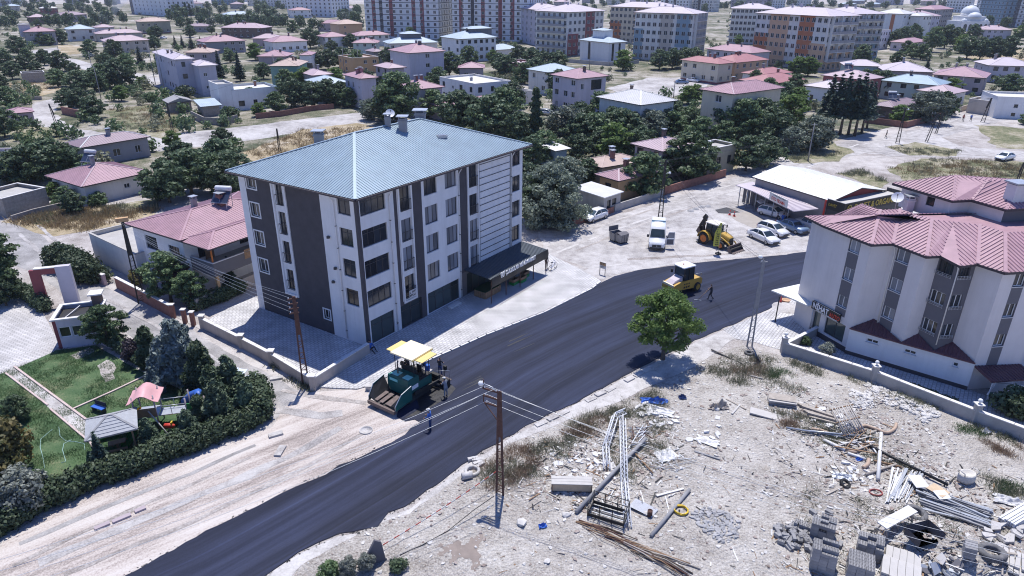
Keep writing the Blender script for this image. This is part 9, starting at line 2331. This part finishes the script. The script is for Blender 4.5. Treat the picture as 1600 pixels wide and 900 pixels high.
tq=thing("trestle","long white plank on a rough wooden trestle beside the dusty truck tyre","trestle",onlot(1388,836));q=onlot(1372,842)-tq.location;q2=onlot(1420,815)-tq.location
part(tq,"plank",M_tarp,"beam",q+Zv(1.0),q2+Zv(1.0),.62,.07)
d=(q2-q).normalized();n_=Vector((-d.y,d.x,0))
for u in(.08,.45,.9):
 for s in(-1,1):p=q.lerp(q2,u);part(tq,"leg",M_wood,"beam",p+n_*s*.12+Zv(.98),p+n_*s*.42,.07,.07)
for u in(.08,.9):p=q.lerp(q2,u);part(tq,"brace",M_wood,"beam",p+n_*.3+Zv(.4),p-n_*.3+Zv(.4),.05,.05)
part(tq,"brace",M_wood,"beam",q.lerp(q2,.08)+Zv(.45),q.lerp(q2,.5)+Zv(.9),.05,.05)
tr_=thing("wooden_trellis","rough wooden trellis of thin poles lying tilted among the pipes","trellis",onlot(1322,672),.35);M=Matrix.Translation((0,0,.75))@Matrix.Rotation(RAD(35),4,'X')
for x in(-.9,.9):part(tr_,"rail",M_wood,"tube",[M@Vector((x,-1.3,0)),M@Vector((x,1.4,0))],.06,6)
for y in(-.9,.1,1.1):part(tr_,"rail",M_woodb,"tube",[M@Vector((-1.1,y,.06)),M@Vector((1.1,y,.06))],.05,6)
for k in range(9):b=MB();x=-.8+k*.2;b.tube([M@Vector((x,-1.1,.1)),M@Vector((x+RL.uniform(-.1,.1),1.2,.1))],.035,5);b.build("slat",M_pale,tr_)
t=lthing("beam_pile","pile of long grey weathered beams above the bare slope","beams",(1280,650),0);O=t.location.copy()
for k in range(7):a=onlot(1246+k*3,632+k*3.5);c=onlot(1300+k*2.5,652+k*2.2);part(t,"beam",M_wood,"beam",a-O+Zv(.1+.08*(k%3)),c-O+Zv(.1+.08*(k%3)),.18,.14)
t=lthing("board_stack","stack of pale grey boards at the upper edge of the debris","boards",(1221,630),-.2)
for k in range(6):part(t,"board",M_wood if k%2 else M_pale,"box",-1.0,1.0,-.45,.45,0,.06,0,at_=((RL.uniform(-.1,.1),RL.uniform(-.1,.1),.05+k*.075),RL.uniform(-.12,.12)))
t=lthing("white_board","large tilted white board on the bare slope","board",(1196,649),-.38);part(t,"board",M_pale,"box",-1.15,1.15,-.42,.42,.05,.14,0,Matrix.Rotation(.08,4,'Y'))
for i,(px,rz,L_,m,lb)in enumerate([((1010,742),.9,1.2,M_wood,"grey plank right of the lattice mast"),((930,672),-.6,1.5,M_pale,"pale plank in the weeds behind the lattice truss"),((1047,770),.35,1.0,M_tarp,"white lath beside the yellow hose"),((1150,632),-.9,.9,M_wood,"leaning weathered plank near the globe-lamp pole"),((1135,558),-.9,1.6,M_tar,"dark bent sheet strip in the weeds by the walk"),((1150,640),.9,.8,M_pale,"white lath left of the large white board"),((1175,588),-.5,.9,M_pale,"pale plank in the dry weeds below the globe-lamp pole"),((1552,862),-.2,1.2,M_wood,"grey plank lying on the big tyre"),((1530,800),1.3,1.4,M_wood,"thin tree branch above the steel tubes"),((1310,764),.5,1.2,M_wood,"thin stick on the bare earth left of the white pipe"),((1378,842),1.0,.8,M_woodb,"broken batten under the white trestle"),((1105,712),-.5,.9,M_cpole,"thin rod on the bare earth")]):
 t=lthing("plank",lb,"plank",px,rz,"loose planks on the lot");part(t,"plank",m,"box",-L_,L_,-.07,.07,.02,.08,0)
ch=lthing("wooden_box","long tan wooden box lying on the rubble left of the lattice mast","box",(893,764),-.03)
part(ch,"carcass",M_ply,"box",-1.25,1.25,-.36,.36,.12,.66,0)
for k in range(3):part(ch,"lid_board",M_pale,"box",-1.32,1.30,-.40+k*.27,-.15+k*.27,.665,.71,0,at_=((0,0,0),RL.uniform(-.01,.01)))
for x in(-1.26,1.26):part(ch,"end_board",M_woodb,"box",x-.03,x+.03,-.39,.39,.08,.66,0)
cg=lthing("steel_cage","black rectangular steel cage frame at the foot of the lattice mast","cage",(950,806),-.42)
b=MB();b.box(-1.15,1.15,-.62,-.58,.1,.34,0);b.box(-1.15,1.15,.58,.62,.1,.34,0);b.box(-1.15,-1.11,-.58,.58,.1,.34,0);b.box(1.11,1.15,-.58,.58,.1,.34,0);b.build("skirt",M_black,cg)
for x in(-1.13,-.4,.4,1.13):
 for y in(-.6,.6):part(cg,"post",M_black,"beam",(x,y,0),(x,y,1.1),.05,.05)
for z in(.6,1.08):
 for y in(-.6,.6):part(cg,"rail",M_black,"beam",(-1.13,y,z),(1.13,y,z),.04,.04)
 for x in(-1.13,1.13):part(cg,"rail",M_black,"beam",(x,-.6,z),(x,.6,z),.04,.04)
for k in range(4):part(cg,"floor_bar",M_steel,"beam",(-1.1,-.5+k*.33,.12),(1.1,-.5+k*.33,.12),.05,.03)
def lattice(name,label,pts,w_,m):
 P=[onlot(*p[:2],p[2])for p in pts];t=thing(name,label,"lattice mast",P[0]);O=P[0]
 for a,c in zip(P[:-1],P[1:]):
  d=(c-a).normalized();s=d.cross(Zv(1)).normalized()*w_/2;u=Zv(w_)
  ch_=[s,-s,u*.8]
  for o in ch_:part(t,"chord",m,"tube",[a+o-O,c+o-O],.045,6)
  b=MB();n=max(3,int((c-a).length/.42))
  for i in range(n):
   p,q=a.lerp(c,i/n),a.lerp(c,(i+1)/n)
   for o1,o2 in((s,-s),(-s,u*.8),(u*.8,s)):b.beam(p+o1-O,q+o2-O,.03,.03)
  tag(b.build("lacing",m,t),kind='stuff')
 return t
lattice("lattice_mast","white lattice mast lying from the weeds down to the steel cage",[(981,826,.15),(975,760,.35),(972,662,.5)],.42,M_steelW)
lattice("lattice_mast","bent white lattice piece curving left of the longer mast",[(948,735,.15),(946,705,.4),(960,663,.7),(975,658,.8)],.42,M_steelW)
def crumple(name,label,cat,px,sx,sy,amp,m,rz=0.0,seed=0,n=12):
 t=lthing(name,label,cat,px,rz);b=MB();V=[];F=[]
 for i in range(n):
  for j in range(n):
   x,y=(i/(n-1)-.5),(j/(n-1)-.5);k=1+.35*MN.noise(Vector((x*4,y*4,seed)));
   V.append((x*sx*k,y*sy*k,.06+amp*abs(MN.noise(Vector((x*5+seed,y*5,2))))*1.8*(1.1-2*max(abs(x),abs(y))*.9)))
 for i in range(n-1):
  for j in range(n-1):a=i*n+j;F.append((a,a+n,a+n+1,a+1))
 b.mesh(V,F,0,False);b.build("sheet",m,t);return t
crumple("blue_tarpaulin","crumpled blue tarpaulin at the edge of the walk near the lone tree","tarpaulin",(1022,628),2.0,.8,.5,M_blueP,-.1,3)
crumple("white_sheeting","torn white sheeting spread below the blue tarpaulin","sheeting",(1030,642),2.2,.9,.25,M_tarp,-.5,5);crumple("white_sheeting","triangular white sheet on the bare earth right of the lattice mast","sheeting",(1040,712),1.5,1.2,.3,M_tarp,.4,8);crumple("white_sheeting","white torn sheet in the middle of the bare slope","sheeting",(1105,690),1.6,.8,.15,M_tarp,-.6,11);crumple("white_sheeting","white sheet over a lump right of the thin branch","sheeting",(1585,786),2.2,.9,.4,M_tarp,-.4,14);crumple("white_sheeting","white plastic bag caught in weeds below the boundary wall","sheeting",(1540,676),.7,.5,.5,M_tarp,.2,17);crumple("blue_rag","small blue rag on the track at the lower middle","rag",(848,823),.5,.35,.3,M_blueP,.3,20);crumple("blue_rag","small blue rag among the pipes","rag",(1342,719),.5,.3,.25,M_blueP,.2,21);crumple("blue_rag","dark blue rag below the walk near the lone tree","rag",(1066,622),.6,.5,.5,M_denim,.2,23);crumple("grey_sacking","grey sacks beside the stack of boards","sacks",(1124,637),1.4,.7,.9,M_wood,.1,26);crumple("grey_sheet","grey metal sheet beside the small black tyre","sheet",(1315,745),1.2,.7,.2,M_steel,-.3,28)
sk=lthing("big_bag","whitish big bag with handles standing on the slope right of the scrap","big bag",(1508,752),.2)
b=MB();loft(b,[[(.55*s*cos(2*pi*k/12),.42*s*sin(2*pi*k/12),z)for k in range(12)]for s,z in((.9,0),(1.1,.25),(1.05,.55),(.95,.72),(.8,.68),(.6,.55))]);b.build("bag",mat("bag_canvas",(.58,.55,.50),.9,var=.15,vscale=3,bump=.5),sk)
for x in(-.45,.45):part(sk,"handle",M_pale,"tube",[(x,-.25,.65),(x*1.25,-.3,.9),(x*1.25,.2,.9),(x,.25,.65)],.04,5)
t=lthing("wheelbarrow_tray","grey sheet-metal tray with an open end on the raised earth","tray",(1440,845),.3)
b=MB()
for f in([(-.8,-.5,.2),(.8,-.5,.2),(.8,.5,.2),(-.8,.5,.2)],[(-.8,.5,.2),(.8,.5,.2),(.9,.6,.8),(-.9,.6,.8)],[(.8,-.5,.2),(.9,-.6,.8),(.9,.6,.8),(.8,.5,.2)],[(-.8,-.5,.2),(-.8,.5,.2),(-.9,.6,.8),(-.9,-.6,.8)]):b.face(f);b.face(f[::-1])
b.build("tray",M_slate,t)
t=lthing("yellow_hose","coil of yellow hose beside the shorter grey pole","hose",(1064,799))
P=[Vector((cos(a*.5)*(.42+.03*sin(a*1.7)),sin(a*.5)*(.40+.04*cos(a*1.3)),.05+.012*(a/6)))for a in range(60)];part(t,"coil",M_yelP,"tube",P,.035,6)
t=lthing("red_hose","coil of reddish hose at the foot of the white pipe","hose",(1368,771));P=[Vector((cos(a*.5)*.4,sin(a*.5)*.3,.05+.01*(a/6)))for a in range(40)];part(t,"coil",mat("dull_red_hose",(.32,.09,.08),.7),"tube",P,.04,6)
t=lthing("metal_drum","small rusty red tin beside the corrugated white sheet","tin",(1015,806));part(t,"tin",M_rust,"lathe",[(0,0),(.16,0),(.16,.42),(.13,.42),(.13,.38),(0,.38)],12)
t=lthing("corrugated_sheet","pale corrugated sheet lying behind the rusty tin","sheet",(1005,796),.9);b=MB();V=[];F=[]
for i in range(17):
 for j in range(2):V.append((-.45+.056*i,-.8+1.6*j,.12+.03*cos(i*pi)))
for i in range(16):a=i*2;F.append((a,a+2,a+3,a+1))
b.mesh(V,F,0);b.build("sheet",M_steelW,t)
t=lthing("twig_pile","long line of thin branches and rods dragged across the lower lot","branches",(960,840));O=t.location.copy()
for k in range(30):
 u=RL.uniform(0,.55);a=Vector((895,812)).lerp(Vector((1085,905)),u)+Vector((RL.uniform(-4,4),RL.uniform(-4,4)));c=Vector((895,812)).lerp(Vector((1095,905)),min(1,u+RL.uniform(.3,.6)))+Vector((RL.uniform(-16,16),RL.uniform(-10,10)))
 p,q=onlot(*a,.05),onlot(*c,.06);md=p.lerp(q,.5)+Vector((RL.uniform(-.2,.2),RL.uniform(-.2,.2),.12));part(t,"branch",RL.choice([M_trunk,M_woodb,M_wood,M_rust]),"tube",[p-O,md-O,q-O],RL.choice([.02,.03,.045]),5)
t=lthing("wire_tangle","tangle of thin pale wires and rods right of the lattice mast","wires",(1045,735));O=t.location.copy()
for k in range(14):p,q=onlot(1015+RL.uniform(0,70),722+RL.uniform(-8,14),.08),onlot(1015+RL.uniform(0,75),728+RL.uniform(-10,12),.12);part(t,"rod",RL.choice([M_steel,M_wood,M_steelW]),"tube",[p-O,q-O],.02,5)
t=lthing("scrap_heap","mixed heap of bent pipes and frames behind the longer mast","scrap",(1000,690));O=t.location.copy()
for k in range(22):p,q=onlot(975+RL.uniform(0,40),670+RL.uniform(0,35),RL.uniform(.05,.5)),onlot(975+RL.uniform(0,45),668+RL.uniform(0,35),RL.uniform(.05,.5));part(t,"bar",RL.choice([M_steelW,M_rust,M_wood,M_steel]),"beam",p-O,q-O,.05,.05)
t=lthing("scrap_heap","mixed heap of battens and pipes under the wooden trellis","scrap",(1340,690));O=t.location.copy()
for k in range(26):p,q=onlot(1295+RL.uniform(0,75),672+RL.uniform(0,35),RL.uniform(.04,.3)),onlot(1300+RL.uniform(0,85),672+RL.uniform(0,40),RL.uniform(.04,.3));part(t,"bar",RL.choice([M_pale,M_wood,M_wood,M_steelW,M_woodb]),"beam",p-O,q-O,RL.choice([.05,.09]),.05)
t=lthing("broken_concrete","heap of broken concrete slabs by the big tyre at the right edge","broken concrete",(1575,845));O=t.location.copy()
for k in range(16):
 p=onlot(1540+RL.uniform(0,60),822+RL.uniform(0,36),RL.uniform(.05,.3));b=MB();q=slab_shape(RL,RL.uniform(.3,.6));b.prism(q,-.07,.07,0);o=b.build("slab",M_pale if k%3 else M_conc,t,p-O,RL.uniform(0,6));o.rotation_euler=(RL.uniform(-.4,.4),RL.uniform(-.4,.4),RL.uniform(0,6))
t=lthing("broken_concrete","broken grey slabs and sheets at the bottom edge below the slab stacks","broken concrete",(1470,890));O=t.location.copy()
for k in range(14):
 p=onlot(1440+RL.uniform(0,55),872+RL.uniform(0,30),RL.uniform(.05,.25));b=MB();q=slab_shape(RL,RL.uniform(.25,.5));b.prism(q,-.05,.05,0);o=b.build("slab",RL.choice([M_steel,M_slate,M_pale]),t,p-O);o.rotation_euler=(RL.uniform(-.6,.6),RL.uniform(-.6,.6),RL.uniform(0,6))
t=lthing("leaning_slab","dark stone slab standing on edge in the shrubs by the road","slab",(590,880),.5);b=MB();b.prism([(-.5,0),(.1,-.0),(.55,.0),(.5,.12),(-.5,.12)],0,.1,0);V=[(-.9,0,0),(.5,0,0),(.35,.1,1.3),(.0,.12,1.55),(-.6,.08,.6)];b.face(V);b.face([(x,y+.14,z)for x,y,z in V[::-1]])
for i in range(5):p,q=V[i],V[(i+1)%5];b.face([p,(p[0],p[1]+.14,p[2]),(q[0],q[1]+.14,q[2]),q])
b.build("slab",M_slate,t)
# words for the trees of the town: kind, and the house they stand by
KIND={'oakA':'broad dark green tree','oakB':'round dark tree','oakC':'mid-green tree','oakD':'tall green tree','willow':'grey-green willow','bigwillow':'huge grey-green willow','green':'bright green tree','bushA':'low green bush','bushB':'low dark bush','poplar':'slender dark poplar','spruceA':'tall dark spruce','spruceB':'dark spruce','spruceT':'bare-stemmed tall spruce'}
def word_labels():
 hp=[]
 for t,short,c,W,D,h,ang,zr in HOUSES:
  x,y=to_px(c);hp.append((x,y,c,short))
 hp.append((640,330,C1+(pL+pR)/2,"charcoal and white block"))
 G_={}
 for t,key,px,h,adj in TREES:
  if t.get('label'):continue
  p=t.location;x,y=to_px(p)
  best=min(hp,key=lambda q:((q[2].x-p.x)**2+(q[2].y-p.y)**2))
  dx=x-best[0];dy=p.y-best[2].y
  if abs(dx)>25:rel="right of the" if dx>0 else "left of the"
  else:rel="behind the" if dy>0 else "in front of the"
  G_.setdefault((KIND[key],rel,best[3]),[]).append((x,t))
 ORD=["leftmost","second","third","fourth","fifth","sixth","seventh","eighth"]
 for(kd,rel,sh),L_ in G_.items():
  L_.sort(key=lambda q:q[0]);n=len(L_)
  for i,(x,t)in enumerate(L_):
   base="%s %s %s"%(kd,rel,sh)
   if n==1:t['label']=base
   elif n==2:t['label']=("left " if i==0 else "right ")+base
   else:t['label']=("leftmost " if i==0 else "rightmost " if i==n-1 else ORD[i]+" from left, ")+base
far=sorted([(to_px(t.location)[0],t)for t,*_ in HOUSES if(t.get('label')or '').startswith('tiny far')],key=lambda q:q[0])
by={}
for x,t in far:by.setdefault(t['label'],[]).append(t)
for lb,L_ in by.items():
 for i,t in enumerate(L_):t['label']=lb+", "+(["leftmost","second","third","fourth","fifth","sixth","seventh","eighth"][i]+" of its colour from left" if len(L_)>1 else "the only one")
word_labels()
bpy.context.view_layer.update()
# air
hz=MB();hz.box(-1620,1620,-160,2620,-1.0,52.0,0)
hm=bpy.data.materials.new("haze");hm.use_nodes=True;hn=hm.node_tree;hn.nodes.clear()
ho=hn.nodes.new('ShaderNodeOutputMaterial');hv_=hn.nodes.new('ShaderNodeVolumePrincipled')
hv_.inputs['Color'].default_value=(.82,.88,1.0,1);hv_.inputs['Density'].default_value=.00011;hv_.inputs['Anisotropy'].default_value=.2
hn.links.new(hv_.outputs[0],ho.inputs['Volume'])
tag(hz.build("haze",hm),kind='stuff')
sm=MB();q=at(181,38);sm.tube([Vector((q.x,q.y,4)),Vector((q.x+1,q.y,9)),Vector((q.x+5,q.y,15)),Vector((q.x+12,q.y+3,22))],[.6,2.2,4.2,5.5],10)
sm_=hm.copy();sm_.name="smoke";sm_.node_tree.nodes['Principled Volume'].inputs['Density'].default_value=.05
tag(sm.build("smoke",sm_),kind='stuff')
